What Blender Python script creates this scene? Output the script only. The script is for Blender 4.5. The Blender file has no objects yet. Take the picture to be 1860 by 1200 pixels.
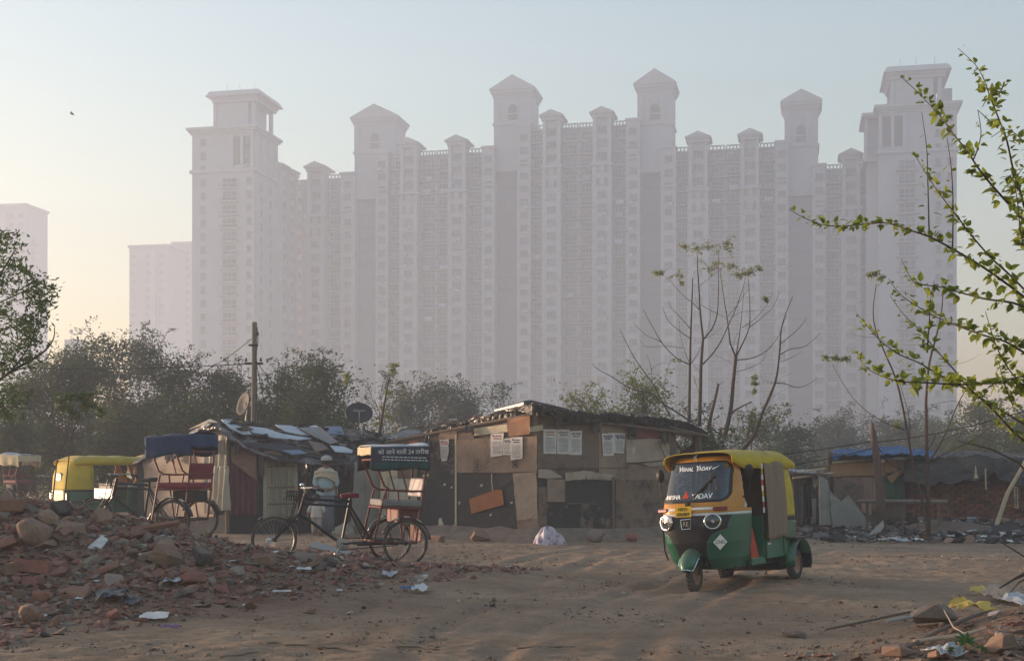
import bpy, bmesh, math, random
import numpy as np
from mathutils import Vector, Matrix

R = math.radians
sc = bpy.context.scene
random.seed(7)

# ------------------------------------------------------------------ camera
EYE = 1.55          # eye height in metres
F = 2400.0          # focal length in photo pixels (photo is 1860 wide, horizon at row 850)
cd = bpy.data.cameras.new('camera')
cd.sensor_width = 36.0
cd.lens = F / 1860 * 36.0
cd.shift_y = 250 / 1860
cd.clip_start = 0.1
cd.clip_end = 4000
cam = bpy.data.objects.new('camera', cd)
sc.collection.objects.link(cam)
cam.location = (0, 0, EYE)
cam.rotation_euler = (R(90), 0, 0)
sc.camera = cam

# ------------------------------------------------------------------ sky and sun
SUN_AZ, SUN_EL = -66.0, 3.5      # degrees clockwise from +Y (view direction); low morning sun far to the left
w = bpy.data.worlds.new('World')
sc.world = w
w.use_nodes = True
nt = w.node_tree
bgn = nt.nodes['Background']
sky = nt.nodes.new('ShaderNodeTexSky')
sky.sky_type = 'NISHITA'
sky.sun_disc = False
sky.sun_elevation = R(SUN_EL)
sky.sun_rotation = R(SUN_AZ)
sky.altitude = 200
sky.air_density = 1.5
sky.dust_density = 2.4
sky.ozone_density = 2.5
nt.links.new(sky.outputs[0], bgn.inputs[0])
bgn.inputs[1].default_value = 0.15
ld = bpy.data.lights.new('sun', 'SUN')
ld.energy = 3.0
ld.angle = R(7.0)     # the smog spreads the low sun into a soft glow
ld.color = (1.0, 0.73, 0.51)
sun = bpy.data.objects.new('sun', ld)
sc.collection.objects.link(sun)
_d = Vector((math.sin(R(SUN_AZ)) * math.cos(R(SUN_EL)), math.cos(R(SUN_AZ)) * math.cos(R(SUN_EL)), math.sin(R(SUN_EL))))
sun.rotation_euler = _d.to_track_quat('Z', 'Y').to_euler()
sun.location = _d * 60

# ------------------------------------------------------------------ exposure and sampling
sc.view_settings.view_transform = 'Standard'
sc.view_settings.look = 'None'
sc.view_settings.exposure = 2.24
sc.view_settings.gamma = 1.0
sc.view_settings.use_curve_mapping = False
sc.render.engine = 'CYCLES'
sc.cycles.use_denoising = True
sc.cycles.max_bounces = 8
sc.cycles.diffuse_bounces = 3
sc.cycles.glossy_bounces = 3
sc.cycles.transmission_bounces = 4
sc.cycles.transparent_max_bounces = 8
sc.cycles.volume_bounces = 4
sc.cycles.sample_clamp_indirect = 6.0
HAZE_DENSITY = 0.0019

# ------------------------------------------------------------------ helpers
COL = sc.collection


def P(px, py, d):
    """photo pixel at distance d metres -> world point"""
    return Vector(((px - 930) / F * d, d, EYE - (py - 850) / F * d))


def X(px, d):
    return (px - 930) / F * d


def Z(py, d):
    return EYE - (py - 850) / F * d


def tag(o, label, cat, group=None, kind=None):
    if label: o['label'] = label
    if cat: o['category'] = cat
    if group: o['group'] = group
    if kind or cat: o['kind'] = kind or 'thing'
    return o


def thing(name, label, cat, loc=(0, 0, 0), rz=0.0, group=None):
    o = bpy.data.objects.new(name, None)
    o.empty_display_size = 0.2
    COL.objects.link(o)
    o.location = loc
    o.rotation_euler = (0, 0, rz)
    return tag(o, label, cat, group)


def link(name, me, parent=None, loc=None, rot=None, scale=None):
    o = bpy.data.objects.new(name, me)
    COL.objects.link(o)
    if parent is not None: o.parent = parent
    if loc is not None: o.location = loc
    if rot is not None: o.rotation_euler = rot
    if scale is not None: o.scale = scale if hasattr(scale, '__len__') else (scale,) * 3
    return o


def copy_tree(o, parent=None, kids=None):
    c = o.copy()
    COL.objects.link(c)
    c.parent = parent
    for ch in list(o.children):
        copy_tree(ch, c)
    return c


def frame_z(d):
    d = Vector(d).normalized()
    a = Vector((0, 0, 1)) if abs(d.z) < 0.95 else Vector((1, 0, 0))
    x = a.cross(d).normalized()
    y = d.cross(x)
    return x, y, d


class MB:
    """collects faces and builds one mesh object"""

    def __init__(s):
        s.v = []; s.f = []; s.m = []; s.cm = 0

    def add(s, vs, fs):
        n = len(s.v)
        s.v.extend([tuple(p) for p in vs])
        for f in fs:
            s.f.append(tuple(n + i for i in f)); s.m.append(s.cm)
        return s

    def box(s, c, size, rot=None):
        c = Vector(c); hx, hy, hz = size[0] / 2, size[1] / 2, size[2] / 2
        vs = [Vector((x, y, z)) for z in (-hz, hz) for y in (-hy, hy) for x in (-hx, hx)]
        if rot is not None: vs = [rot @ p for p in vs]
        return s.add([p + c for p in vs], [(0, 2, 3, 1), (4, 5, 7, 6), (0, 1, 5, 4), (2, 6, 7, 3), (0, 4, 6, 2), (1, 3, 7, 5)])

    def bx(s, x0, x1, y0, y1, z0, z1):
        return s.box(((x0 + x1) / 2, (y0 + y1) / 2, (z0 + z1) / 2), (abs(x1 - x0), abs(y1 - y0), abs(z1 - z0)))

    def tube(s, pts, r, n=6, caps=True):
        pts = [Vector(p) for p in pts]
        k = len(pts)
        rs = r if hasattr(r, '__len__') else [r] * k
        vs = []
        px = None
        for i, p in enumerate(pts):
            d = (pts[min(i + 1, k - 1)] - pts[max(i - 1, 0)])
            if d.length < 1e-9: d = Vector((0, 0, 1))
            d.normalize()
            if px is None:
                px, py, _ = frame_z(d)
            else:
                px = (px - d * px.dot(d))
                if px.length < 1e-6: px, py, _ = frame_z(d)
                px.normalize(); py = d.cross(px)
            for j in range(n):
                a = 2 * math.pi * j / n
                vs.append(p + (px * math.cos(a) + py * math.sin(a)) * rs[i])
        fs = []
        for i in range(k - 1):
            for j in range(n):
                a = i * n + j; b = i * n + (j + 1) % n
                fs.append((a, b, b + n, a + n))
        if caps:
            fs.append(tuple(reversed(range(n)))); fs.append(tuple(range((k - 1) * n, k * n)))
        return s.add(vs, fs)

    def lathe(s, prof, n=16, M=None, arc=2 * math.pi, start=0.0):
        """prof: (radius, height) pairs turned about local z; M places it"""
        M = M or Matrix.Identity(4)
        full = abs(arc - 2 * math.pi) < 1e-6
        cols = n if full else n + 1
        vs = []
        for (r, z) in prof:
            for j in range(cols):
                a = start + arc * j / n
                vs.append(M @ Vector((r * math.cos(a), r * math.sin(a), z)))
        fs = []
        for i in range(len(prof) - 1):
            for j in range(n):
                a = i * cols + j; b = i * cols + (j + 1) % cols
                fs.append((a, b, b + cols, a + cols))
        return s.add(vs, fs)

    def prism(s, poly, depth, M=None):
        """poly in local xy extruded 0..depth along local z"""
        M = M or Matrix.Identity(4)
        n = len(poly)
        vs = [M @ Vector((p[0], p[1], 0)) for p in poly] + [M @ Vector((p[0], p[1], depth)) for p in poly]
        fs = [tuple(reversed(range(n))), tuple(range(n, 2 * n))]
        fs += [(i, (i + 1) % n, (i + 1) % n + n, i + n) for i in range(n)]
        return s.add(vs, fs)

    def hull(s, pts):
        bm = bmesh.new()
        for p in pts: bm.verts.new(p)
        r = bmesh.ops.convex_hull(bm, input=bm.verts)
        bmesh.ops.delete(bm, geom=[g for g in r['geom_interior'] if isinstance(g, bmesh.types.BMVert)], context='VERTS')
        bm.verts.index_update()
        s.add([v.co.copy() for v in bm.verts], [[v.index for v in f.verts] for f in bm.faces])
        bm.free()
        return s

    def surf(s, fn, nu, nv, u0=0.0, u1=1.0, v0=0.0, v1=1.0, keep=None):
        vs = []
        for i in range(nu + 1):
            for j in range(nv + 1):
                vs.append(fn(u0 + (u1 - u0) * i / nu, v0 + (v1 - v0) * j / nv))
        fs = []
        for i in range(nu):
            for j in range(nv):
                if keep and not keep(u0 + (u1 - u0) * (i + .5) / nu, v0 + (v1 - v0) * (j + .5) / nv): continue
                a = i * (nv + 1) + j
                fs.append((a, a + nv + 1, a + nv + 2, a + 1))
        used = sorted({i for f in fs for i in f})
        mp = {o: n for n, o in enumerate(used)}
        return s.add([vs[i] for i in used], [[mp[i] for i in f] for f in fs])

    def mesh(s, name, mats, smooth=False):
        me = bpy.data.meshes.new(name)
        me.from_pydata(s.v, [], s.f)
        mats = mats if isinstance(mats, (list, tuple)) else [mats]
        for m in mats: me.materials.append(m)
        if any(s.m): me.polygons.foreach_set('material_index', s.m)
        if smooth: me.polygons.foreach_set('use_smooth', [True] * len(me.polygons))
        me.update()
        return me

    def build(s, name, mats, parent=None, smooth=False, loc=None, rot=None, bevel=0.0, solid=0.0, auto=None, sub=0):
        me = s.mesh(name, mats, smooth or auto is not None)
        o = link(name, me, parent, loc, rot)
        if solid:
            md = o.modifiers.new('thickness', 'SOLIDIFY'); md.thickness = solid; md.offset = -1
        if bevel:
            md = o.modifiers.new('bevel', 'BEVEL'); md.width = bevel; md.segments = 2; md.limit_method = 'ANGLE'; md.angle_limit = R(40)
        if sub:
            md = o.modifiers.new('sub', 'SUBSURF'); md.levels = sub; md.render_levels = sub
        if auto is not None:
            try: me.set_sharp_from_angle(angle=R(auto))
            except Exception: pass
        return o


# ---------------- numpy value noise
_rs = np.random.RandomState(11)
_tab = _rs.rand(256, 256)


def vnoise(x, y):
    x = np.asarray(x, float); y = np.asarray(y, float)
    xi = np.floor(x).astype(int); yi = np.floor(y).astype(int)
    fx = x - xi; fy = y - yi
    fx = fx * fx * (3 - 2 * fx); fy = fy * fy * (3 - 2 * fy)
    a = _tab[xi % 256, yi % 256]; b = _tab[(xi + 1) % 256, yi % 256]
    c = _tab[xi % 256, (yi + 1) % 256]; d = _tab[(xi + 1) % 256, (yi + 1) % 256]
    return (a * (1 - fx) + b * fx) * (1 - fy) + (c * (1 - fx) + d * fx) * fy - 0.5


def fbm(x, y, o=4, g=0.5):
    r = 0; a = 1.0
    for k in range(o):
        r = r + a * vnoise(x * 2 ** k + 17.3 * k, y * 2 ** k + 9.1 * k); a *= g
    return r


def sstep(a, b, x):
    t = np.clip((np.asarray(x, float) - a) / (b - a), 0, 1)
    return t * t * (3 - 2 * t)


# ---------------- materials
ALB = 1.0           # paint and dust lightness of the group of things being built
def nodes_of(m):
    m.use_nodes = True
    return m.node_tree, m.node_tree.nodes['Principled BSDF']


def mat(name, c, rough=0.85, var=0.0, scale=6.0, c2=None, bump=0.0, bscale=None, metal=0.0, spec=0.3, rnd=0.0, detail=6.0,
        stain=None, sscale=2.0, samt=0.5, dust=0.0, stretch=None, trans=0.0, sheen=0.0, coat=0.0, hue=0.0):
    """procedural surface: two-tone noise, optional stain colour, per-object value shift, dust on upward faces, fine bump"""
    if c2 is None: c2 = tuple(x * (1 - var) for x in c)
    k_ = lambda q: q if q is None or max(q) < 0.06 else tuple(x * ALB for x in q)
    c, c2, stain = k_(c), k_(c2), k_(stain)
    m = bpy.data.materials.new(name)
    t, b = nodes_of(m)
    N = t.nodes.new; L = t.links.new
    b.inputs['Roughness'].default_value = rough
    b.inputs['Metallic'].default_value = metal
    b.inputs['Specular IOR Level'].default_value = spec
    if coat: b.inputs['Coat Weight'].default_value = coat; b.inputs['Coat Roughness'].default_value = 0.15
    if sheen: b.inputs['Sheen Weight'].default_value = sheen
    co = N('ShaderNodeTexCoord').outputs['Object']
    if stretch:
        mp = N('ShaderNodeMapping'); mp.inputs['Scale'].default_value = stretch; L(co, mp.inputs[0]); co = mp.outputs[0]
    if c2 is None: c2 = tuple(x * (1 - var) for x in c)
    nz = N('ShaderNodeTexNoise'); nz.inputs['Scale'].default_value = scale; nz.inputs['Detail'].default_value = detail
    nz.inputs['Roughness'].default_value = 0.62
    L(co, nz.inputs['Vector'])
    rp = N('ShaderNodeValToRGB'); rp.color_ramp.elements[0].position = 0.32; rp.color_ramp.elements[1].position = 0.68
    rp.color_ramp.elements[0].color = (*c2, 1); rp.color_ramp.elements[1].color = (*c, 1)
    L(nz.outputs['Fac'], rp.inputs[0])
    out = rp.outputs[0]
    if stain is not None:
        n2 = N('ShaderNodeTexNoise'); n2.inputs['Scale'].default_value = sscale; n2.inputs['Detail'].default_value = 8; n2.inputs['Roughness'].default_value = 0.7
        L(co, n2.inputs['Vector'])
        r2 = N('ShaderNodeValToRGB'); r2.color_ramp.elements[0].position = 0.62 - 0.3 * samt; r2.color_ramp.elements[1].position = 0.80 - 0.3 * samt
        L(n2.outputs['Fac'], r2.inputs[0])
        mx = N('ShaderNodeMix'); mx.data_type = 'RGBA'
        L(r2.outputs[0], mx.inputs[0]); L(out, mx.inputs[6]); mx.inputs[7].default_value = (*stain, 1)
        out = mx.outputs[2]
    if rnd or hue:
        oi = N('ShaderNodeObjectInfo')
        hs = N('ShaderNodeHueSaturation')
        if rnd:
            mr = N('ShaderNodeMapRange'); mr.inputs['To Min'].default_value = 1 - rnd; mr.inputs['To Max'].default_value = 1 + rnd
            L(oi.outputs['Random'], mr.inputs['Value']); L(mr.outputs[0], hs.inputs['Value'])
        if hue:
            mh = N('ShaderNodeMapRange'); mh.inputs['To Min'].default_value = 0.5 - hue; mh.inputs['To Max'].default_value = 0.5 + hue
            ml = N('ShaderNodeMath'); ml.operation = 'MULTIPLY'; ml.inputs[1].default_value = 7.31
            fr = N('ShaderNodeMath'); fr.operation = 'FRACT'
            L(oi.outputs['Random'], ml.inputs[0]); L(ml.outputs[0], fr.inputs[0]); L(fr.outputs[0], mh.inputs['Value']); L(mh.outputs[0], hs.inputs['Hue'])
        L(out, hs.inputs['Color']); out = hs.outputs[0]
    if dust:
        ge = N('ShaderNodeNewGeometry'); sx = N('ShaderNodeSeparateXYZ'); L(ge.outputs['Normal'], sx.inputs[0])
        mr2 = N('ShaderNodeMapRange'); mr2.inputs['From Min'].default_value = 0.2; mr2.inputs['From Max'].default_value = 1.0
        mr2.inputs['To Max'].default_value = dust
        L(sx.outputs['Z'], mr2.inputs['Value'])
        mx2 = N('ShaderNodeMix'); mx2.data_type = 'RGBA'
        L(mr2.outputs[0], mx2.inputs[0]); L(out, mx2.inputs[6]); mx2.inputs[7].default_value = (0.26, 0.175, 0.125, 1)
        out = mx2.outputs[2]
    L(out, b.inputs['Base Color'])
    if bump:
        n3 = N('ShaderNodeTexNoise'); n3.inputs['Scale'].default_value = bscale or scale * 4; n3.inputs['Detail'].default_value = 6
        L(co, n3.inputs['Vector'])
        bp = N('ShaderNodeBump'); bp.inputs['Strength'].default_value = bump; bp.inputs['Distance'].default_value = 0.02
        L(n3.outputs['Fac'], bp.inputs['Height']); L(bp.outputs[0], b.inputs['Normal'])
    if trans:
        tr = N('ShaderNodeBsdfTranslucent'); L(out, tr.inputs['Color'])
        ms = N('ShaderNodeMixShader'); ms.inputs[0].default_value = trans
        L(b.outputs[0], ms.inputs[1]); L(tr.outputs[0], ms.inputs[2]); L(ms.outputs[0], t.nodes['Material Output'].inputs[0])
    return m


def emat(name, c, s):
    m = bpy.data.materials.new(name)
    t, b = nodes_of(m)
    b.inputs['Base Color'].default_value = (*c, 1)
    b.inputs['Emission Color'].default_value = (*c, 1)
    b.inputs['Emission Strength'].default_value = s
    return m


def glass_mat(name, c=(0.8, 0.85, 0.85), rough=0.02, alpha=0.25):
    """thin pane: part clear, part mirror-like"""
    m = bpy.data.materials.new(name)
    t, b = nodes_of(m)
    N = t.nodes.new; L = t.links.new
    gl = N('ShaderNodeBsdfGlossy'); gl.inputs['Roughness'].default_value = rough
    tp = N('ShaderNodeBsdfTransparent'); tp.inputs[0].default_value = (*c, 1)
    fr = N('ShaderNodeFresnel'); fr.inputs[0].default_value = 1.5
    ad = N('ShaderNodeMath'); ad.operation = 'ADD'; ad.inputs[1].default_value = alpha; ad.use_clamp = True
    L(fr.outputs[0], ad.inputs[0])
    ms = N('ShaderNodeMixShader')
    L(ad.outputs[0], ms.inputs[0]); L(tp.outputs[0], ms.inputs[1]); L(gl.outputs[0], ms.inputs[2])
    L(ms.outputs[0], t.nodes['Material Output'].inputs[0])
    return m


def text(name, body, size, mtl, parent, M, extrude=0.001, align='CENTER', shear=0.0, sx=1.0, bold=0.0):
    cu = bpy.data.curves.new(name, 'FONT')
    cu.body = body; cu.size = size; cu.extrude = extrude; cu.align_x = align; cu.align_y = 'CENTER'; cu.shear = shear
    cu.offset = bold
    cu.materials.append(mtl)
    tmp = bpy.data.objects.new(name, cu)
    me = bpy.data.meshes.new_from_object(tmp)
    bpy.data.objects.remove(tmp)
    o = bpy.data.objects.new(name, me)
    COL.objects.link(o)
    o.parent = parent
    o.matrix_local = M @ Matrix.Diagonal((sx, 1, 1, 1))
    return o


def basis(o, x, y):
    """matrix with local x along x, local y near y, origin o"""
    x = Vector(x).normalized(); y = Vector(y); z = x.cross(y).normalized(); y = z.cross(x)
    return Matrix(((x.x, y.x, z.x, o[0]), (x.y, y.y, z.y, o[1]), (x.z, y.z, z.z, o[2]), (0, 0, 0, 1)))

# ================================================================== GROUND
def heap(x, y):
    """rubble heap on the left"""
    x = np.asarray(x, float); y = np.asarray(y, float)
    h = 1.02 * np.exp(-(((x + 7.2) / 2.6) ** 2 + ((y - 17.2) / 2.2) ** 2))
    h = h + 0.42 * np.exp(-(((x + 4.6) / 2.2) ** 2 + ((y - 16.6) / 2.2) ** 2))
    h = h + 0.16 * np.exp(-(((x + 2.0) / 2.2) ** 2 + ((y - 18.2) / 1.7) ** 2))
    h = h + 0.22 * np.exp(-(((x + 5.0) / 2.8) ** 2 + ((y - 21.3) / 2.4) ** 2))
    return h


def gz(x, y):
    x = np.asarray(x, float); y = np.asarray(y, float)
    h = heap(x, y)
    near = 1 - sstep(40, 60, y)
    h = h + near * (0.045 * fbm(x * 0.35, y * 0.5, 3) + 0.016 * fbm(x * 1.3 + 5, y * 2.4, 4))
    # low bank in the right foreground
    h = h + 0.40 * np.exp(-(((x - 5.4) / 1.6) ** 2 + ((y - 11.4) / 1.5) ** 2))
    h = h + 0.22 * sstep(30, 40, y) * sstep(4, 9, -x)
    h = h + 0.25 * sstep(7.5, 10.5, x) * sstep(30.5, 33.5, y) * near
    # the track is cambered where the auto rickshaw stands
    h = h + 0.06 * (x - 2.9) * np.exp(-(((x - 2.9) / 1.6) ** 2 + ((y - 17.6) / 2.0) ** 2))
    return h


_xs = np.concatenate([-np.geomspace(16, 380, 34)[::-1], np.linspace(-15.94, 15.94, 520), np.geomspace(16, 380, 34)])
_ys = np.concatenate([np.linspace(-60, 7.5, 12), np.geomspace(8.0, 44, 420), np.geomspace(45, 570, 40)])


def build_ground():
    gx, gy = np.meshgrid(_xs, _ys, indexing='ij')
    g = gz(gx, gy)
    d = (gy > 7) & (gy < 45) & (np.abs(gx) < 17)
    ruts = np.zeros_like(gx)
    for (c0, c1, c2_) in ((0.6, 0.02, 0.019), (-1.2, -0.05, 0.016)):
        t_ = gy - 9.0; xc = c0 + c1 * t_ + c2_ * t_ ** 2 + 0.25 * np.sin(gy * 0.45)
        for o_ in (-0.6, 0.6):
            q_ = (gx - xc - o_) / 0.13
            ruts = ruts + (-0.035 * np.exp(-q_ ** 2) + 0.022 * np.exp(-(np.abs(q_) - 1.9) ** 2)) * (0.55 + vnoise(gx * 1.1, gy * 0.9))
    g = g + np.where((gy > 8) & (gy < 30), ruts, 0)
    lumps = np.where(d, 0.024 * fbm(gx * 4.6, gy * 7.4, 5, 0.70) + 0.008 * np.maximum(0, fbm(gx * 2.2 + 30, gy * 5.0, 3) - 0.12) * 2, 0)
    g = g + lumps
    n, k = gx.shape
    co = np.stack([gx, gy, g], -1).reshape(-1, 3)
    idx = np.arange(n * k).reshape(n, k)
    q = np.stack([idx[:-1, :-1], idx[1:, :-1], idx[1:, 1:], idx[:-1, 1:]], -1).reshape(-1, 4)
    me = bpy.data.meshes.new('ground')
    me.vertices.add(n * k); me.vertices.foreach_set('co', co.ravel())
    me.loops.add(q.size); me.loops.foreach_set('vertex_index', q.ravel())
    me.polygons.add(len(q)); me.polygons.foreach_set('loop_start', np.arange(0, q.size, 4)); me.polygons.foreach_set('loop_total', np.full(len(q), 4))
    me.polygons.foreach_set('use_smooth', np.ones(len(q), bool))
    me.update(); me.validate()
    m = bpy.data.materials.new('dusty_earth')
    t, b = nodes_of(m); N = t.nodes.new; L = t.links.new
    co = N('ShaderNodeTexCoord').outputs['Object']
    b.inputs['Roughness'].default_value = 0.95; b.inputs['Specular IOR Level'].default_value = 0.1

    def nz(sc_, det=6, ro=0.6, st=None):
        v = co
        if st:
            mp = N('ShaderNodeMapping'); mp.inputs['Scale'].default_value = st; L(co, mp.inputs[0]); v = mp.outputs[0]
        n = N('ShaderNodeTexNoise'); n.inputs['Scale'].default_value = sc_; n.inputs['Detail'].default_value = det; n.inputs['Roughness'].default_value = ro
        L(v, n.inputs['Vector']); return n.outputs['Fac']

    def ramp(f, p0, p1, c0, c1):
        r = N('ShaderNodeValToRGB'); e = r.color_ramp.elements; e[0].position = p0; e[1].position = p1; e[0].color = (*c0, 1); e[1].color = (*c1, 1)
        L(f, r.inputs[0]); return r.outputs[0]

    def mix(f, a, c):
        x = N('ShaderNodeMix'); x.data_type = 'RGBA'; L(f, x.inputs[0]); L(a, x.inputs[6])
        if isinstance(c, tuple): x.inputs[7].default_value = (*c, 1)
        else: L(c, x.inputs[7])
        return x.outputs[2]
    base = ramp(nz(0.55, 5, 0.6, (1, 1.8, 1)), 0.35, 0.65, (0.40, 0.265, 0.175), (0.56, 0.395, 0.27))
    base = mix(ramp(nz(6.0, 8, 0.7, (1, 2.2, 1)), 0.50, 0.74, (0, 0, 0), (0.8,) * 3), base, (0.22, 0.145, 0.10))
    base = mix(ramp(nz(30.0, 4, 0.7), 0.56, 0.72, (0, 0, 0), (0.6,) * 3), base, (0.58, 0.43, 0.31))
    base = mix(ramp(nz(1.7, 8, 0.75, (1, 2.5, 1)), 0.57, 0.70, (0, 0, 0), (0.7,) * 3), base, (0.19, 0.13, 0.095))
    base = mix(ramp(nz(55.0, 5, 0.75, (1, 1.5, 1)), 0.54, 0.66, (0, 0, 0), (0.65,) * 3), base, (0.17, 0.115, 0.085))
    base = mix(ramp(nz(0.28, 4, 0.55, (1.0, 3.0, 1)), 0.50, 0.62, (0, 0, 0), (0.35,) * 3), base, (0.30, 0.225, 0.175))
    # scorched, littered earth by the right-hand huts; brick-red dust on the heap
    sx = N('ShaderNodeSeparateXYZ'); L(co, sx.inputs[0])

    def band(axis, a, bb):
        r = N('ShaderNodeMapRange'); r.interpolation_type = 'SMOOTHSTEP'; r.inputs['From Min'].default_value = a; r.inputs['From Max'].default_value = bb
        L(sx.outputs[axis], r.inputs['Value']); return r.outputs[0]

    def mul(a, c):
        x = N('ShaderNodeMath'); x.operation = 'MULTIPLY'; L(a, x.inputs[0])
        if isinstance(c, float): x.inputs[1].default_value = c
        else: L(c, x.inputs[1])
        return x.outputs[0]
    soot = mul(mul(band('X', 6.3, 7.6), band('Y', 26.3, 28.2)), ramp(nz(1.1, 6, 0.65), 0.30, 0.52, (0.25,) * 3, (0.95,) * 3))
    base = mix(soot, base, (0.05, 0.042, 0.038))
    red = mul(mul(band('X', -0.2, -3.2), band('Y', 12.6, 14.2)), mul(band('Y', 27.0, 24.0), ramp(nz(1.3, 6, 0.7), 0.32, 0.62, (0.35,) * 3, (0.95,) * 3)))
    base = mix(red, base, ramp(nz(9, 6, 0.7), 0.35, 0.65, (0.14, 0.078, 0.058), (0.33, 0.18, 0.128)))
    bank = mul(mul(band('X', 3.0, 4.6), band('Y', 13.6, 12.0)), ramp(nz(2.2, 6, 0.7), 0.30, 0.60, (0.3,) * 3, (1.0,) * 3))
    base = mix(bank, base, ramp(nz(7, 6, 0.7), 0.35, 0.65, (0.16, 0.085, 0.055), (0.36, 0.20, 0.125)))
    L(base, b.inputs['Base Color'])
    ad = N('ShaderNodeMath'); ad.operation = 'ADD'
    L(mul(nz(24, 8, 0.7, (1, 1.6, 1)), 0.6), ad.inputs[0]); L(nz(85, 3, 0.6), ad.inputs[1])
    bp = N('ShaderNodeBump'); bp.inputs['Strength'].default_value = 0.9; bp.inputs['Distance'].default_value = 0.06
    L(ad.outputs[0], bp.inputs['Height']); L(bp.outputs[0], b.inputs['Normal'])
    me.materials.append(m)
    o = link('ground', me)
    o['kind'] = 'structure'
    o['label'] = 'dusty brown earth track and open ground in front of the huts'
    return o


build_ground()

# ================================================================== APARTMENT COMPLEX
ANG = R(12.2)
CA, SA = math.cos(ANG), math.sin(ANG)
BD = 322.0
FLOOR = 3.15
M_wall = mat('pale_plaster', (0.42, 0.435, 0.47), 0.9, c2=(0.35, 0.365, 0.40), scale=0.12, stain=(0.36, 0.33, 0.32), sscale=0.25, samt=0.25)
M_wall2 = mat('bay_plaster', (0.44, 0.455, 0.49), 0.9, c2=(0.365, 0.38, 0.415), scale=0.12, stain=(0.43, 0.39, 0.37), sscale=0.25, samt=0.25)
M_rec = mat('shaded_recess_plaster', (0.22, 0.24, 0.28), 0.9, c2=(0.18, 0.20, 0.24), scale=0.2)  # shade of the recessed shafts painted in as a darker, bluer tone
M_trim = mat('trim_plaster', (0.46, 0.47, 0.50), 0.9, var=0.12, scale=0.3)
M_glass = mat('window_dark', (0.15, 0.16, 0.185), 0.25, var=0.4, scale=0.8, spec=0.6, rnd=0.5)
M_frame = mat('window_frame', (0.34, 0.32, 0.31), 0.8, var=0.1)
M_rail = mat('balcony_rail', (0.26, 0.27, 0.29), 0.7, var=0.2)
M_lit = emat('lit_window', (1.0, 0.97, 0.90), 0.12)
M_far = mat('far_plaster', (0.38, 0.38, 0.40), 0.9, var=0.12, scale=0.12)


def s_of(px, t):
    k = (px - 930) / F
    return (k * (BD + t * CA) - t * SA) / (CA + k * SA)


def y_of(s, t):
    return BD - s * SA + t * CA


def z_of(py, px, t):
    return EYE - (py - 850) / F * y_of(s_of(px, t), t)


def world(s, t, z=0.0):
    return Vector((s * CA + t * SA, BD - s * SA + t * CA, z))


def bld(name, label, px, t, group=None):
    s = s_of(px, t)
    o = thing(name, label, 'building', world(s, t), -ANG, group)
    return o, s, t


def window_mesh(w, h, kind='cross'):
    b = MB()
    fr = 0.13
    b.cm = 0
    for (x0, x1, z0, z1) in ((-w / 2 - fr, -w / 2, -h / 2, h / 2), (w / 2, w / 2 + fr, -h / 2, h / 2), (-w / 2 - fr, w / 2 + fr, h / 2, h / 2 + fr)):
        b.bx(x0, x1, -0.10, 0.05, z0, z1)
    b.bx(-w / 2 - 0.28, w / 2 + 0.28, -0.28, 0.05, -h / 2 - 0.16, -h / 2)
    if kind == 'cross':
        b.bx(-w / 6 - 0.05, -w / 6 + 0.05, -0.07, 0.02, -h / 2, h / 2)
        b.bx(w / 6 - 0.05, w / 6 + 0.05, -0.07, 0.02, -h / 2, h / 2)
    b.cm = 1
    b.bx(-w / 2, w / 2, -0.05, 0.04, -h / 2, h / 2)
    return b.mesh('window', [M_frame, M_glass])


WIN = window_mesh(2.0, 1.45)
WIN_S = window_mesh(1.6, 1.35)
WIN_SLIT = window_mesh(0.62, 1.55, 'plain')
WIN_T = window_mesh(1.0, 1.5, 'plain')
_ac = MB(); _ac.bx(-0.5, 0.5, -0.55, 0.0, -0.35, 0.35); _ac.bx(-0.55, 0.55, -0.6, 0.0, -0.42, -0.36)
AC = _ac.mesh('air_conditioner', M_trim)
RB = random.Random(2)
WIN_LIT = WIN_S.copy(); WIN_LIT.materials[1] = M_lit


def balcony_mesh(w, depth=1.3, solid=False):
    b = MB()
    b.cm = 0
    b.bx(-w / 2, w / 2, -depth, 0.1, -0.16, 0.06)
    b.bx(-w / 2, w / 2, -depth, -depth + 0.12, 0.88, 1.0)
    b.cm = 1
    if solid:
        b.bx(-w / 2 + 0.05, w / 2 - 0.05, -depth + 0.03, -depth + 0.09, 0.06, 0.88)
    else:
        n = max(5, int(w / 0.42))
        for i in range(n + 1):
            x = -w / 2 + 0.05 + (w - 0.1) * i / n
            b.bx(x - 0.05, x + 0.05, -depth + 0.03, -depth + 0.09, 0.06, 0.88)
    b.cm = 2
    b.bx(-w * 0.36, w * 0.36, -0.06, 0.03, 0.08, 2.25)
    b.cm = 0
    for x in (-w * 0.12, w * 0.12):
        b.bx(x - 0.05, x + 0.05, -0.10, 0.02, 0.08, 2.25)
    return b.mesh('balcony', [M_trim, M_rail, M_glass])


_lb = MB()
for _i in range(3): _lb.bx(-0.9 + 0.65 * _i, -0.35 + 0.65 * _i, -0.03, 0.03, -0.55 - 0.15 * (_i % 2), 0.25)
LAUN = _lb.mesh('laundry', mat('washing', (0.5, 0.5, 0.55), 0.9, var=0.3, rnd=0.5))
_balc = {}


def BALC(w, depth=1.3):
    k = (round(w, 1), depth)
    if k not in _balc: _balc[k] = balcony_mesh(w, depth)
    return _balc[k]


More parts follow.
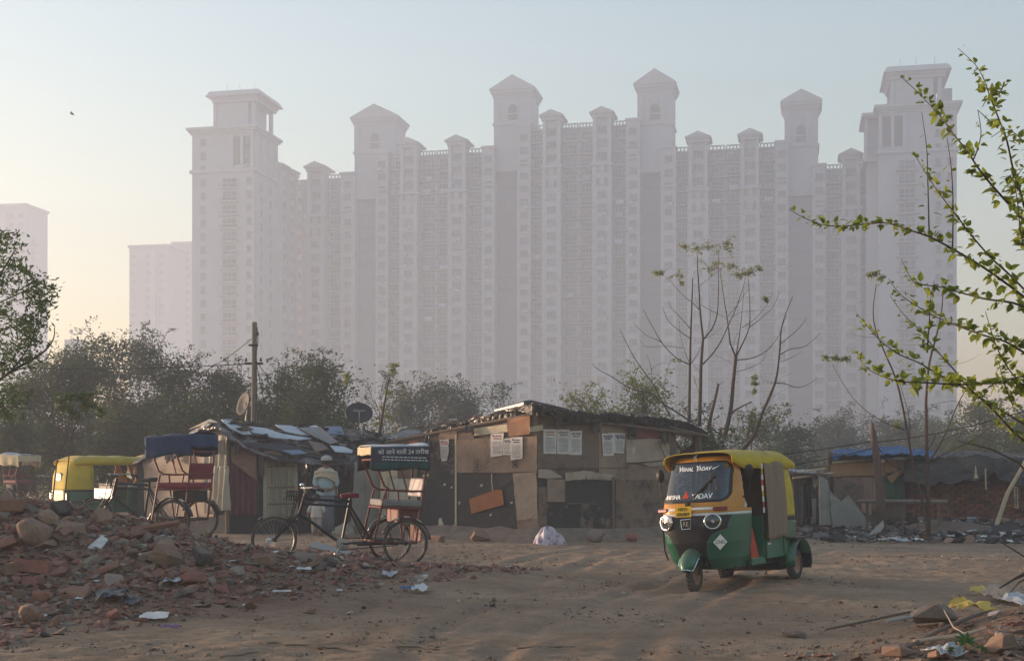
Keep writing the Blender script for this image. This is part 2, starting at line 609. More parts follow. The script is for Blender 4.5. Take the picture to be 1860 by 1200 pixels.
def gable(b, s0, s1, t0, t1, z0, h, over=0.5):
    """low pediment roof, gable to the front, with overhanging eave slab"""
    b.bx(s0 - over, s1 + over, t0 - over, t1 + over, z0, z0 + 0.35)
    sm = (s0 + s1) / 2
    a0, a1, u0, u1 = s0 - over - .15, s1 + over + .15, t0 - over - .15, t1 + over + .15
    z = z0 + 0.35
    b.add([(a0, u0, z), (a1, u0, z), (sm, u0, z + h), (a0, u1, z), (a1, u1, z), (sm, u1, z + h)],
          [(0, 1, 2), (5, 4, 3), (0, 2, 5, 3), (1, 4, 5, 2), (0, 3, 4, 1)])


def section(name, label, px0, px1, top_py, ref_px, strips, t0=0.0, group='linked apartment blocks'):
    """strips: list of (kind, px_a, px_b): wall, ped, balc; one block with its bays, windows and balconies"""
    root, s0, tt = bld(name, label, ref_px, t0, group)
    ztop = z_of(top_py, ref_px, t0)
    S = lambda px: s_of(px, t0) - s0
    body = MB()
    body.bx(S(px0) + 0.02, S(px1) - 0.02, 2.5, 16, -1, ztop - 0.3)
    bays = MB(); trim = MB()
    for kind, a, c in strips:
        sa, sb = S(a), S(c); sm = (sa + sb) / 2
        if kind == 'wall':
            bays.bx(sa, sb, 0, 3, -1, ztop)
            trim.bx(sa - 0.15, sb + 0.15, -0.3, 3.2, ztop, ztop + 0.5)
            trim.bx(sa - 0.1, sb + 0.1, -0.25, 0.2, ztop - 9.2, ztop - 8.8)
            z = ztop - 2.6; k = 0
            while z > 3:
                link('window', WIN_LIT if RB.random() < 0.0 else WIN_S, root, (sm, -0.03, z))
                if RB.random() < 0.22: link('air_conditioner', AC, root, (sm + RB.choice((-0.5, 0.5)), -0.03, z - 1.3))
                z -= FLOOR; k += 1
        elif kind == 'ped':
            zp = ztop + 0.9
            bays.bx(sa, sb, -1.3, 3, -1, ztop - 10.4)
            bays.bx(sa + 0.25, sb - 0.25, -0.5, 3, ztop - 10.4, zp)
            for x in (sa + 0.55, sb - 0.55):      # tall pilasters framing the loggia
                trim.bx(x - 0.4, x + 0.4, -1.15, -0.52, ztop - 10.0, zp - 0.1)
            trim.bx(sa - 0.35, sb + 0.35, -1.7, 0.4, ztop - 10.7, ztop - 10.1)
            trim.bx(sa - 0.1, sb + 0.1, -1.4, 3.0, zp - 0.1, zp + 0.7)
            gable(trim, sa - 0.1, sb + 0.1, -1.4, 5.0, zp + 0.7, 1.35, 0.45)
            z = ztop - 1.9; k = 0
            while z > 3:
                if k < 3: link('window', WIN, root, (sm, -0.54, z))
                elif k < 5:
                    link('window', WIN_SLIT, root, (sm - 1.0, -1.34, z)); link('window', WIN_SLIT, root, (sm + 1.0, -1.34, z))
                else:
                    link('window', WIN, root, (sm, -1.34, z))
                    if RB.random() < 0.25: link('air_conditioner', AC, root, (sm + RB.choice((-0.6, 0.0, 0.6)), -1.33, z - 1.35))
                z -= FLOOR; k += 1
        elif kind == 'balc':
            bays.bx(sa, sb, 2.2, 3, -1, ztop - 0.8)
            z = ztop - 3.9
            w = sb - sa - 0.05
            me = BALC(w, 1.3)
            while z > 2:
                link('balcony', me, root, (sm, 2.18, z))
                if RB.random() < 0.15: link('laundry', LAUN, root, (sm + RB.uniform(-.4, .4), 0.82, z + 0.75))
                z -= FLOOR
            # parapet with balusters
            trim.bx(sa, sb, 1.2, 1.6, ztop - 0.9, ztop - 0.55)
            trim.bx(sa, sb, 1.2, 1.6, ztop + 0.15, ztop + 0.4)
            n = max(3, int(w / 0.75))
            for i in range(n + 1):
                x = sa + 0.1 + (w - 0.2) * i / n
                if 0.28 < i / n < 0.72 and w > 5: trim.bx(x - 0.4, x + 0.4, 1.25, 1.55, ztop - 0.56, ztop + 0.16)
                else: trim.bx(x - 0.17, x + 0.17, 1.25, 1.55, ztop - 0.56, ztop + 0.16)
        elif kind == 'pipe':
            trim.bx(sm - 0.18, sm + 0.18, 1.7, 2.6, 0, ztop - 4)
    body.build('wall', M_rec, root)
    bays.build('bay_wall', M_wall2, root)
    trim.build('cornice', M_trim, root)
    return root


def stair_tower(label, pxa, pxb, apex_py, eave_py, low_py, reca, recb, group='pedimented stair towers'):
    """recessed shaft that rises above the blocks and carries a pediment"""
    t0 = 2.0
    pm = (pxa + pxb) / 2
    root, s0, tt = bld('stair_tower', label, pm, t0, group)
    S = lambda px: s_of(px, t0) - s0
    sa, sb = S(pxa), S(pxb); sm = (sa + sb) / 2
    ze = z_of(eave_py, pm, t0); zl = z_of(low_py, pm, t0); za = z_of(apex_py, pm, t0)
    b = MB(); b.bx(sa, sb, 0, 8.7, zl - 12, ze - 1.2)
    for x in (sa + 0.7, sb - 0.7): b.bx(x - 0.7, x + 0.7, -0.3, 0, zl - 1, ze - 1.3)
    b.build('upper_wall', M_wall2, root)
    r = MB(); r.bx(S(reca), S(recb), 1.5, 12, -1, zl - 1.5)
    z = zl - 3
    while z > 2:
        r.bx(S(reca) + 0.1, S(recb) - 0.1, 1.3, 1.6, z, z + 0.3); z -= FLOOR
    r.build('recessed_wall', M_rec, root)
    c = MB()
    wz = ze - 1.2
    for k, (o, h) in enumerate(((0.2, 0.5), (0.4, 0.5), (0.7, 0.7))):
        c.bx(sa - o, sb + o, -o, 8.7 + o, wz, wz + h); wz += h
    h = max(1.2, za - wz)
    a0, a1, u0, u1 = sa - 0.95, sb + 0.95, -0.95, 9.6
    c.bx(a0, a1, u0, u1, wz, wz + 0.4)
    wz += 0.4; h -= 0.4
    c.add([(a0, u0, wz), (a1, u0, wz), (sm, u0, wz + h), (a0, u1, wz), (a1, u1, wz), (sm, u1, wz + h)],
          [(0, 1, 2), (5, 4, 3), (0, 2, 5, 3), (1, 4, 5, 2), (0, 3, 4, 1)])
    c.build('pediment', M_trim, root)
    MB().bx(sa - 0.3, sb + 0.3, -0.4, 9.0, zl - 0.6, zl - 0.1).build('string_course', M_trim, root)
    # arched window: lower sash and round head, and a roundel above
    zz = zl + 0.6
    hw = 1.15
    poly = [(-hw, 0), (hw, 0), (hw, 2.6)] + [(hw * math.cos(a), 2.6 + hw * math.sin(a)) for a in np.linspace(0.2, math.pi - 0.2, 9)] + [(-hw, 2.6)]
    MB().prism(poly, 0.12, basis((sm, -0.02, zz), (1, 0, 0), (0, 0, 1))).build('window', M_glass, root)
    g = MB()
    pts = [(-hw - .12, 0), (-hw - .12, 2.6)] + [(-(hw + .12) * math.cos(a), 2.6 + (hw + .12) * math.sin(a)) for a in np.linspace(0.2, math.pi - 0.2, 9)] + [(hw + .12, 2.6), (hw + .12, 0)]
    g.tube([(sm + x, -0.12, zz + y) for x, y in pts], 0.13, 4)
    g.bx(sm - hw, sm + hw, -0.2, -0.1, zz + 1.3, zz + 1.55)
    g.build('window_surround', M_trim, root)
    MB().lathe([(0.0, 0.10), (0.95, 0.10), (1.1, 0.0)], 16, basis((sm, -0.02, ze - 3.6), (1, 0, 0), (0, 0, 1))).build('roundel', M_wall, root)
    return root


section('apartment_block', 'lowest apartment block of the complex, next to the left corner tower', 534, 645, 318, 596,
        [('ped', 560, 592), ('balc', 592, 618), ('wall', 618, 645)], 1.0)
section('apartment_block', 'apartment block with two small pediments, between first and second stair towers from left', 682, 898, 274, 790,
        [('wall', 682, 705), ('balc', 705, 728), ('ped', 728, 760), ('balc', 760, 789), ('pipe', 789, 791), ('balc', 791, 815), ('ped', 815, 848), ('balc', 848, 875), ('wall', 875, 898)])
section('apartment_block', 'tallest apartment block, between the two highest stair towers', 938, 1162, 224, 1050,
        [('wall', 939, 964), ('balc', 964, 986), ('ped', 986, 1020), ('balc', 1020, 1049), ('pipe', 1049, 1051), ('balc', 1051, 1077), ('ped', 1077, 1112), ('balc', 1112, 1137), ('wall', 1137, 1162)])
section('apartment_block', 'apartment block with two small pediments, behind the bare trees', 1200, 1432, 264, 1316,
        [('wall', 1200, 1228), ('balc', 1228, 1250), ('ped', 1250, 1287), ('balc', 1287, 1316), ('pipe', 1316, 1318), ('balc', 1318, 1345), ('ped', 1345, 1380), ('balc', 1380, 1408), ('wall', 1408, 1432)])
section('apartment_block', 'narrow apartment block with one pediment, next to the right corner tower', 1475, 1576, 299, 1525,
        [('wall', 1476, 1500), ('balc', 1500, 1528), ('ped', 1528, 1563), ('balc', 1563, 1576)])
stair_tower('leftmost pedimented stair tower, above the lowest blocks', 644, 718, 190, 219, 274, 645, 682)
stair_tower('high pedimented stair tower left of the tallest block', 897, 966, 137, 168, 222, 897, 939)
stair_tower('highest pedimented stair tower, right of the tallest block', 1158, 1221, 126, 158, 222, 1162, 1200)
stair_tower('rightmost pedimented stair tower, above the bare trees', 1425, 1486, 163, 190, 262, 1432, 1476)


def corner_tower(label, pxa, pxb, t0, depth, top_py, cap, cap_py, win_px, balc_px, slits, side):
    pm = (pxa + pxb) / 2
    root, s0, tt = bld('corner_tower', label, pm, t0, 'corner towers')
    S = lambda px: s_of(px, t0) - s0
    sa, sb = S(pxa), S(pxb)
    zt = z_of(top_py, pm, t0); zc0, zc1 = zt, z_of(cap_py, pm, t0)
    b = MB(); b.bx(sa, sb, 0, depth, -1, zt - 1.2)
    b.build('wall', M_wall2, root)
    c = MB()
    z = zt - 1.2
    for o, h in ((0.3, 0.5), (0.7, 0.5), (1.1, 0.6)):
        c.bx(sa - o, sb + o, -o, depth + o, z, z + h); z += h
    c.bx(sa - 0.5, sb + 0.5, -0.5, depth + 0.4, zt - 10.2, zt - 9.5)
    c.build('cornice', M_trim, root)
    ca, cb = S(cap[0]), S(cap[1])
    k = MB()
    k.bx(ca + 1.0, cb - 2.2, 1.5, depth - 1.5, zc0, zc1 - 2.0)
    n = 3
    for x in (cb - 0.9, ca + 0.2) if side > 0 else (ca + 0.5, cb - 0.9):
        for y in (1.5, depth - 2.3):
            k.bx(x - 0.4, x + 0.4, y, y + 0.9, zc0, zc1 - 2.0)
    k.build('penthouse', M_wall2, root)
    c2 = MB()
    z = zc1 - 2.6
    for o, h in ((0.25, 0.7), (0.6, 0.6)):
        c2.bx(ca - o, cb + o, 1.2 - o, depth - 1.2 + o, z, z + h); z += h
    o0, o1 = 0.7, 1.5          # flared cap: wider towards its top edge, flat above
    A = [(ca - o1, 1.2 - o1), (cb + o1, 1.2 - o1), (cb + o1, depth - 1.2 + o1), (ca - o1, depth - 1.2 + o1)]
    Bq = [(ca - 0.7, 1.2 - 0.7), (cb + 0.7, 1.2 - 0.7), (cb + 0.7, depth - 1.2 + 0.7), (ca - 0.7, depth - 1.2 + 0.7)]
    vs = [(x, y, z) for x, y in A] + [(x, y, z + 1.3) for x, y in Bq]
    c2.add(vs, [(3, 2, 1, 0), (4, 5, 6, 7), (0, 1, 5, 4), (1, 2, 6, 5), (2, 3, 7, 6), (3, 0, 4, 7)])
    c2.build('cap_roof', M_trim, root)
    m = MB()
    for fx in (0.2, 0.5, 0.85): m.tube([((ca * (1 - fx) + cb * fx), 4, z + 1.2), ((ca * (1 - fx) + cb * fx), 4, z + 4)], 0.06, 4)
    m.build('antenna', M_rail, root)
    # tall colonnaded opening under the cornice
    mo = MB()
    wx = S(win_px)
    MB().bx(wx - 2.2, wx + 2.2, -0.06, 0.05, zt - 8.6, zt - 2.0).build('window', M_glass, root)
    for x in (wx - 2.5, wx, wx + 2.5): mo.bx(x - 0.35, x + 0.35, -0.35, 0, zt - 9.4, zt - 1.3)
    mo.build('pilaster', M_trim, root)
    bx_ = S(balc_px)
    me = BALC(4.6, 1.1)
    z = zt - 14
    while z > 3:
        link('balcony', me, root, (bx_, -0.02, z)); z -= FLOOR
    for px in slits:
        z = zt - 3
        while z > 3:
            link('window', WIN_T, root, (S(px), -0.03, z)); z -= FLOOR
    # windows on the flank that faces the court
    if side > 0:
        for yy in (depth * 0.3, depth * 0.7):
            z = zt - 13
            while z > 3:
                link('window', WIN_T, root, (sb + 0.03, yy, z), (0, 0, R(90))); z -= FLOOR
        mo2 = MB()
        for yy in (1.0, depth * 0.35, depth * 0.65, depth - 1): mo2.bx(sb, sb + 0.5, yy - 0.5, yy + 0.5, zt - 9.5, zt - 1.3)
        mo2.build('pilaster', M_trim, root)
    return root, s0, S


corner_tower('tall corner tower with flared flat cap, leftmost high rise of the complex', 349, 461, -26, 14, 234, (384, 462), 164, 440, 417, (369, 452), 1)
ct, cs0, CS = corner_tower('tall corner tower with flared flat cap behind the leafy branches', 1597, 1738, -14, 16, 192, (1618, 1716), 117, 1621, 1648, (1704, 1726), -1)
_b = MB(); _b.bx(CS(1713), CS(1738) - 0.3, 6, 14, z_of(192, 1667, -14), z_of(150, 1667, -14)); _b.build('roof_hut', M_wall, ct)
_b = MB(); _b.bx(CS(1578), CS(1597), 5, 16, -1, z_of(206, 1597, -14)); _b.build('side_bay', M_wall2, ct)
_b = MB()
for zz, o in ((z_of(206, 1597, -14), 0.4), (z_of(204, 1597, -14), 1.0), (z_of(286, 1597, -14), 0.8)):
    _b.bx(CS(1575) - o, CS(1597), 4 - o, 16 + o, zz, zz + 0.8)
for y in (3.6, 8): _b.bx(CS(1573), CS(1577), y, y + 1, z_of(286, 1597, -14), z_of(204, 1597, -14))
_b.build('side_bay_trim', M_trim, ct)

# wing that runs back from the left corner tower to the court facade
rw, rs0, rt0 = bld('return_wing', 'side wing receding from the left corner tower towards the court', 505, -12, 'linked apartment blocks')
_s = s_of(505, -12) - rs0
_zt = z_of(312, 520, -6)
_b = MB(); _b.bx(_s - 10, _s, 0, 13.5, -1, _zt)
for yy in (1.5, 6.5, 11.5): _b.bx(_s, _s + 1.0, yy - 1.4, yy + 1.4, -1, _zt - 1)
_b.build('wall', M_wall2, rw)
_b = MB(); _b.bx(_s - 10.3, _s + 0.4, -0.3, 13.4, _zt, _zt + 0.5)
for yy in (3.5, 10.0): gable(_b, _s - 6, _s + 0.6, yy - 2, yy + 2, _zt + 0.5, 1.2, 0.4)
_b.build('cornice', M_trim, rw)
for yy in (1.5, 6.5, 11.5):
    z = _zt - 3
    while z > 3:
        link('window', WIN_S, rw, (_s + 1.03, yy, z), (0, 0, R(90))); z -= FLOOR
# a few rooms still lit
for px, py in ((693, 428), (775, 432), (630, 498)):
    pass

# farther towers behind, paler in the haze
def far_tower(label, pxa, pxb, top_py, d, cols, balc_side):
    root = thing('far_tower', label, 'building', (X((pxa + pxb) / 2, d), d, 0), R(-10), 'distant towers')
    w_ = (pxb - pxa) / F * d / math.cos(R(10)); h = Z(top_py, d)
    b = MB(); b.bx(-w_ / 2, w_ / 2, 0, 15, -1, h)
    b.bx(-w_ * 0.18, w_ * 0.18, -1.2, 0, -1, h - 2)
    b.build('wall', M_far, root)
    c = MB(); c.bx(-w_ / 2 - 0.5, w_ / 2 + 0.5, -0.6, 15.5, h, h + 0.9); c.build('cornice', M_far, root)
    for cx in cols:
        z = h - 3.5
        yy = -1.23 if abs(cx) < 0.18 else -0.03
        while z > 12:
            link('window', WIN_S, root, (cx * w_, yy, z)); z -= FLOOR
    me = BALC(3.0, 1.6)
    z = h - 13
    sg = balc_side
    while z > 10:
        link('balcony', me, root, (sg * w_ / 2, 5, z), (0, 0, R(90) * sg)); z -= FLOOR
    return root


far_tower('pale distant tower at the left edge, behind the leafy tree', -60, 50, 376, 470, (0.0, 0.25, 0.42), 1)
far_tower('pale distant tower standing alone between sky and corner tower', 233, 309, 449, 500, (-0.4, 0.0, 0.3), -1)
far_tower('slim pale distant tower half hidden by the left corner tower', 312, 372, 443, 520, (-0.3, 0.0), -1)

# rooftop with telecom drums far off
tm = thing('telecom_mast', 'tiny telecom mast with drum antennas above the far bushes', 'mast', (X(138, 330), 330, 0), 0)
_b = MB(); _b.bx(-2.2, 2.2, -2, 2, 0, Z(618, 330)); _b.build('wall', M_far, tm)
_b = MB()
for x in (-1.0, 0.3, 1.2): _b.tube([(x, 0, Z(620, 330)), (x, 0, Z(598, 330))], 0.07, 5)
_b.tube([(-1.2, 0, Z(606, 330)), (1.6, 0, Z(606, 330))], 0.06, 5)
_b.build('frame', M_rail, tm)
for x in (-1.1, 1.3): MB().lathe([(0, 0.25), (0.45, 0.25), (0.5, 0), (0, 0)], 12, basis((x, -0.2, Z(602, 330)), (1, 0, 0), (0, 0, 1))).build('drum_antenna', M_rail, tm)

# ================================================================== HAZE
_b = MB(); _b.bx(-400, 400, -75, 600, -2.5, 112)
hz = _b.build('haze', bpy.data.materials.new('haze_air'))
hz['kind'] = 'stuff'
hz['label'] = 'pale morning smog filling the air'
hm = hz.data.materials[0]
hm.use_nodes = True
_t = hm.node_tree
_t.nodes.clear()
_o = _t.nodes.new('ShaderNodeOutputMaterial'); _v = _t.nodes.new('ShaderNodeVolumePrincipled')
_v.inputs['Color'].default_value = (0.75, 0.835, 0.985, 1)
_v.inputs['Density'].default_value = HAZE_DENSITY
_v.inputs['Anisotropy'].default_value = 0.15
_t.links.new(_v.outputs[0], _o.inputs['Volume'])

ALB = 1.2

# ================================================================== VEHICLES
def lerp_tab(tab, z):
    if z <= tab[0][0]: return tab[0][1]
    for (a, va), (b, vb) in zip(tab, tab[1:]):
        if z <= b:
            k = (z - a) / (b - a); return va + (vb - va) * k
    return tab[-1][1]


M_green = mat('green_paint', (0.012, 0.115, 0.062), 0.42, var=0.25, scale=3, spec=0.45, stain=(0.12, 0.10, 0.075), sscale=5, samt=0.18, dust=0.35, coat=0.25)
M_yellow = mat('yellow_canvas', (0.52, 0.37, 0.022), 0.75, c2=(0.43, 0.30, 0.02), scale=4, stain=(0.26, 0.22, 0.05), sscale=3, samt=0.25, dust=0.4, bump=0.15, bscale=9)
M_orange = mat('orange_paint', (0.50, 0.20, 0.012), 0.45, var=0.15, scale=4, spec=0.45, stain=(0.25, 0.13, 0.04), sscale=6, samt=0.2, coat=0.2)
M_black = mat('black_plastic', (0.016, 0.016, 0.018), 0.55, var=0.3, scale=8, spec=0.35, stain=(0.09, 0.075, 0.06), sscale=6, samt=0.15)
M_white = mat('white_paint', (0.62, 0.62, 0.60), 0.6, var=0.15, scale=8, stain=(0.3, 0.26, 0.22), sscale=6, samt=0.25)
M_tyre = mat('tyre_rubber', (0.035, 0.032, 0.03), 0.9, c2=(0.10, 0.08, 0.065), scale=5, bump=0.3, bscale=40, dust=0.2)
M_rim = mat('rusty_rim', (0.20, 0.085, 0.05), 0.8, c2=(0.30, 0.20, 0.14), scale=14)
M_chrome = mat('chrome', (0.75, 0.75, 0.74), 0.16, var=0.2, scale=9, metal=1.0)
M_lens = mat('lamp_lens', (0.70, 0.72, 0.74), 0.08, var=0.15, scale=6, metal=0.85)
M_red = mat('red_lens', (0.20, 0.018, 0.015), 0.25, var=0.3, spec=0.6)
M_amber = mat('amber_lens', (0.50, 0.16, 0.03), 0.25, var=0.2, spec=0.6)
M_redpaint = mat('red_paint', (0.46, 0.05, 0.02), 0.6, var=0.2)
M_seat = mat('dark_rexine', (0.018, 0.016, 0.018), 0.6, var=0.3)
M_curtain = mat('brown_canvas', (0.235, 0.165, 0.115), 0.9, c2=(0.18, 0.125, 0.085), scale=3, stretch=(4, 4, 0.6), bump=0.2, bscale=60)
M_plate = mat('yellow_plate', (0.62, 0.40, 0.02), 0.5, var=0.12)
M_sticker = mat('white_sticker', (0.80, 0.80, 0.78), 0.6, var=0.08)
M_glasspane = glass_mat('windscreen_glass', (0.36, 0.39, 0.40), 0.03, 0.075)
M_ink = mat('black_ink', (0.015, 0.013, 0.013), 0.7, var=0.1)
M_reds = mat('red_sticker', (0.55, 0.06, 0.03), 0.6, var=0.2)

W_TAB = [(0.26, 0.44), (0.40, 0.52), (0.60, 0.56), (0.9, 0.585), (1.1, 0.59), (1.4, 0.565), (1.57, 0.53), (1.66, 0.47)]
XF_TAB = [(0.26, 0.96), (0.40, 1.08), (0.60, 1.17), (0.80, 1.20), (1.0, 1.16), (1.1, 1.10), (1.57, 0.86), (1.66, 0.74)]
XB = 0.40


def front_pt(u, z, off=0.0):
    a = u * math.pi / 2
    w_ = lerp_tab(W_TAB, z) + off; xf = lerp_tab(XF_TAB, z) + off
    sn, cs = math.sin(a), math.cos(a)
    return Vector((XB + (xf - XB) * abs(cs) ** 0.62, w_ * math.copysign(abs(sn) ** 0.55, sn), z))


def front_at(y, z, off=0.0):
    """point of the front shell at lateral y"""
    w_ = lerp_tab(W_TAB, z)
    s_ = max(-1, min(1, y / w_))
    sn = math.copysign(abs(s_) ** (1 / 0.55), s_)
    return front_pt(math.asin(sn) / (math.pi / 2), z, off)


def rear_pt(u, z, off=0.0):
    a = u * math.pi / 2
    w_ = lerp_tab([(0.3, 0.60), (0.9, 0.60), (1.3, 0.585), (1.6, 0.54), (1.68, 0.45)], z) + off
    xr = lerp_tab([(0.3, 1.20), (0.85, 1.24), (1.2, 1.22), (1.5, 1.12), (1.62, 1.02), (1.70, 0.80)], z) + off
    sn, cs = math.sin(a), math.cos(a)
    return Vector((-0.55 - (xr - 0.55) * abs(cs) ** 0.45, w_ * math.copysign(abs(sn) ** 0.45, sn), z))


def wheel(parent, name, c, r, w_, rim_m, n=24, yaw=0.0, tyre_m=None):
    """small fat scooter wheel: tyre with rim, hub; axis along local y"""
    M = Matrix.Translation(c) @ Matrix.Rotation(yaw, 4, 'Z') @ Matrix.Rotation(R(90), 4, 'X')
    h = w_ / 2
    t = MB().lathe([(r * 0.58, -h * 0.8), (r * 0.72, -h), (r * 0.9, -h * 0.95), (r * 0.985, -h * 0.55), (r, 0), (r * 0.985, h * 0.55), (r * 0.9, h * 0.95), (r * 0.72, h), (r * 0.58, h * 0.8)], n, M)
    for k in range(n):      # tread blocks
        a = 2 * math.pi * k / n
        for sgn in (-1, 1):
            p = M @ Vector((r * 0.995 * math.cos(a), r * 0.995 * math.sin(a), sgn * h * 0.33))
            t.box(p, (0.022, h * 0.5, 0.022), Matrix.Rotation(yaw, 3, 'Z') @ Matrix.Rotation(a, 3, 'Y'))
    tw = t.build(name, tyre_m or M_tyre, parent, auto=50)
    rm = MB().lathe([(0.0, -h * 0.62), (r * 0.14, -h * 0.62), (r * 0.16, -h * 0.35), (r * 0.42, -h * 0.25), (r * 0.5, -h * 0.7), (r * 0.6, -h * 0.82),
                     (r * 0.6, h * 0.82), (r * 0.5, h * 0.7), (r * 0.42, h * 0.25), (r * 0.16, h * 0.35), (r * 0.14, h * 0.62), (0, h * 0.62)], n, M)
    rm.build('rim', rim_m, tw, auto=40)
    for k in range(5):
        a = 2 * math.pi * k / 5
        for sgn in (-1, 1)[:1] if c[1] < 0 else (1,):
            q = Matrix.Translation(M @ Vector((r * 0.3 * math.cos(a), r * 0.3 * math.sin(a), sgn * h * 0.33)))
            MB().box(q.translation, (0.02, 0.03, 0.02)).build('wheel_nut', M_black, tw)
    return tw


def auto_rickshaw(label, loc, rz, hero=False):
    root = thing('auto_rickshaw', label, 'auto rickshaw', loc, rz, 'green and yellow auto rickshaws')
    NU, NZ = (150, 140) if hero else (60, 70)
    z0, z1 = 0.26, 1.66
    cells = {}

    def classify(u, z):
        p = front_pt(u, z); y = abs(p.y); front = p.x > 0.72 or abs(u) < 0.55
        # windscreen with rounded corners
        cx, cz, hw, hh, rr = 0.0, 1.345, lerp_tab([(1.1, 0.505), (1.57, 0.475)], z), 0.225, 0.09
        dx = max(0, y - (hw - rr)); dz = max(0, abs(z - cz) - (hh - rr)); d = math.hypot(dx, dz) - rr
        if front and p.x > 0.70:
            if d < 0: return 'glass'
            if d < 0.03: return 'gasket'
        if z > 1.0 and p.x < 0.60: return None
        if z > 1.03:
            return 'orange'
        if z > 0.995 and y < 0.36 and front: return 'white'
        if z > 0.955: return 'orange'
        if z > 0.925: return 'white'
        blk = lerp_tab([(0.26, 0.21), (0.50, 0.23), (0.60, 0.26), (0.70, 0.34), (0.76, 0.50), (0.90, 0.53), (0.925, 0.54)], z)
        if front and y < 0.17 and z < 0.46: return None
        if front and y < blk: return 'black'
        return 'green'
    names = {'glass': ('windscreen', M_glasspane), 'gasket': ('windscreen_gasket', M_black), 'orange': ('windscreen_surround', M_orange), 'white': ('white_stripe', M_white),
             'black': ('nose_panel', M_black), 'green': ('front_cowl', M_green)}
    for key, (nm, mt) in names.items():
        b = MB().surf(lambda u, z: front_pt(u, z), NU, NZ, -1, 1, z0, z1, keep=lambda u, z: classify(u, z) == key)
        if b.f:
            b.build(nm, mt, root, smooth=True, solid=0.0 if key == 'glass' else 0.018)
    # roof canvas: ribbed vault from visor to rear
    def roof(u, v):
        x = 0.83 - 1.93 * v
        hw = 0.60 - 0.05 * max(0.0, 1 - v / 0.15)
        top = 1.735 - 0.035 * (1 - min(1, v / 0.12)) - 0.10 * max(0, v - 0.82) / 0.18 + 0.012 * math.cos(v * 2 * math.pi * 3.5)
        a = (u - 0.5) * math.pi
        sn, cs = math.sin(a), math.cos(a)
        low = 1.49 + 0.09 * max(0.0, 1 - v / 0.12)
        return Vector((x, hw * math.copysign(abs(sn) ** 0.5, sn), low + (top - low) * abs(cs) ** 0.45))
    MB().surf(roof, 28, 40).build('roof_canvas', M_yellow, root, smooth=True, solid=0.012)
    MB().surf(lambda u, z: rear_pt(u, z), 60, 30, -1, 1, 0.86, 1.66).build('rear_hood', M_yellow, root, smooth=True, solid=0.012)
    MB().surf(lambda u, z: rear_pt(u, z, 0.006), 60, 4, -1, 1, 0.80, 0.86).build('black_band', M_black, root, smooth=True, solid=0.012)
    MB().surf(lambda u, z: rear_pt(u, z), 60, 20, -1, 1, 0.34, 0.80).build('rear_body', M_green, root, smooth=True, solid=0.012)
    MB().surf(lambda u, z: rear_pt(u, z, 0.005), 60, 2, -1, 1, 0.655, 0.675).build('yellow_stripe', M_plate, root, smooth=True)
    # tub sides between the doors and the rear
    for sg in (1, -1):
        b = MB(); b.bx(0.0, -0.58, sg * 0.56, sg * 0.60, 0.33, 0.62); b.build('side_panel', M_green, root, bevel=0.012)
        b = MB(); b.bx(0.42, -0.02, sg * 0.50, sg * 0.56, 0.27, 0.36); b.build('door_sill', M_green, root, bevel=0.01)
        # rear mudguard
        b = MB()
        pr = []
        for k in range(13):
            a = R(-10 + 200 * k / 12)
            pr.append((-0.92 + 0.30 * math.cos(a), 0.24 + 0.30 * math.sin(a)))
        vs = [(x, sg * 0.47, z) for x, z in pr] + [(x, sg * 0.74, z) for x, z in pr]
        b.add(vs, [(i, i + 1, i + 14, i + 13) for i in range(12)])
        b.build('rear_mudguard', M_green, root, smooth=True, solid=0.015)
        b = MB(); b.bx(-0.62, -1.26, sg * 0.60, sg * 0.76, 0.545, 0.57); b.build('mudguard_shelf', M_black, root, bevel=0.006)
        b = MB(); b.bx(-1.20, -1.215, sg * 0.52, sg * 0.73, 0.14, 0.42); b.build('mud_flap', M_black, root)
        # canopy hoops
        b = MB()
        for x in (0.0, -0.58): b.tube([(x, sg * 0.585, 0.6), (x, sg * 0.58, 1.3), (x, sg * 0.54, 1.56)], 0.016, 8)
        b.build('canopy_hoop', M_black, root)
        # mirror on a bent stalk
        mp = front_at(sg * 0.575, 1.13) + Vector((-0.06, 0, 0))
        mr = MB().tube([mp, mp + Vector((0.03, sg * 0.12, 0.04)), mp + Vector((0.03, sg * 0.15, 0.20)), mp + Vector((0.02, sg * 0.14, 0.28))], 0.008, 6)
        mo = mr.build('mirror_stalk', M_black, root)
        MB().lathe([(0, -0.03), (0.055, -0.02), (0.07, 0.0), (0.066, 0.008)], 16, Matrix.Translation(mp + Vector((0.02, sg * 0.14, 0.32))) @ Matrix.Rotation(R(-90), 4, 'Y') @ Matrix.Diagonal((1.25, 1, 1, 1))).build('mirror', M_black, mo, smooth=True)
    b = MB(); b.bx(0.72, -1.1, -0.44, 0.44, 0.25, 0.30); b.bx(-0.75, -1.15, -0.42, 0.42, 0.14, 0.30); b.tube([(-0.92, -0.6, 0.22), (-0.92, 0.6, 0.22)], 0.04, 8); b.build('floor_pan', M_black, root)
    b = MB(); b.bx(0.02, -0.02, -0.56, 0.56, 0.30, 0.88); b.build('partition', M_green, root, bevel=0.01)
    b = MB(); b.bx(0.30, 0.04, -0.34, 0.34, 0.55, 0.68); b.bx(0.08, 0.03, -0.34, 0.34, 0.68, 1.02); b.build('driver_seat', M_seat, root, bevel=0.03)
    b = MB(); b.bx(-0.45, -0.95, -0.54, 0.54, 0.40, 0.62); b.build('rear_seat', M_seat, root, bevel=0.03)
    b = MB(); b.bx(-0.92, -1.04, -0.53, 0.53, 0.62, 1.15); b.build('rear_backrest', M_seat, root, bevel=0.03)
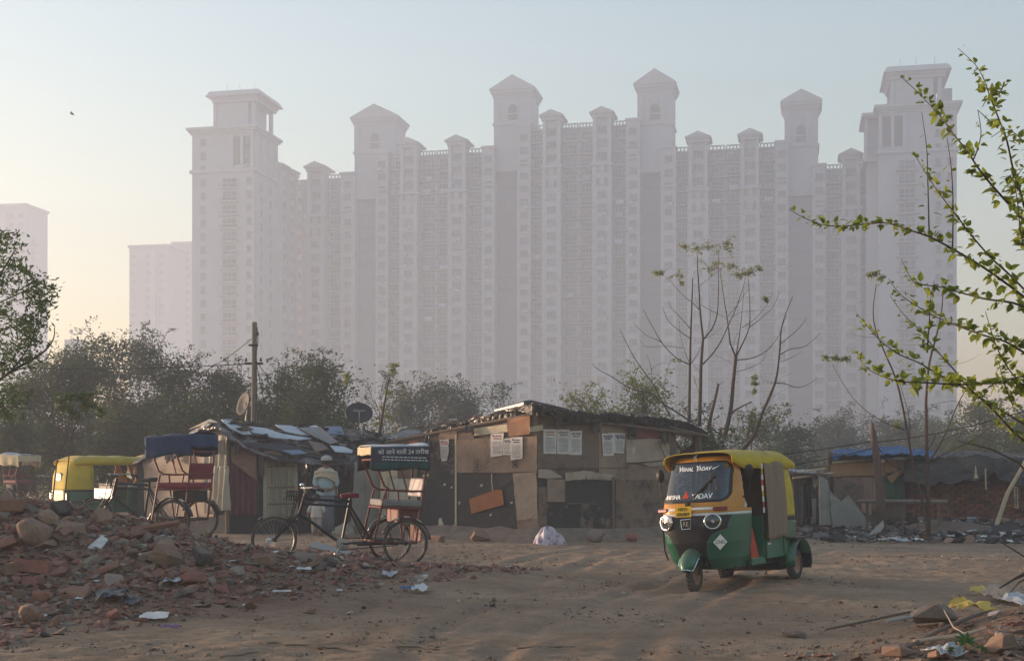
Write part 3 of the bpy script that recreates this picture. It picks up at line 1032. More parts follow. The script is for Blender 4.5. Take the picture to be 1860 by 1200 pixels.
    # steering column and handlebar
    b = MB(); b.tube([(1.0, 0, 0.35), (0.80, 0, 0.98)], 0.03, 8); b.tube([(0.74, -0.30, 1.02), (0.80, -0.1, 1.0), (0.80, 0.1, 1.0), (0.74, 0.30, 1.02)], 0.015, 8); b.build('handlebar', M_black, root)
    b = MB(); b.bx(0.98, 0.90, -0.46, 0.46, 0.90, 1.06); b.build('dashboard', M_black, root, bevel=0.02)
    # wheels
    wheel(root, 'front_wheel', (1.10, 0, 0.205), 0.205, 0.115, M_rim, yaw=R(6 if hero else 0))
    for sg in (1, -1): wheel(root, 'rear_wheel', (-0.92, sg * 0.58, 0.205), 0.205, 0.115, M_rim)
    # front mudguard: domed cap over the wheel with bright edge
    def mg(u, v):
        a = R(8 + 150 * v); hw = 0.105 * math.sqrt(max(0.0, 1 - (2 * v - 1) ** 4)) + 0.035
        y = (u - 0.5) * 2
        rr = 0.285 - 0.085 * abs(y) ** 2.5
        return Vector((1.10 + rr * math.cos(a), hw * y * 1.05, 0.215 + rr * math.sin(a) * 1.12))
    MB().surf(mg, 12, 20).build('front_mudguard', M_green, root, smooth=True, solid=0.008)
    e = MB().tube([mg(u, 0.03) for u in np.linspace(0, 1, 9)] + [mg(1, v) for v in np.linspace(0.1, 0.9, 7)], 0.008, 6); e.tube([mg(0, v) for v in np.linspace(0.03, 0.9, 7)], 0.008, 6)
    e.build('mudguard_trim', M_chrome, root)
    b = MB()
    for sg in (1, -1): b.tube([(1.10, sg * 0.085, 0.205), (1.04, sg * 0.09, 0.40), (0.98, sg * 0.05, 0.55)], 0.022, 8)
    b.build('fork', M_black, root)
    # headlamps
    for sg in (1, -1):
        c = front_at(sg * 0.36, 0.855, 0.0)
        M = basis(c, (0.0, 1, 0), (0, 0, 1)) @ Matrix.Rotation(R(22 * sg), 4, 'Y')
        hl = MB().lathe([(0.105, -0.06), (0.108, 0.02), (0.098, 0.035), (0.088, 0.028), (0.086, 0.0)], 28, M @ Matrix.Diagonal((1.15, 0.92, 1, 1))).build('headlamp', M_chrome, root, smooth=True)
        MB().lathe([(0.0, -0.055), (0.04, -0.045), (0.075, -0.015), (0.088, 0.010)], 28, M @ Matrix.Diagonal((1.15, 0.92, 1, 1))).build('reflector', M_lens, hl, smooth=True)
        MB().lathe([(0.0, 0.01), (0.028, 0.0), (0.03, -0.03)], 14, M).build('bulb', M_chrome, hl, smooth=True)
        MB().lathe([(0.0, 0.040), (0.05, 0.034), (0.088, 0.022)], 28, M @ Matrix.Diagonal((1.15, 0.92, 1, 1))).build('lens', GL_CLEAR, hl, smooth=True)
        ic = front_at(sg * 0.44, 1.005, 0.012)
        MB().box(ic, (0.05, 0.20, 0.05), Matrix.Rotation(R(20 * sg), 3, 'Z')).build('turn_indicator', M_amber if not hero else M_red, root, bevel=0.012)
    # rear: tail lamps, slatted engine cover, oval window, bumper
    for sg in (1, -1):
        MB().box((-1.225, sg * 0.46, 0.66), (0.05, 0.10, 0.24)).build('tail_lamp', M_red, root, bevel=0.015)
    b = MB()
    for k in range(5): b.bx(-1.235, -1.265, -0.34, 0.34, 0.50 + 0.075 * k, 0.535 + 0.075 * k)
    b.build('engine_cover_slat', M_plate, root)
    b = MB(); b.bx(-1.24, -1.31, -0.60, 0.60, 0.34, 0.44); b.build('rear_bumper', M_orange, root, bevel=0.02)
    wy = [(0.16 * math.copysign(abs(math.cos(a)) ** 0.6, math.cos(a)), 0.095 * math.copysign(abs(math.sin(a)) ** 0.6, math.sin(a))) for a in np.linspace(0, 2 * math.pi, 25)[:-1]]
    Mr = basis((-1.232, 0, 1.18), (0, 1, 0), (0, 0, 1))
    b = MB().tube([Mr @ Vector((x * 1.1, y * 1.1, 0)) for x, y in wy + wy[:1]], 0.016, 6); b.build('rear_window_frame', M_black, root)
    MB().prism(wy, 0.02, basis((-1.245, 0, 1.18), (0, 1, 0), (0, 0, 1))).build('rear_window', M_white, root)
    if not hero:
        return root
    # ---------------- hero details
    MB().bx(-0.66, -0.68, -0.55, 0.55, 0.6, 1.60).build('cabin_shade_panel', M_seat, root)  # added black panel, stands in for the shade inside the cabin
    MB().bx(0.70, -0.66, -0.50, 0.50, 1.60, 1.61).build('roof_shade_panel', M_seat, root)  # same under the roof: cabin shade put in as a black sheet
    wm = MB().tube([front_at(-0.02, 1.08, 0.02), front_at(0.03, 1.13, 0.035), front_at(0.24, 1.32, 0.035)], 0.006, 6)
    wm.tube([front_at(0.05, 1.16, 0.03), front_at(0.32, 1.42, 0.03)], 0.011, 5)
    wm.box(front_at(-0.02, 1.07, 0.02), (0.05, 0.05, 0.05)); wm.build('wiper', M_black, root)
    c = front_at(-0.06, 0.985, 0.035)
    MB().box(c, (0.012, 0.26, 0.13)).build('number_plate', M_plate, root, bevel=0.003)
    Y = (0, 1, 0); UP = (0, 0, 1)
    text('plate_lettering', 'HR55', 0.06, M_ink, root, basis(c + Vector((0.008, 0.0, 0.028)), Y, UP), sx=1.1)
    text('plate_lettering', 'AB6887', 0.06, M_ink, root, basis(c + Vector((0.008, 0.0, -0.032)), Y, UP), sx=1.05)
    # lettering follows the slope and curve of the glass, one group per word
    def on_glass(nm, s_, size, y, z, m, sh=0.0, sx=1.0, bold=0.002):
        p = front_at(y, z, 0.006); q = front_at(y, z + 0.05, 0.006); l_ = front_at(y - 0.06, z, 0.006); r_ = front_at(y + 0.06, z, 0.006)
        return text(nm, s_, size, m, root, basis(p, r_ - l_, q - p), sx=sx, shear=sh, bold=bold)
    for k, (ch, yy) in enumerate((('V', -0.245), ('ISHAL', -0.125), ('Y', 0.03), ('ADAV', 0.145))):
        on_glass('windscreen_lettering', ch, 0.105 if len(ch) == 1 else 0.072, yy, 1.505 + (0.006 if len(ch) == 1 else 0), M_sticker, 0.15)
    b = MB(); b.add([front_at(0.25, 1.505, 0.007), front_at(0.27, 1.49, 0.007), front_at(0.36, 1.54, 0.007)], [(0, 1, 2)]); b.build('windscreen_flourish', M_sticker, root)
    on_glass('windscreen_lettering', 'ANI', 0.08, -0.375, 1.165, M_sticker); on_glass('windscreen_lettering', 'SHA', 0.08, -0.235, 1.165, M_sticker)
    on_glass('windscreen_lettering', 'YA', 0.10, 0.075, 1.165, M_sticker); on_glass('windscreen_lettering', 'DAV', 0.10, 0.225, 1.165, M_sticker)
    b = MB()
    for (dy, dz, r_) in ((0, 0, 0.04), (-0.035, -0.02, 0.025), (0.035, -0.02, 0.025), (0, 0.045, 0.028)):
        Mx = basis(front_at(-0.08 + dy * 0.8, 1.175 + dz * 0.8, 0.006), front_at(-0.04, 1.18) - front_at(-0.16, 1.18), front_at(-0.1, 1.23) - front_at(-0.1, 1.18))
        b.lathe([(0, 0.002), (r_ * 0.8, 0.001)], 10, Mx)
    b.build('red_sticker', M_reds, root)
    # badge
    c = front_at(-0.03, 0.83, 0.012)
    MB().tube([c + Vector((0, dy, dz)) for dy, dz in ((-0.075, 0.055), (0.085, 0.065), (0.075, -0.055), (-0.06, -0.06), (-0.075, 0.055), (0.085, 0.065))], 0.007, 6).build('badge_frame', M_chrome, root)
    text('badge_lettering', 'RE', 0.085, M_chrome, root, basis(c + Vector((0.004, 0.005, 0)), Y, UP))
    # CNG diamond on the cowl
    y, z = 0.42, 0.60
    p = front_at(y, z, 0.006); ax = (front_at(y + 0.02, z, 0.006) - front_at(y - 0.02, z, 0.006)); ay = front_at(y, z + 0.03, 0.006) - front_at(y, z - 0.03, 0.006)
    Md = basis(p, ax, ay)
    cng = MB().prism([(-0.1, 0), (0, -0.1), (0.1, 0), (0, 0.1)], 0.004, Md).build('gas_sticker', M_sticker, root)
    text('gas_lettering', 'CNG', 0.062, M_ink, cng, Md @ Matrix.Translation((0, 0, 0.006)))
    # antennas / bulb holder on the visor
    b = MB()
    v = front_at(-0.05, 1.63, 0.03)
    for dy in (-0.03, 0.0, 0.03): b.tube([v + Vector((0, dy, -0.03)), v + Vector((0, dy * 0.6, 0.03)), v + Vector((-0.02, dy * 1.6, 0.085))], 0.004, 5)
    b.box(v + Vector((0.01, 0, -0.05)), (0.02, 0.05, 0.02)); b.build('visor_ornament', M_chrome, root)
    # curtain: one heavy sheet with folds, striped door post, red foot board, driver's print
    def cur(u, v):
        x = 0.03 - 0.62 * u - 0.05 * v * u
        return Vector((x, 0.625 + 0.018 * math.sin(u * 9 + v * 2) + 0.03 * math.sin(v * 2.6) * (0.3 + u), 1.56 - 0.98 * v - 0.02 * math.sin(u * 7)))
    MB().surf(cur, 24, 20).build('curtain', M_curtain, root, smooth=True, solid=0.004)
    for k in range(9):
        z = 0.92 + 0.07 * k
        MB().tube([(0.04, 0.60, z), (0.04, 0.60, z + 0.068)], 0.014, 8).build('striped_post', (M_sticker, M_reds, M_sticker, M_plate)[k % 4], root)
    MB().add([(0.36, 0.52, 0.36), (0.12, 0.52, 0.36), (0.33, 0.52, 0.86), (0.37, 0.52, 0.86)], [(0, 1, 2, 3)]).build('red_kick_panel', M_redpaint, root, solid=0.01)
    b = MB()
    for k in range(3): b.box((-0.03 - 0.035 * k, 0.604, 0.52), (0.018, 0.006, 0.018))
    b.build('reflector_dots', M_sticker, root)
    MB().bx(-0.02, -0.12, 0.6, 0.606, 0.60, 0.615 + 0.02).build('yellow_tag', M_plate, root)
    # side stay with dangling strap on the far side
    y, z = -0.55, 1.0
    q = front_at(-0.57, 1.0, 0.03)
    MB().tube([q, q + Vector((-0.02, -0.05, -0.25)), q + Vector((0, -0.03, -0.5)), q + Vector((0.02, 0.03, -0.62))], 0.014, 6).build('hanging_strap', M_black, root)
    return root


GL_CLEAR = glass_mat('clear_lens', (0.9, 0.92, 0.92), 0.03, 0.08)


# ---------------- people: one continuous skinned body each
def skin_body(name, joints, edges, mtl, parent, sub=2):
    """joints: {key: (pos, radius)}; grows one surface along the edges"""
    keys = list(joints)
    me = bpy.data.meshes.new(name)
    me.from_pydata([joints[k][0] for k in keys], [(keys.index(a), keys.index(b)) for a, b in edges], [])
    o = link(name, me, parent)
    md = o.modifiers.new('skin', 'SKIN')
    md.use_smooth_shade = True
    for i, k in enumerate(keys):
        sv = me.skin_vertices[0].data[i]
        r = joints[k][1]
        sv.radius = r if hasattr(r, '__len__') else (r, r)
        sv.use_root = (i == 0)
    ss = o.modifiers.new('sub', 'SUBSURF'); ss.levels = sub; ss.render_levels = sub
    me.materials.append(mtl)
    return o


M_skin = mat('brown_skin', (0.20, 0.10, 0.06), 0.6, var=0.15, scale=10)
M_hair = mat('black_hair', (0.012, 0.010, 0.009), 0.5, var=0.3, scale=40, stretch=(1, 1, 0.2))
M_shawl = mat('cream_shawl', (0.50, 0.42, 0.33), 0.95, c2=(0.38, 0.31, 0.24), scale=5, bump=0.4, bscale=26, stretch=(1, 1, 3))
M_shirt = mat('pale_blue_cotton', (0.28, 0.37, 0.40), 0.9, c2=(0.22, 0.30, 0.34), scale=6)
M_lungi = mat('grey_blue_cotton', (0.12, 0.145, 0.18), 0.9, c2=(0.09, 0.11, 0.14), scale=4, stretch=(5, 5, 0.5))
M_childtop = mat('washed_white_cotton', (0.42, 0.38, 0.35), 0.95, var=0.2, scale=6)
M_childbot = mat('washed_grey_cotton', (0.30, 0.27, 0.26), 0.95, var=0.2, scale=6)
M_jacket = mat('black_jacket', (0.014, 0.013, 0.015), 0.7, var=0.3, scale=8)
M_darktrouser = mat('dark_trousers', (0.03, 0.03, 0.035), 0.85, var=0.2)
M_eye = mat('eye_dark', (0.02, 0.015, 0.012), 0.3, var=0.1)
M_lip = mat('lip', (0.16, 0.06, 0.045), 0.6, var=0.1)


def head_bits(parent, c, r, facing, hair=True):
    """eyes, brows, nose, mouth, ears on a head of radius r centred at c; facing = yaw vector"""
    f = Vector(facing).normalized(); s_ = Vector((-f.y, f.x, 0)).normalized(); u = s_.cross(f) * -1
    if u.z < 0: u = -u
    fe = MB()
    for k in (-1, 1): fe.lathe([(0, r * 0.10), (r * 0.10, r * 0.05), (r * 0.13, 0)], 10, basis(c + f * r * 0.80 + s_ * k * r * 0.36 + u * r * 0.02, s_, u))
    fe.build('eye', M_eye, parent, smooth=True)
    n_ = MB().hull([c + f * r * 0.85 + u * r * 0.05, c + f * r * 1.12 - u * r * 0.28, c + f * r * 0.8 + s_ * r * 0.17 - u * r * 0.32, c + f * r * 0.8 - s_ * r * 0.17 - u * r * 0.32, c + f * r * 0.7])
    n_.build('nose', M_skin, parent)
    MB().box(c + f * r * 0.84 - u * r * 0.58, (r * 0.12, r * 0.5, r * 0.10), Matrix((f, s_, u)).transposed()).build('mouth', M_lip, parent, bevel=r * 0.03)
    for k in (-1, 1): MB().hull([c + s_ * k * r * (0.85 + 0.16 * (j % 2)) + u * r * (0.22 - 0.11 * j) - f * r * 0.06 * (j % 3) for j in range(6)]).build('ear', M_skin, parent)
    if hair:
        hm_ = MB()
        def cap(a, b):
            th = a * 2 * math.pi; ph = b * math.pi * 0.56
            d = f * math.cos(th) * math.sin(ph) + s_ * math.sin(th) * math.sin(ph) + u * math.cos(ph)
            k = 1.08 + 0.03 * math.sin(7 * th + 3 * ph)
            back = max(0, -d.dot(f))
            return c + d * r * k + (-u) * r * 0.25 * back * b - f * r * 0.10
        hm_.surf(cap, 24, 10); hm_.build('hair', M_hair, parent, smooth=True, solid=r * 0.06)


def hand(J, E, wrist, w_pos, d, side, s_=1.0):
    """palm and five fingers continuing a forearm; d = pointing direction"""
    d = Vector(d).normalized(); sd = Vector(side).normalized()
    J[wrist + '_palm'] = (w_pos + d * 0.06 * s_, (0.034 * s_, 0.018 * s_)); E.append((wrist, wrist + '_palm'))
    for k, (o, ln) in enumerate(((-0.028, 0.062), (-0.009, 0.075), (0.010, 0.070), (0.028, 0.055))):
        a = wrist + '_f%d' % k
        p = w_pos + d * 0.085 * s_ + sd * o * s_
        curl = Vector((0, 0, 0))
        J[a] = (p, 0.0085 * s_); J[a + 'm'] = (p + d * ln * 0.55 * s_, 0.008 * s_)
        n_ = d.cross(sd)
        J[a + 't'] = (p + d * ln * s_ * 0.95 + n_ * 0.018 * s_, 0.007 * s_)
        E += [(wrist + '_palm', a), (a, a + 'm'), (a + 'm', a + 't')]
    p = w_pos + d * 0.03 * s_ - sd * 0.035 * s_
    J[wrist + '_th'] = (p, 0.010 * s_); J[wrist + '_tt'] = (p + d * 0.045 * s_ - sd * 0.02 * s_, 0.008 * s_)
    E += [(wrist, wrist + '_th'), (wrist + '_th', wrist + '_tt')]


def loft(rings, n=24, wob=0.0, wn=7, seed=0):
    """rings: (cx, cy, z, rx, ry) bottom to top; folds modulate the radius"""
    b = MB()
    rnd = random.Random(seed)
    ph = rnd.random() * 6
    k = len(rings)
    vs = []
    for i, (cx, cy, z, rx, ry) in enumerate(rings):
        for j in range(n):
            a = 2 * math.pi * j / n
            m = 1 + wob * math.sin(wn * a + ph + i * 0.5) * (1 - 0.4 * i / max(1, k - 1))
            vs.append((cx + rx * m * math.cos(a), cy + ry * m * math.sin(a), z))
    b.add(vs, [(i * n + j, i * n + (j + 1) % n, (i + 1) * n + (j + 1) % n, (i + 1) * n + j) for i in range(k - 1) for j in range(n)])
    return b


auto = auto_rickshaw('green and yellow auto rickshaw on the dirt track with brown side curtain', (0, 0, 0), 0, hero=True)
HX, HY = X(1330, 17.7), 17.7
auto.location = (HX, HY, float(gz(HX, HY)) + 0.0)
auto.rotation_euler = (R(3.4), R(0.0), R(-90 - 33.0))
auto.scale = (1.06, 0.88, 1.03)

# driver inside
def seated_driver():
    o = thing('person', 'driver in black jacket with white print seated inside the auto rickshaw', 'person', auto.location, auto.rotation_euler[2])
    o.rotation_euler = auto.rotation_euler; o.scale = auto.scale
    V = Vector
    J = {'pel': (V((0.16, 0, 0.76)), (0.16, 0.13)), 'sp': (V((0.15, 0, 0.95)), (0.15, 0.12)), 'ch': (V((0.18, 0, 1.12)), (0.17, 0.12)), 'nk': (V((0.22, 0, 1.26)), 0.06),
         'hd0': (V((0.24, 0, 1.32)), 0.07), 'hd': (V((0.25, 0, 1.40)), (0.085, 0.095)), 'top': (V((0.245, 0, 1.46)), 0.07)}
    E = [('pel', 'sp'), ('sp', 'ch'), ('ch', 'nk'), ('nk', 'hd0'), ('hd0', 'hd'), ('hd', 'top')]
    for sg, t in ((1, 'l'), (-1, 'r')):
        J['sh' + t] = (V((0.19, sg * 0.18, 1.16)), 0.07); J['el' + t] = (V((0.40, sg * 0.27, 0.98)), 0.048); J['wr' + t] = (V((0.66, sg * 0.25, 1.03)), 0.03)
        E += [('ch', 'sh' + t), ('sh' + t, 'el' + t), ('el' + t, 'wr' + t)]
        hand(J, E, 'wr' + t, J['wr' + t][0], (1, 0, 0.1), (0, 1, 0))
        J['hp' + t] = (V((0.22, sg * 0.11, 0.74)), 0.10); J['kn' + t] = (V((0.62, sg * 0.17, 0.74)), 0.07); J['an' + t] = (V((0.66, sg * 0.17, 0.38)), 0.045); J['ft' + t] = (V((0.80, sg * 0.18, 0.345)), (0.04, 0.035))
        E += [('pel', 'hp' + t), ('hp' + t, 'kn' + t), ('kn' + t, 'an' + t), ('an' + t, 'ft' + t)]
    skin_body('body', J, E, M_skin, o)
    head_bits(o, V((0.25, 0, 1.405)), 0.092, (1, 0, 0))
    b = loft([(0.16, 0, 0.70, 0.185, 0.20), (0.155, 0, 0.9, 0.175, 0.195), (0.18, 0, 1.08, 0.18, 0.215), (0.20, 0, 1.19, 0.14, 0.20), (0.22, 0, 1.25, 0.075, 0.085)], 24, 0.03, 5)
    for sg in (1, -1): b.tube([(0.19, sg * 0.19, 1.165), (0.30, sg * 0.25, 1.06), (0.40, sg * 0.28, 0.98), (0.62, sg * 0.255, 1.025)], [0.085, 0.075, 0.065, 0.05], 12)
    jk = b.build('jacket', M_jacket, o, smooth=True)
    pts = [(0.0, 0.0), (0.10, -0.03), (0.22, -0.02), (0.30, 0.03), (0.22, 0.05), (0.27, 0.09), (0.18, 0.075), (0.12, 0.12), (0.09, 0.07), (0.04, 0.10), (0.02, 0.05)]
    for sg in (1,):
        MB().add([V((0.05 + x * 0.9, sg * (0.375 - 0.4 * max(0, z) - 0.25 * abs(x - 0.14)), 1.03 + z)) for x, z in pts], [tuple(range(len(pts)))]).build('jacket_print', M_sticker, jk, solid=0.004)
    for sg in (1, -1):
        MB().tube([(0.2, sg * 0.11, 0.74), (0.62, sg * 0.17, 0.745), (0.66, sg * 0.17, 0.42)], [0.115, 0.085, 0.06], 12).build('trouser_leg', M_darktrouser, o, smooth=True)
    return o


seated_driver()

a2 = auto_rickshaw('parked auto rickshaw at far left, its sunlit rear towards the bushes', (X(165, 37), 37, 0), 0)
a2.location = (X(188, 35.0), 35.0, float(gz(X(188, 35.0), 35.0)) + 0.05)
a2.rotation_euler = (0, 0, R(43))
a3 = auto_rickshaw('second parked auto rickshaw, mostly hidden behind the cardboard hut corner', (0, 0, 0), 0)
a3.location = (X(312, 38.2), 38.2, float(gz(X(312, 38.2), 38.2)))
a3.rotation_euler = (0, 0, R(40))

# ================================================================== CYCLE RICKSHAWS
M_cyc = mat('black_enamel', (0.012, 0.012, 0.014), 0.45, var=0.3, scale=10, spec=0.4, stain=(0.06, 0.035, 0.022), sscale=14, samt=0.2)
M_redf = mat('dull_red_frame', (0.16, 0.035, 0.03), 0.6, c2=(0.10, 0.028, 0.024), scale=12, stain=(0.10, 0.07, 0.05), sscale=14, samt=0.25)
M_redseat = mat('red_rexine', (0.20, 0.02, 0.035), 0.6, c2=(0.15, 0.018, 0.028), scale=6, dust=0.3)
M_greyseat = mat('grey_seat_cover', (0.22, 0.21, 0.20), 0.8, c2=(0.14, 0.13, 0.125), scale=6, dust=0.3)
M_steel = mat('dull_steel', (0.35, 0.35, 0.35), 0.4, c2=(0.2, 0.18, 0.16), scale=20, metal=0.8)
M_bluetarp = mat('blue_tarp', (0.028, 0.052, 0.115), 0.85, c2=(0.018, 0.036, 0.085), scale=4, bump=0.3, bscale=12, dust=0.25)
M_banner = mat('purple_banner', (0.07, 0.03, 0.06), 0.8, c2=(0.03, 0.055, 0.075), scale=1.2, dust=0.3)
M_creamcov = mat('worn_cream_cover', (0.50, 0.42, 0.28), 0.9, c2=(0.38, 0.31, 0.20), scale=9, dust=0.2)
M_paleblue = mat('faded_blue_cover', (0.33, 0.38, 0.42), 0.9, c2=(0.40, 0.35, 0.33), scale=5)
M_bannertext = mat('banner_print', (0.62, 0.58, 0.56), 0.8, var=0.2, scale=20)
M_silver = mat('silver_rexine', (0.40, 0.36, 0.36), 0.5, c2=(0.30, 0.26, 0.27), scale=5, bump=0.5, bscale=14)
M_palefender = mat('fender_stripes', (0.42, 0.38, 0.24), 0.7, c2=(0.30, 0.25, 0.15), scale=10)


def bike_wheel(parent, c, r, yaw, name='wheel'):
    M = Matrix.Translation(c) @ Matrix.Rotation(yaw, 4, 'Z') @ Matrix.Rotation(R(90), 4, 'X')
    n = 40
    prof = [(r - 0.026 + 0.026 * math.cos(a), 0.024 * math.sin(a)) for a in np.linspace(0, 2 * math.pi, 9)]
    wo = MB().lathe(prof, n, M).build(name, M_tyre, parent, smooth=True)
    MB().lathe([(r - 0.036, -0.012), (r - 0.05, -0.014), (r - 0.05, 0.014), (r - 0.036, 0.012)], n, M).build('rim', M_steel, wo)
    MB().lathe([(0.0, -0.05), (0.03, -0.045), (0.03, -0.035), (0.018, -0.03), (0.018, 0.03), (0.03, 0.035), (0.03, 0.045), (0, 0.05)], 12, M).build('hub', M_cyc, wo)
    sp = MB()
    for k in range(32):
        a = 2 * math.pi * k / 32; b_ = a + (0.5 if k % 2 else -0.5) * 0.9
        sp.tube([M @ Vector((0.028 * math.cos(b_), 0.028 * math.sin(b_), 0.035 if k % 4 < 2 else -0.035)), M @ Vector(((r - 0.045) * math.cos(a), (r - 0.045) * math.sin(a), 0))], 0.0018, 3, False)
    so = sp.build('spokes', M_steel, wo); so['kind'] = 'stuff'
    return wo


def cycle_rickshaw(label, loc, rz, canopy='banner', full=True, red=True):
    """local x forward; rear axle at x=0, front hub at x=1.85"""
    root = thing('cycle_rickshaw', label, 'cycle rickshaw', loc, rz, 'cycle rickshaws')
    r = 0.345; FX = 1.86
    fm = M_redf
    bike_wheel(root, (FX, 0, r), r, R(6), 'front_wheel')
    for sg in (1, -1):
        bike_wheel(root, (0, sg * 0.44, r), r, 0, 'rear_wheel')
        # mudguard over the rear wheel with pale painted patches
        def mg(u, v, sg=sg):
            a = R(20 + 150 * v); rr = r + 0.05 - 0.02 * (2 * u - 1) ** 2
            return Vector((rr * math.cos(a), sg * 0.44 + (u - 0.5) * 0.11, r + rr * math.sin(a)))
        g = MB().surf(mg, 4, 18).build('mudguard', M_cyc, root, smooth=True, solid=0.003)
        if full:
            for v in (0.25, 0.42, 0.62):
                MB().surf(lambda u, w_: mg(u, v + w_ * 0.09) * 1.0 + Vector((0, 0, 0.006)), 4, 3).build('painted_patch', M_palefender, g, smooth=True)
    fr = MB()
    HT = Vector((FX - 0.42, 0, 0.98)); HB = Vector((FX - 0.36, 0, 0.74)); BBK = Vector((FX - 1.0, 0, 0.30)); ST = Vector((FX - 1.10, 0, 0.93))
    fr.tube([HT + Vector((-0.02, 0, 0.06)), HB], 0.0286, 8)
    fr.tube([HT + Vector((0.01, 0, -0.02)), ST], 0.0221, 8)
    fr.tube([HT + Vector((0.03, 0, -0.10)), ST + Vector((0.02, 0, -0.07))], 0.0195, 8)
    fr.tube([HB, BBK], 0.0247, 8)
    fr.tube([ST + Vector((-0.01, 0, 0.06)), BBK], 0.0221, 8)
    for sg in (1, -1):
        fr.tube([BBK + Vector((0, sg * 0.05, 0)), (0.52, sg * 0.08, 0.33), (0.30, sg * 0.30, 0.34)], 0.0156, 6)
        fr.tube([ST + Vector((0, sg * 0.02, -0.05)), (0.42, sg * 0.07, 0.36)], 0.0130, 6)
        fr.tube([ST + Vector((0, sg * 0.02, -0.12)), (0.50, sg * 0.12, 0.36)], 0.0104, 6)
        # long chassis rails, axle brackets
        fr.tube([(0.66, sg * 0.16, 0.30), (0.30, sg * 0.30, 0.33), (-0.20, sg * 0.32, 0.35)], 0.0234, 6)
    fr.tube([(0.0, -0.50, r), (0.0, 0.50, r)], 0.0208, 8)
    fr.tube([(0.34, -0.30, 0.34), (0.34, 0.30, 0.34)], 0.0195, 6)
    fr.tube([(-0.2, -0.32, 0.35), (-0.2, 0.32, 0.35)], 0.0195, 6)
    fr.build('frame', M_cyc, root)
    fk = MB()
    for sg in (1, -1):
        fk.tube([HB + Vector((0.01, sg * 0.05, 0)), Vector((FX - 0.10, sg * 0.055, 0.46)), Vector((FX, sg * 0.055, r))], 0.0156, 6)
        fk.tube([HT + Vector((0.10, sg * 0.09, 0.03)), HB + Vector((0.12, sg * 0.075, -0.05)), Vector((FX, sg * 0.07, r))], 0.0104, 5)
    fk.build('fork', M_cyc, root)
    fmg = MB()
    def mgf(u, v):
        a = R(50 + 120 * v); rr = r + 0.035
        return Vector((FX + rr * math.cos(a), (u - 0.5) * 0.07, r + rr * math.sin(a)))
    fmg.surf(mgf, 3, 14); fmg.build('front_mudguard', M_cyc, root, smooth=True, solid=0.003)
    hb = MB()
    hb.tube([HT + Vector((-0.02, 0, 0.05)), HT + Vector((0.0, 0, 0.13))], 0.0182, 8)
    hb.tube([HT + Vector((-0.22, -0.30, 0.10)), HT + Vector((-0.05, -0.28, 0.14)), HT + Vector((0.03, -0.1, 0.13)), HT + Vector((0.03, 0.1, 0.13)), HT + Vector((-0.05, 0.28, 0.14)), HT + Vector((-0.22, 0.30, 0.10))], 0.0143, 8)
    ho = hb.build('handlebar', M_steel, root)
    for sg in (1, -1): MB().tube([HT + Vector((-0.23, sg * 0.30, 0.098)), HT + Vector((-0.12, sg * 0.292, 0.12))], 0.0221, 8).build('grip', M_black, ho)
    bk = MB()
    for k in range(6):
        bk.tube([HT + Vector((0.10 + 0.035 * k, -0.13, 0.08)), HT + Vector((0.10 + 0.035 * k, -0.11, -0.06)), HT + Vector((0.10 + 0.035 * k, 0.11, -0.06)), HT + Vector((0.10 + 0.035 * k, 0.13, 0.08))], 0.0052, 4)
    for z in (0.08, 0.01): bk.tube([HT + Vector((0.09, -0.13, z)), HT + Vector((0.29, -0.13, z)), HT + Vector((0.29, 0.13, z)), HT + Vector((0.09, 0.13, z)), HT + Vector((0.09, -0.13, z))], 0.0065, 4)
    bk.build('basket', M_cyc, root)
    sd = MB().hull([ST + Vector((0.15, sg * 0.03, 0.10)) for sg in (1, -1)] + [ST + Vector((-0.11, sg * 0.115, 0.13)) for sg in (1, -1)] + [ST + Vector((-0.13, sg * 0.09, 0.06)) for sg in (1, -1)] + [ST + Vector((0.13, sg * 0.025, 0.045)) for sg in (1, -1)] + [ST + Vector((0, sg * 0.07, 0.135)) for sg in (1, -1)])
    sd.build('saddle', M_redseat if red else M_black, root, bevel=0.015)
    ck = MB().lathe([(0.0, 0), (0.02, 0.01), (0.085, 0.006), (0.095, 0.0), (0.085, -0.006), (0.02, -0.01)], 26, basis(BBK + Vector((0, 0.05, 0)), (1, 0, 0), (0, 0, 1)))
    ck.tube([BBK + Vector((0, 0.08, 0)), BBK + Vector((0.09, 0.08, -0.14))], 0.0143, 6); ck.tube([BBK + Vector((0, -0.08, 0)), BBK + Vector((-0.09, -0.08, 0.14))], 0.0143, 6)
    ck.box(BBK + Vector((0.09, 0.12, -0.14)), (0.08, 0.08, 0.025)); ck.box(BBK + Vector((-0.09, -0.12, 0.14)), (0.08, 0.08, 0.025))
    ck.build('crank', M_steel, root)
    ch = MB()
    ch.tube([BBK + Vector((0, 0.05, 0.09)), (0.0, 0.05, r + 0.045)], 0.0078, 4); ch.tube([BBK + Vector((0, 0.05, -0.09)), (0.0, 0.05, r - 0.045)], 0.0078, 4)
    ch.build('chain', M_cyc, root)
    # passenger bench on a tubular frame
    sf = MB()
    SZ = 0.86; BX0, BX1 = -0.26, 0.34
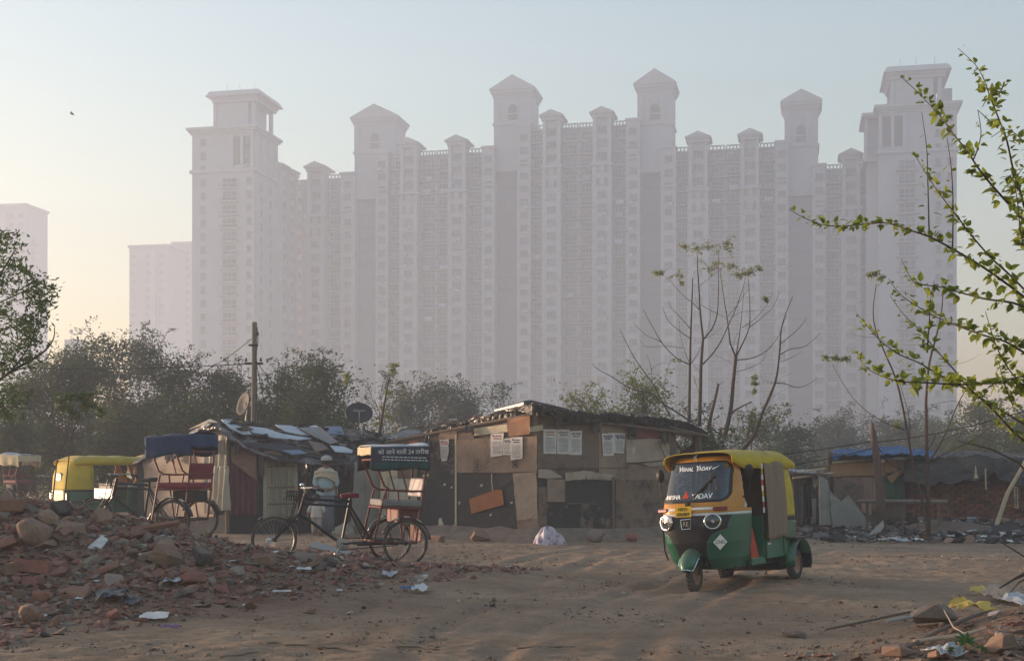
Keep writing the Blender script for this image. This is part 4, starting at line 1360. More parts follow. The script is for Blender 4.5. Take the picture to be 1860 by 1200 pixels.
    for sg in (1, -1):
        y = sg * 0.36
        sf.tube([(0.46, y, 0.34), (0.36, y, SZ), (0.30, y, 1.12)], 0.0169, 6)
        sf.tube([(0.02, y, 0.36), (0.10, y, SZ), (0.12, y, 1.12)], 0.0156, 6)
        sf.tube([(-0.18, y, 0.36), (-0.24, y, SZ), (-0.31, y, 1.52)], 0.0169, 6)
        sf.tube([(BX1, y, SZ), (BX0, y, SZ)], 0.0169, 6)
        sf.tube([(0.46, y, 0.36), (0.12, y, 0.35), (-0.18, y, 0.36)], 0.0156, 6)
        # arm rest sweeping up into the canopy hoop
        sf.tube([(-0.29, y, 1.12), (0.0, y, 1.11), (0.24, y, 1.12), (0.33, y, 1.18), (0.40, y, 1.34), (0.50, y, 1.56)], 0.0182, 6)
        sf.tube([(-0.02, y, 1.12), (0.04, y, 1.30), (0.12, y, 1.56)], 0.0130, 5)
    for (x, z) in ((0.36, SZ), (-0.24, SZ), (-0.29, 1.12), (-0.34, 1.50), (0.46, 0.36), (0.5, 1.56)):
        sf.tube([(x, -0.36, z), (x, 0.36, z)], 0.0156, 6)
    sf.build('seat_frame', fm, root)
    MB().bx(BX0, BX1 + 0.02, -0.38, 0.38, SZ + 0.02, SZ + 0.12).build('bench_seat', M_greyseat if red else M_redseat, root, bevel=0.025)
    MB().box((-0.27, 0, 1.17), (0.06, 0.70, 0.28), Matrix.Rotation(R(-9), 3, 'Y')).build('backrest', M_silver if red else M_redseat, root, bevel=0.025)
    MB().bx(-0.22, 0.10, -0.30, 0.30, SZ - 0.22, SZ - 0.02).build('under_seat_box', M_redf if canopy == 'banner' else M_cyc, root, bevel=0.01)
    if full and canopy != 'blue': MB().box((-0.27, 0, 0.48), (0.012, 0.62, 0.26)).build('rear_flap', M_redf, root)
    MB().bx(0.14, 0.50, -0.30, 0.30, 0.365, 0.385).build('foot_board', M_cyc, root)
    # folding canopy: shallow box with sagging top and hanging valance
    cz0, cz1 = 1.52, 1.84
    cx0, cx1, hw = -0.34, 0.56, 0.42
    top_m, val_m = {'banner': (M_paleblue, M_banner), 'blue': (M_bluetarp, M_bluetarp), 'pale': (M_paleblue, M_creamcov)}[canopy]

    def roofs(u, v):
        x = cx0 + (cx1 - cx0) * u; y = -hw + 2 * hw * v
        return Vector((x, y, cz1 - 0.06 * (2 * v - 1) ** 4 - 0.05 * u + 0.018 * math.sin(9 * u + 4 * v) - 0.03 * math.sin(math.pi * u) * math.sin(math.pi * v)))
    co = MB().surf(roofs, 18, 14).build('canopy_top', top_m, root, smooth=True, solid=0.012)

    def val(pa, pb, drop, seed):
        rnd = random.Random(seed); ph = rnd.random() * 6
        pa = Vector(pa); pb = Vector(pb)
        def fn(u, v):
            p = pa.lerp(pb, u); n_ = (pb - pa).normalized().cross(Vector((0, 0, 1)))
            return p + Vector((0, 0, -drop * v * (1 + 0.07 * math.sin(8 * u + ph)))) + n_ * 0.014 * math.sin(13 * u + ph) * v
        return MB().surf(fn, 24, 6)
    zt = cz1 - 0.045
    for sg in (1, -1):
        v_ = val((cx0, sg * (hw + 0.005), zt), (cx1, sg * (hw + 0.005), zt - 0.05), 0.34, 3 + sg).build('canopy_valance', val_m, root, smooth=True, solid=0.008)
        if canopy == 'banner' and sg == 1:
            Mt = basis((0.08, hw + 0.035, zt - 0.11), (-1, 0, 0.05), (0, 0, 1))
            text('banner_lettering', '\u0915\u094b \u0906\u0928\u0947 \u0935\u093e\u0932\u0940 24 \u0924\u093e\u0930\u0940\u0916', 0.088, M_bannertext, v_, Mt, bold=0.001)
            lr = MB()
            rnd = random.Random(5)
            for row, z_ in ((0, -0.185), (1, -0.225)):
                x = -0.32
                while x < 0.34:
                    w_ = rnd.uniform(0.02, 0.06); lr.box((0.08 - x - w_ / 2, hw + 0.034, zt + z_ + 0.012 * x), (w_, 0.003, 0.014)); x += w_ + 0.014
            lr.build('banner_small_print', M_bannertext, v_)
    if canopy == 'banner': val((cx0, hw + 0.012, zt - 0.235), (cx1, hw + 0.012, zt - 0.275), 0.10, 4).build('banner_lower_band', mat('teal_banner', (0.025, 0.075, 0.075), 0.8, var=0.4, scale=8), root, smooth=True, solid=0.006)
    val((cx1 + 0.005, hw, zt - 0.05), (cx1 + 0.005, -hw, zt - 0.05), 0.12 if canopy == 'banner' else 0.2, 9).build('front_valance', M_creamcov if canopy == 'banner' else val_m, root, smooth=True, solid=0.008)
    val((cx0 - 0.005, -hw, zt), (cx0 - 0.005, hw, zt), 0.22, 12).build('rear_valance', val_m, root, smooth=True, solid=0.008)
    return root


def mirror_on(root):
    HT = Vector((1.44, 0, 0.98))
    m = MB().tube([HT + Vector((-0.04, -0.2, 0.13)), HT + Vector((-0.06, -0.22, 0.30)), HT + Vector((-0.08, -0.22, 0.38))], 0.006, 6).build('mirror_stalk', M_cyc, root)
    MB().lathe([(0, -0.03), (0.06, -0.015), (0.075, 0.0), (0.07, 0.006)], 16, Matrix.Translation(HT + Vector((-0.08, -0.22, 0.43))) @ Matrix.Rotation(R(-70), 4, 'Y')).build('mirror', M_cyc, m, smooth=True)
    MB().lathe([(0, 0.004), (0.062, 0.004)], 16, Matrix.Translation(HT + Vector((-0.083, -0.22, 0.432))) @ Matrix.Rotation(R(-70), 4, 'Y') @ Matrix.Translation((0, 0, 0.003))).build('mirror_glass', M_lens, m)
    MB().lathe([(0, 0), (0.035, 0.0), (0.03, 0.03), (0, 0.045)], 14, Matrix.Translation(HT + Vector((0.06, 0.1, 0.16)))).build('bell', M_chrome, root, smooth=True)


# rear axle middle from the photo; heading angle measured from the wheels
RX, RY = X(721, 19.9), 19.9
c1 = cycle_rickshaw('black cycle rickshaw with red saddle and purple banner canopy beside the rubble', (RX, RY, 0.10), R(180 + 20), 'banner')
c1.rotation_euler = (0, R(-2.0), R(180 + 20))
mirror_on(c1)
RX2, RY2 = X(340, 22.6), 22.6
c2 = cycle_rickshaw('cycle rickshaw with blue tarpaulin canopy and red seat in front of cardboard hut', (RX2, RY2, 0.33), R(180 - 19), 'blue', True, False)
RX3, RY3 = X(34, 42), 42.0
c3 = cycle_rickshaw('distant cycle rickshaw with pale canopy at the left edge, half hidden in shade', (RX3, RY3, 0.20), R(-32), 'pale', False, False)

ALB = 1.3

# ================================================================== HUTS
M_card = mat('cardboard', (0.25, 0.18, 0.132), 0.95, c2=(0.18, 0.125, 0.092), scale=2.2, stain=(0.12, 0.088, 0.07), sscale=1.8, samt=0.42, bump=0.15, bscale=50, rnd=0.12)
M_card2 = mat('pale_cardboard', (0.33, 0.26, 0.205), 0.95, c2=(0.25, 0.19, 0.145), scale=2.2, stain=(0.16, 0.12, 0.095), sscale=2.4, samt=0.36, bump=0.15, bscale=50, rnd=0.10)
M_card3 = mat('dark_cardboard', (0.155, 0.112, 0.088), 0.95, c2=(0.11, 0.08, 0.062), scale=3, stain=(0.06, 0.045, 0.038), sscale=2, samt=0.4, bump=0.15, bscale=50, rnd=0.1)
M_blk = mat('black_sheet', (0.022, 0.023, 0.027), 0.6, c2=(0.032, 0.032, 0.035), scale=2, stain=(0.30, 0.25, 0.19), sscale=7.0, samt=-0.02, spec=0.35, bump=0.25, bscale=9, detail=8)
M_blkworn = mat('worn_black_board', (0.020, 0.021, 0.025), 0.7, c2=(0.04, 0.038, 0.036), scale=3, stain=(0.19, 0.135, 0.095), sscale=3.2, samt=0.40, bump=0.25, bscale=20)
M_blkworn2 = mat('peeling_board', (0.16, 0.112, 0.082), 0.9, c2=(0.12, 0.085, 0.062), scale=3, stain=(0.03, 0.028, 0.028), sscale=3.6, samt=0.42, bump=0.3, bscale=20)
M_tarp = mat('black_plastic_roof', (0.020, 0.020, 0.023), 0.42, c2=(0.045, 0.043, 0.044), scale=3, stain=(0.07, 0.06, 0.055), sscale=2.5, samt=0.2, spec=0.45, bump=0.6, bscale=6, dust=0.05)
M_rust = mat('rust_board', (0.30, 0.115, 0.045), 0.8, c2=(0.22, 0.08, 0.035), scale=3, bump=0.15)
M_oboard = mat('orange_board', (0.30, 0.15, 0.075), 0.9, c2=(0.17, 0.095, 0.065), scale=2.0, stain=(0.34, 0.24, 0.10), sscale=1.5, samt=0.3)
M_redbox = mat('red_carton', (0.17, 0.055, 0.045), 0.9, c2=(0.12, 0.045, 0.04), scale=3, stain=(0.2, 0.14, 0.11), sscale=5, samt=0.25)
M_paper = mat('poster_paper', (0.55, 0.51, 0.48), 0.95, c2=(0.45, 0.41, 0.38), scale=7, rnd=0.08)
M_inkred = mat('faded_red_ink', (0.33, 0.10, 0.10), 0.9, var=0.3, scale=20)
M_inkblue = mat('faded_blue_ink', (0.10, 0.11, 0.17), 0.9, var=0.4, scale=20)
M_cream = mat('cream_board', (0.45, 0.38, 0.27), 0.9, c2=(0.34, 0.28, 0.20), scale=5, stain=(0.2, 0.16, 0.12), sscale=3, samt=0.2, rnd=0.1)
M_paleply = mat('pale_plank', (0.36, 0.34, 0.28), 0.9, c2=(0.28, 0.26, 0.21), scale=4, stretch=(6, 6, 0.7), rnd=0.12)
M_greysheet = mat('grey_cement_sheet', (0.24, 0.225, 0.205), 0.9, c2=(0.19, 0.178, 0.165), scale=1.5, stain=(0.16, 0.14, 0.12), sscale=1.2, samt=0.3, rnd=0.1)
M_cloth = mat('cream_canvas', (0.36, 0.32, 0.26), 0.95, c2=(0.27, 0.235, 0.19), scale=2, stretch=(3, 3, 0.7), stain=(0.17, 0.14, 0.115), sscale=1.5, samt=0.3)
M_maroon = mat('maroon_curtain', (0.13, 0.035, 0.045), 0.95, c2=(0.085, 0.026, 0.045), scale=2.5, stretch=(4, 4, 0.5), stain=(0.26, 0.10, 0.05), sscale=2.2, samt=0.2)
M_plaid = mat('brown_blanket', (0.20, 0.12, 0.085), 0.95, c2=(0.13, 0.08, 0.06), scale=14, stretch=(0.4, 0.4, 3.0), stain=(0.28, 0.22, 0.16), sscale=5, samt=0.1)
M_dark = mat('dark_cloth_and_shade', (0.028, 0.032, 0.042), 0.95, c2=(0.02, 0.022, 0.028), scale=2)  # dark cloth; the tone also paints the shade inside hut openings
M_bamboo = mat('weathered_slat', (0.27, 0.24, 0.185), 0.9, c2=(0.19, 0.165, 0.125), scale=5, stretch=(5, 5, 0.6), rnd=0.15)
M_wood = mat('weathered_wood', (0.13, 0.095, 0.07), 0.9, c2=(0.085, 0.062, 0.047), scale=5, stretch=(6, 6, 0.6), rnd=0.15, bump=0.3, bscale=22)
M_palewood = mat('pale_wood', (0.42, 0.33, 0.22), 0.9, c2=(0.3, 0.23, 0.15), scale=5)
M_whitepl = mat('white_polythene', (0.40, 0.42, 0.45), 0.6, c2=(0.30, 0.31, 0.34), scale=3, bump=0.5, bscale=8, rnd=0.15)
M_bluepl = mat('bright_blue_tarp', (0.035, 0.09, 0.20), 0.7, c2=(0.025, 0.065, 0.15), scale=3, bump=0.4, bscale=9)
M_ply = mat('orange_plywood', (0.33, 0.185, 0.095), 0.9, c2=(0.25, 0.14, 0.075), scale=3, stain=(0.15, 0.09, 0.06), sscale=1.5, samt=0.25, rnd=0.1)
M_pinktin = mat('pink_corrugated', (0.27, 0.17, 0.145), 0.85, c2=(0.20, 0.12, 0.10), scale=3, stretch=(5, 5, 0.6))
M_greentin = mat('green_corrugated', (0.06, 0.12, 0.085), 0.8, c2=(0.045, 0.09, 0.065), scale=3, stretch=(5, 5, 0.6))
M_brick = mat('brick_clay', (0.20, 0.085, 0.055), 0.95, c2=(0.14, 0.062, 0.043), scale=8, bump=0.4, bscale=30, rnd=0.28, hue=0.012)
M_mud = mat('mud_mortar', (0.12, 0.085, 0.065), 0.95, var=0.3, scale=6)
M_greytarp = mat('dark_grey_tarp', (0.038, 0.036, 0.036), 0.7, c2=(0.06, 0.056, 0.052), scale=1.2, stretch=(1, 1, 2), stain=(0.10, 0.085, 0.072), sscale=1.0, samt=0.35, bump=0.3, bscale=7)
M_tatter = mat('tattered_cloth', (0.12, 0.105, 0.098), 0.95, c2=(0.075, 0.066, 0.063), scale=2, stretch=(5, 5, 0.5), rnd=0.3)


class Hut:
    def __init__(s, name, label, px, d, cat='hut'):
        s.loc = Vector((X(px, d), d, 0))
        s.root = thing(name, label, cat, s.loc)

    def put(s, b, name, mtl, parent=None, **k):
        b.v = [tuple(Vector(p) - s.loc) for p in b.v]
        return b.build(name, mtl, parent or s.root, **k)


class Wall:
    """vertical plane through two ground points given as (pixel column, distance)"""

    def __init__(s, a, b):
        s.a = Vector((X(*a), a[1], 0)); s.b = Vector((X(*b), b[1], 0))
        d = (s.b - s.a).normalized()
        s.t = d
        n = Vector((d.y, -d.x, 0))
        if n.y > 0: n = -n
        s.n = n

    def at(s, px, py, off=0.0):
        dr = Vector(((px - 930) / F, 1.0, -(py - 850) / F)); o = Vector((0, 0, EYE))
        q = s.a + s.n * off
        k = (q - o).dot(s.n) / dr.dot(s.n)
        return o + dr * k


def rag(poly, amp, step, seed, edges=None):
    """polygon (pixels) with some edges torn: jittered extra points"""
    rnd = random.Random(seed); out = []
    n = len(poly)
    for i in range(n):
        a, b = poly[i], poly[(i + 1) % n]
        out.append(a)
        if edges is not None and i not in edges: continue
        L_ = math.hypot(b[0] - a[0], b[1] - a[1]); k = int(L_ / step)
        for j in range(1, k):
            t = j / k
            out.append((a[0] + (b[0] - a[0]) * t + rnd.uniform(-amp, amp), a[1] + (b[1] - a[1]) * t + rnd.uniform(-amp, amp)))
    return out


def rect(x0, y0, x1, y1, j=0.0, seed=0):
    r = random.Random(seed * 31 + int(x0))
    f = lambda: r.uniform(-j, j)
    return [(x0 + f(), y0 + f()), (x1 + f(), y0 + f()), (x1 + f(), y1 + f()), (x0 + f(), y1 + f())]


def panel(h, w, poly, off, mtl, name='panel', th=0.012, warp=0.02, seed=1, parent=None):
    rnd = random.Random(seed * 7 + len(poly) + int(poly[0][0]))
    if warp and th > 0.004: poly = rag(poly, 0.55, 9, seed)
    b = MB(); n = len(poly)
    fr = [w.at(x, y, off + rnd.uniform(0, warp)) for x, y in poly]
    bk = [p - w.n * th for p in fr]
    b.add(fr + bk, [tuple(range(n)), tuple(reversed(range(n, 2 * n)))] + [(i, (i + 1) % n, (i + 1) % n + n, i + n) for i in range(n)])
    return h.put(b, name, mtl, parent)


def poster(h, w, poly, off, red=False, seed=1, bold=False):
    po = panel(h, w, poly, off, M_paper, 'poster', 0.003, 0.004, seed)
    x0 = min(p[0] for p in poly); x1 = max(p[0] for p in poly); y0 = min(p[1] for p in poly); y1 = max(p[1] for p in poly)
    rnd = random.Random(seed)
    def strip(b, xa, ya, xb, yb):
        b.add([w.at(xa, ya, off + 0.008), w.at(xb, ya, off + 0.008), w.at(xb, yb, off + 0.008), w.at(xa, yb, off + 0.008)], [(0, 1, 2, 3)])
    hd = MB()
    W_, H_ = x1 - x0, y1 - y0
    for r_ in range(2):
        y = y0 + H_ * (0.10 + 0.10 * r_); x = x0 + W_ * (0.14 + 0.1 * r_)
        while x < x1 - W_ * 0.18:
            k = rnd.uniform(1.2, 3.2); strip(hd, x, y + rnd.uniform(-.5, .5), x + k, y + (3.2 if bold else 2.4)); x += k + rnd.uniform(0.4, 1.0)
    h.put(hd, 'headline_print', M_inkred if red else M_inkblue, po)
    tx = MB()
    y = y0 + H_ * 0.36
    while y < y1 - H_ * 0.12:
        x = x0 + W_ * rnd.uniform(0.12, 0.2)
        while x < x1 - W_ * 0.2:
            k = rnd.uniform(1.0, 5); strip(tx, x, y, min(x + k, x1 - W_ * 0.12), y + 0.75); x += k + 0.6
        y += 2.3
    h.put(tx, 'body_print', M_inkblue, po)
    return po


def sheet(edge_a, edge_b, nu, nv, amp, seed, wave=1.0, sag=0.0):
    """cloth-like surface between two polylines of world points, with crumple noise"""
    def samp(e, t):
        k = t * (len(e) - 1); i = min(int(k), len(e) - 2); f = k - i
        return Vector(e[i]).lerp(Vector(e[i + 1]), f)
    rnd = random.Random(seed); ox = rnd.random() * 50

    def fn(u, v):
        p = samp(edge_a, u).lerp(samp(edge_b, u), v)
        q = float(fbm(np.array(u * 14 * wave + ox), np.array(v * 6 * wave + ox), 3)) * amp
        q2 = float(fbm(np.array(u * 14 * wave + ox + 20), np.array(v * 6 * wave + ox), 3)) * amp
        return p + Vector((0, q2 * 0.6, q - sag * math.sin(math.pi * v)))
    return MB().surf(fn, nu, nv)


# ---------------------------------------------------------------- main hut in the middle
h2 = Hut('cardboard_hut', 'large patchwork hut of cardboard, black sheets and posters in the middle', 975, 28)
WL = Wall((688, 31.5), (975, 28)); WR = Wall((975, 28), (1228, 30.3))
cL, cC, cR = Vector((X(688, 31.5), 31.5, 0)), Vector((X(975, 28), 28, 0)), Vector((X(1228, 30.3), 30.3, 0))
bk = Vector((0.25, 3.6, 0))
b = MB()
tops = [Z(801, 31.5), Z(746, 28), Z(770, 30.3), 2.45, 2.35]
pl = [cL, cC, cR, cR + bk, cL + bk]
b.add([p + Vector((0, 0, -0.2)) for p in pl] + [p + Vector((0, 0, t - 0.02)) for p, t in zip(pl, tops)], [(4, 3, 2, 1, 0), (5, 6, 7, 8, 9)] + [(i, (i + 1) % 5, (i + 1) % 5 + 5, i + 5) for i in range(5)])
h2.put(b, 'wall', M_card3)
# mud plinth, one bank round both visible sides
b = MB(); vs = []
_nl, _nr = WL.n, WR.n
_N = 50
for i in range(_N + 1):
    t = i / _N
    c = cL.lerp(cC, t / 0.5) if t < 0.5 else cC.lerp(cR, (t - 0.5) / 0.5)
    k_ = max(0.0, min(1.0, 0.5 + (t - 0.5) / 0.06))
    nn = (_nl * (1 - k_) + _nr * k_).normalized()
    k = 0.10 + 0.12 * float(vnoise(np.array(i * 0.45), np.array(2.2)))
    for (o_, z_) in ((-0.02, 0.20 + k), (0.09, 0.15 + k), (0.25, 0.05 + k * 0.6), (0.6, -0.12)): vs.append(c + nn * o_ + Vector((0, 0, z_)))
b.add(vs, [(i * 4 + j, i * 4 + j + 1, i * 4 + j + 5, i * 4 + j + 4) for i in range(_N) for j in range(3)])
h2.put(b, 'mud_plinth', mat('dry_mud', (0.20, 0.145, 0.11), 0.95, c2=(0.13, 0.095, 0.072), scale=4, bump=0.4, bscale=14), smooth=True)
# left wall
panel(h2, WL, rect(762, 870, 826, 962, 1), 0.03, M_blk, 'black_sheet', seed=1)
panel(h2, WL, rect(756, 800, 826, 871, 1), 0.02, M_blkworn, 'black_sheet', seed=2)
panel(h2, WL, [(829, 797), (900, 795), (975, 792), (975, 856), (900, 858), (829, 858)], 0.04, M_card, 'cardboard_panel', seed=3)
panel(h2, WL, rag([(829, 859), (932, 860), (937, 905), (938, 961), (829, 963)], 1.2, 8, 3, {1, 2, 3}), 0.03, M_blk, 'black_sheet', seed=4)
panel(h2, WL, [(931, 859), (974, 856), (976, 941), (939, 945)], 0.05, M_card2, 'cardboard_panel', seed=5)
panel(h2, WL, [(938, 942), (977, 938), (978, 972), (941, 974)], 0.04, M_card, 'cardboard_panel', seed=6)
panel(h2, WL, [(861, 778), (921, 770), (922, 784), (862, 791)], 0.06, M_cream, 'cream_board', seed=7)
panel(h2, WL, [(921, 759), (962, 755), (962, 788), (924, 793)], 0.075, M_oboard, 'orange_board', seed=8)
panel(h2, WL, [(832, 787), (861, 780), (861, 797), (832, 799)], 0.05, M_card3, 'cardboard_panel', seed=9)
panel(h2, WL, [(797, 783), (830, 778), (830, 797), (797, 799)], 0.045, M_card, 'cardboard_panel', seed=10)
panel(h2, WL, [(826, 790), (829, 790), (829, 966), (826, 966)], 0.055, M_cream, 'batten', seed=11, warp=0)
panel(h2, WL, [(743, 800), (760, 800), (760, 812), (743, 812)], 0.03, M_rust, 'rust_patch', seed=12)
for k, (x0, y0, x1, y1, m) in enumerate(((690, 842, 705, 912, M_cream), (704, 838, 722, 866, M_cream), (706, 866, 722, 914, M_paleply), (722, 866, 738, 914, M_paleply), (738, 868, 758, 915, M_paleply), (722, 842, 757, 868, M_card3), (688, 912, 705, 955, M_paleply), (740, 930, 760, 948, M_cream))):
    panel(h2, WL, rect(x0, y0, x1, y1, 0.8, k), 0.03 + 0.006 * k, m, 'plank', seed=20 + k)
panel(h2, WL, rag([(797, 941), (801, 940), (808, 961), (796, 962)], 0.5, 3, 2), 0.05, M_cream, 'torn_scrap', seed=30)
for k, (x, y) in enumerate(((767, 862), (775, 861), (761, 922), (805, 878), (832, 912), (926, 911), (889, 933), (872, 880), (818, 883), (823, 952))):
    panel(h2, WL, rag([(x, y), (x + 5, y - 1), (x + 4, y + 3), (x + 1, y + 4)], 1, 1.5, k), 0.06, M_cream, 'torn_scrap', seed=40 + k, th=0.003)
hb = panel(h2, WL, [(852, 906), (900, 889), (911, 889), (915, 916), (856, 933)], 0.09, M_rust, 'hanging_board', th=0.02, warp=0, seed=31)
b = MB().tube([WL.at(893, 860, 0.08), WL.at(893, 875, 0.10), WL.at(895, 891, 0.10)], 0.012, 5); h2.put(b, 'string', M_cream)
poster(h2, WL, rag([(798, 798), (815, 797), (815, 815), (812, 836), (802, 837), (800, 818)], 0.8, 5, 5), 0.06, True, 51)
poster(h2, WL, [(891, 788), (915, 786), (912, 827), (891, 830)], 0.075, True, 52)
poster(h2, WL, [(915, 797), (929, 795), (928, 826), (913, 826)], 0.07, False, 53)
poster(h2, WL, rag([(928, 794), (949, 793), (949, 832), (927, 836)], 0.8, 5, 6, {2}), 0.08, False, 54)
# right wall
panel(h2, WR, [(977, 772), (1087, 772), (1088, 850), (1000, 851), (977, 850)], 0.03, M_card3, 'cardboard_panel', seed=60)
panel(h2, WR, [(1087, 772), (1140, 770), (1140, 849), (1088, 849)], 0.035, M_card, 'cardboard_panel', seed=61)
panel(h2, WR, [(1138, 799), (1178, 796), (1216, 797), (1217, 834), (1178, 838), (1138, 840)], 0.065, M_card2, 'cardboard_carton', seed=62, th=0.03)
panel(h2, WR, rag([(1155, 768), (1206, 770), (1205, 796), (1156, 797)], 0.7, 6, 3), 0.06, M_redbox, 'red_carton', seed=63, th=0.02)
panel(h2, WR, [(1206, 772), (1222, 772), (1216, 800), (1206, 798)], 0.05, M_card, 'cardboard_panel', seed=64)
panel(h2, WR, [(1141, 775), (1156, 772), (1158, 797), (1141, 798)], 0.045, M_card3, 'cardboard_panel', seed=65)
panel(h2, WR, rag([(978, 852), (1000, 852), (1022, 867), (1000, 869), (978, 867)], 0.7, 6, 4), 0.07, M_card2, 'torn_cardboard', seed=66)
panel(h2, WR, rag([(1026, 858), (1064, 854), (1064, 870), (1028, 873)], 0.8, 5, 5), 0.075, M_card2, 'torn_cardboard', seed=67)
panel(h2, WR, rag([(1064, 854), (1112, 862), (1111, 872), (1066, 870)], 0.8, 5, 6), 0.075, M_card2, 'torn_cardboard', seed=68)
panel(h2, WR, [(977, 868), (1112, 868), (1112, 975), (978, 976)], 0.025, M_blk, 'black_sheet', seed=69)
panel(h2, WR, rag([(978, 917), (1085, 916), (1112, 930), (1112, 976), (978, 977)], 1.5, 7, 7, {0, 1}), 0.04, M_blkworn, 'worn_board', seed=70)
panel(h2, WR, rect(994, 869, 1026, 911, 0.8), 0.075, M_card, 'cardboard_panel', seed=71)
panel(h2, WR, [(978, 884), (993, 884), (993, 970), (978, 974)], 0.05, M_blkworn2, 'worn_board', seed=72)
panel(h2, WR, [(1112, 866), (1117, 866), (1117, 978), (1112, 978)], 0.075, M_wood, 'post', seed=73, warp=0, th=0.05)
panel(h2, WR, [(1118, 871), (1225, 869), (1226, 972), (1118, 978)], 0.04, M_blkworn2, 'worn_board', seed=74)
panel(h2, WR, [(1088, 850), (1140, 850), (1140, 872), (1088, 866)], 0.045, M_card, 'cardboard_panel', seed=75)
panel(h2, WR, [(1140, 842), (1184, 846), (1226, 840), (1226, 869), (1140, 872)], 0.05, M_card, 'cardboard_panel', seed=76)
panel(h2, WR, rag([(1165, 841), (1215, 836), (1222, 845), (1180, 847)], 0.6, 5, 8), 0.085, M_card2, 'torn_cardboard', seed=77)
panel(h2, WR, [(962, 776), (986, 771), (987, 781), (963, 784)], 0.09, M_cream, 'torn_scrap', seed=78)
b = MB().tube([WR.at(1085, 915, 0.09), WR.at(1040, 914, 0.09), WR.at(1030, 915, 0.09)], 0.012, 5); h2.put(b, 'stick', M_wood)
poster(h2, WR, rect(987, 779, 1011, 824, 0.6), 0.06, True, 81)
poster(h2, WR, rag(rect(1012, 780, 1035, 824, 0.5), 0.8, 5, 9, {2}), 0.055, False, 82)
poster(h2, WR, rect(1035, 782, 1057, 826, 0.5), 0.06, False, 83)
poster(h2, WR, [(1093, 787), (1115, 786), (1115, 827), (1096, 828)], 0.06, False, 84, True)
poster(h2, WR, [(1115, 786), (1136, 786), (1133, 823), (1115, 822)], 0.06, False, 85, True)
# printed marks on cartons
b = MB()
for k in range(16):
    a = 2 * math.pi * k / 16
    b.add([WL.at(867 + 7 * math.cos(a) - 0.8, 846 + 12 * math.sin(a) - .8, 0.056), WL.at(867 + 7 * math.cos(a) + 0.8, 846 + 12 * math.sin(a) - .8, 0.056), WL.at(867 + 7 * math.cos(a) + 0.8, 846 + 12 * math.sin(a) + .8, 0.056), WL.at(867 + 7 * math.cos(a) - .8, 846 + 12 * math.sin(a) + .8, 0.056)], [(0, 1, 2, 3)])
for k in range(5):
    b.add([WL.at(864, 838 + 3.6 * k, 0.056), WL.at(870, 838 + 3.6 * k, 0.056), WL.at(870, 839.6 + 3.6 * k, 0.056), WL.at(864, 839.6 + 3.6 * k, 0.056)], [(0, 1, 2, 3)])
for (x, y, w_, hh) in ((930, 838, 9, 1), (931, 838, 1, 11), (939, 838, 1, 11), (930, 848, 9, 1), (933, 841, 4, 4)):
    b.add([WL.at(x, y, 0.056), WL.at(x + w_, y, 0.056), WL.at(x + w_, y + hh, 0.056), WL.at(x, y + hh, 0.056)], [(0, 1, 2, 3)])
h2.put(b, 'carton_print', M_ink)
b = MB()
for k in range(4):
    b.add([WR.at(1149, 813 + 3 * k, 0.085), WR.at(1153, 812 + 3 * k, 0.085), WR.at(1153, 813.4 + 3 * k, 0.085), WR.at(1149, 814.4 + 3 * k, 0.085)], [(0, 1, 2, 3)])
h2.put(b, 'carton_print', M_paper)
# roof: crumpled black polythene over poles
E2 = [(678, 808, 31.3), (694, 798, 31.3), (720, 797, 31.2), (750, 792, 31.0), (785, 779, 30.4), (820, 771, 30.0), (850, 764, 29.6), (885, 756, 29.0), (915, 746, 28.6), (945, 738, 28.1), (968, 735, 27.5), (990, 738, 27.6), (1015, 745, 27.8), (1045, 747, 28.1), (1075, 752, 28.4), (1110, 752, 28.8), (1145, 756, 29.1), (1180, 758, 29.5), (1215, 763, 29.8), (1245, 767, 30.1), (1272, 778, 30.3), (1288, 789, 30.5)]
fe = [P(*e) for e in E2]
be = []
for (x, y, d), p in zip(E2, fe):
    rise = 0.34 * max(0, min(1, (800 - x) / 90)) - 0.12 * max(0, min(1, (x - 850) / 100))
    be.append(p + Vector((0.25, 4.0, rise)))
b = sheet(fe, be, 150, 26, 0.10, 5, 1.6)
h2.put(b, 'roof_sheet', M_tarp, smooth=False, solid=0.03)
# drooping skirts along the eave
rnd = random.Random(4)
def skirt(px0, px1, dmin, dmax, seed, mtl=M_tarp):
    idx = [P(x, y, d) for x, y, d in E2]
    xs = [e[0] for e in E2]
    n = max(6, int((px1 - px0) / 4))
    r = random.Random(seed); top = []; bot = []
    for i in range(n + 1):
        px = px0 + (px1 - px0) * i / n
        j = max(k for k in range(len(xs)) if xs[k] <= px + 0.01); j = min(j, len(xs) - 2)
        f = (px - xs[j]) / (xs[j + 1] - xs[j]); p = idx[j].lerp(idx[j + 1], f)
        top.append(p + Vector((0, -0.02, 0.015)))
        dr = dmin + (dmax - dmin) * (0.5 + float(fbm(np.array(i * 0.33 + seed * 3.1), np.array(seed * 1.7), 3)))
        e = 1 if 0 < i < n else 0.3
        bot.append(p + Vector((r.uniform(-0.02, 0.02), 0.10 + r.uniform(-0.04, 0.04), -max(0.03, dr) * e)))
    h2.put(sheet(top, bot, n * 2, 6, 0.05, seed, 2.0), 'roof_skirt', mtl, solid=0.008)
skirt(690, 790, 0.08, 0.22, 1); skirt(780, 900, 0.06, 0.2, 2); skirt(880, 975, 0.05, 0.25, 3); skirt(968, 1060, 0.06, 0.26, 4); skirt(1040, 1130, 0.10, 0.34, 5); skirt(1110, 1200, 0.05, 0.22, 6); skirt(1185, 1285, 0.08, 0.32, 7)
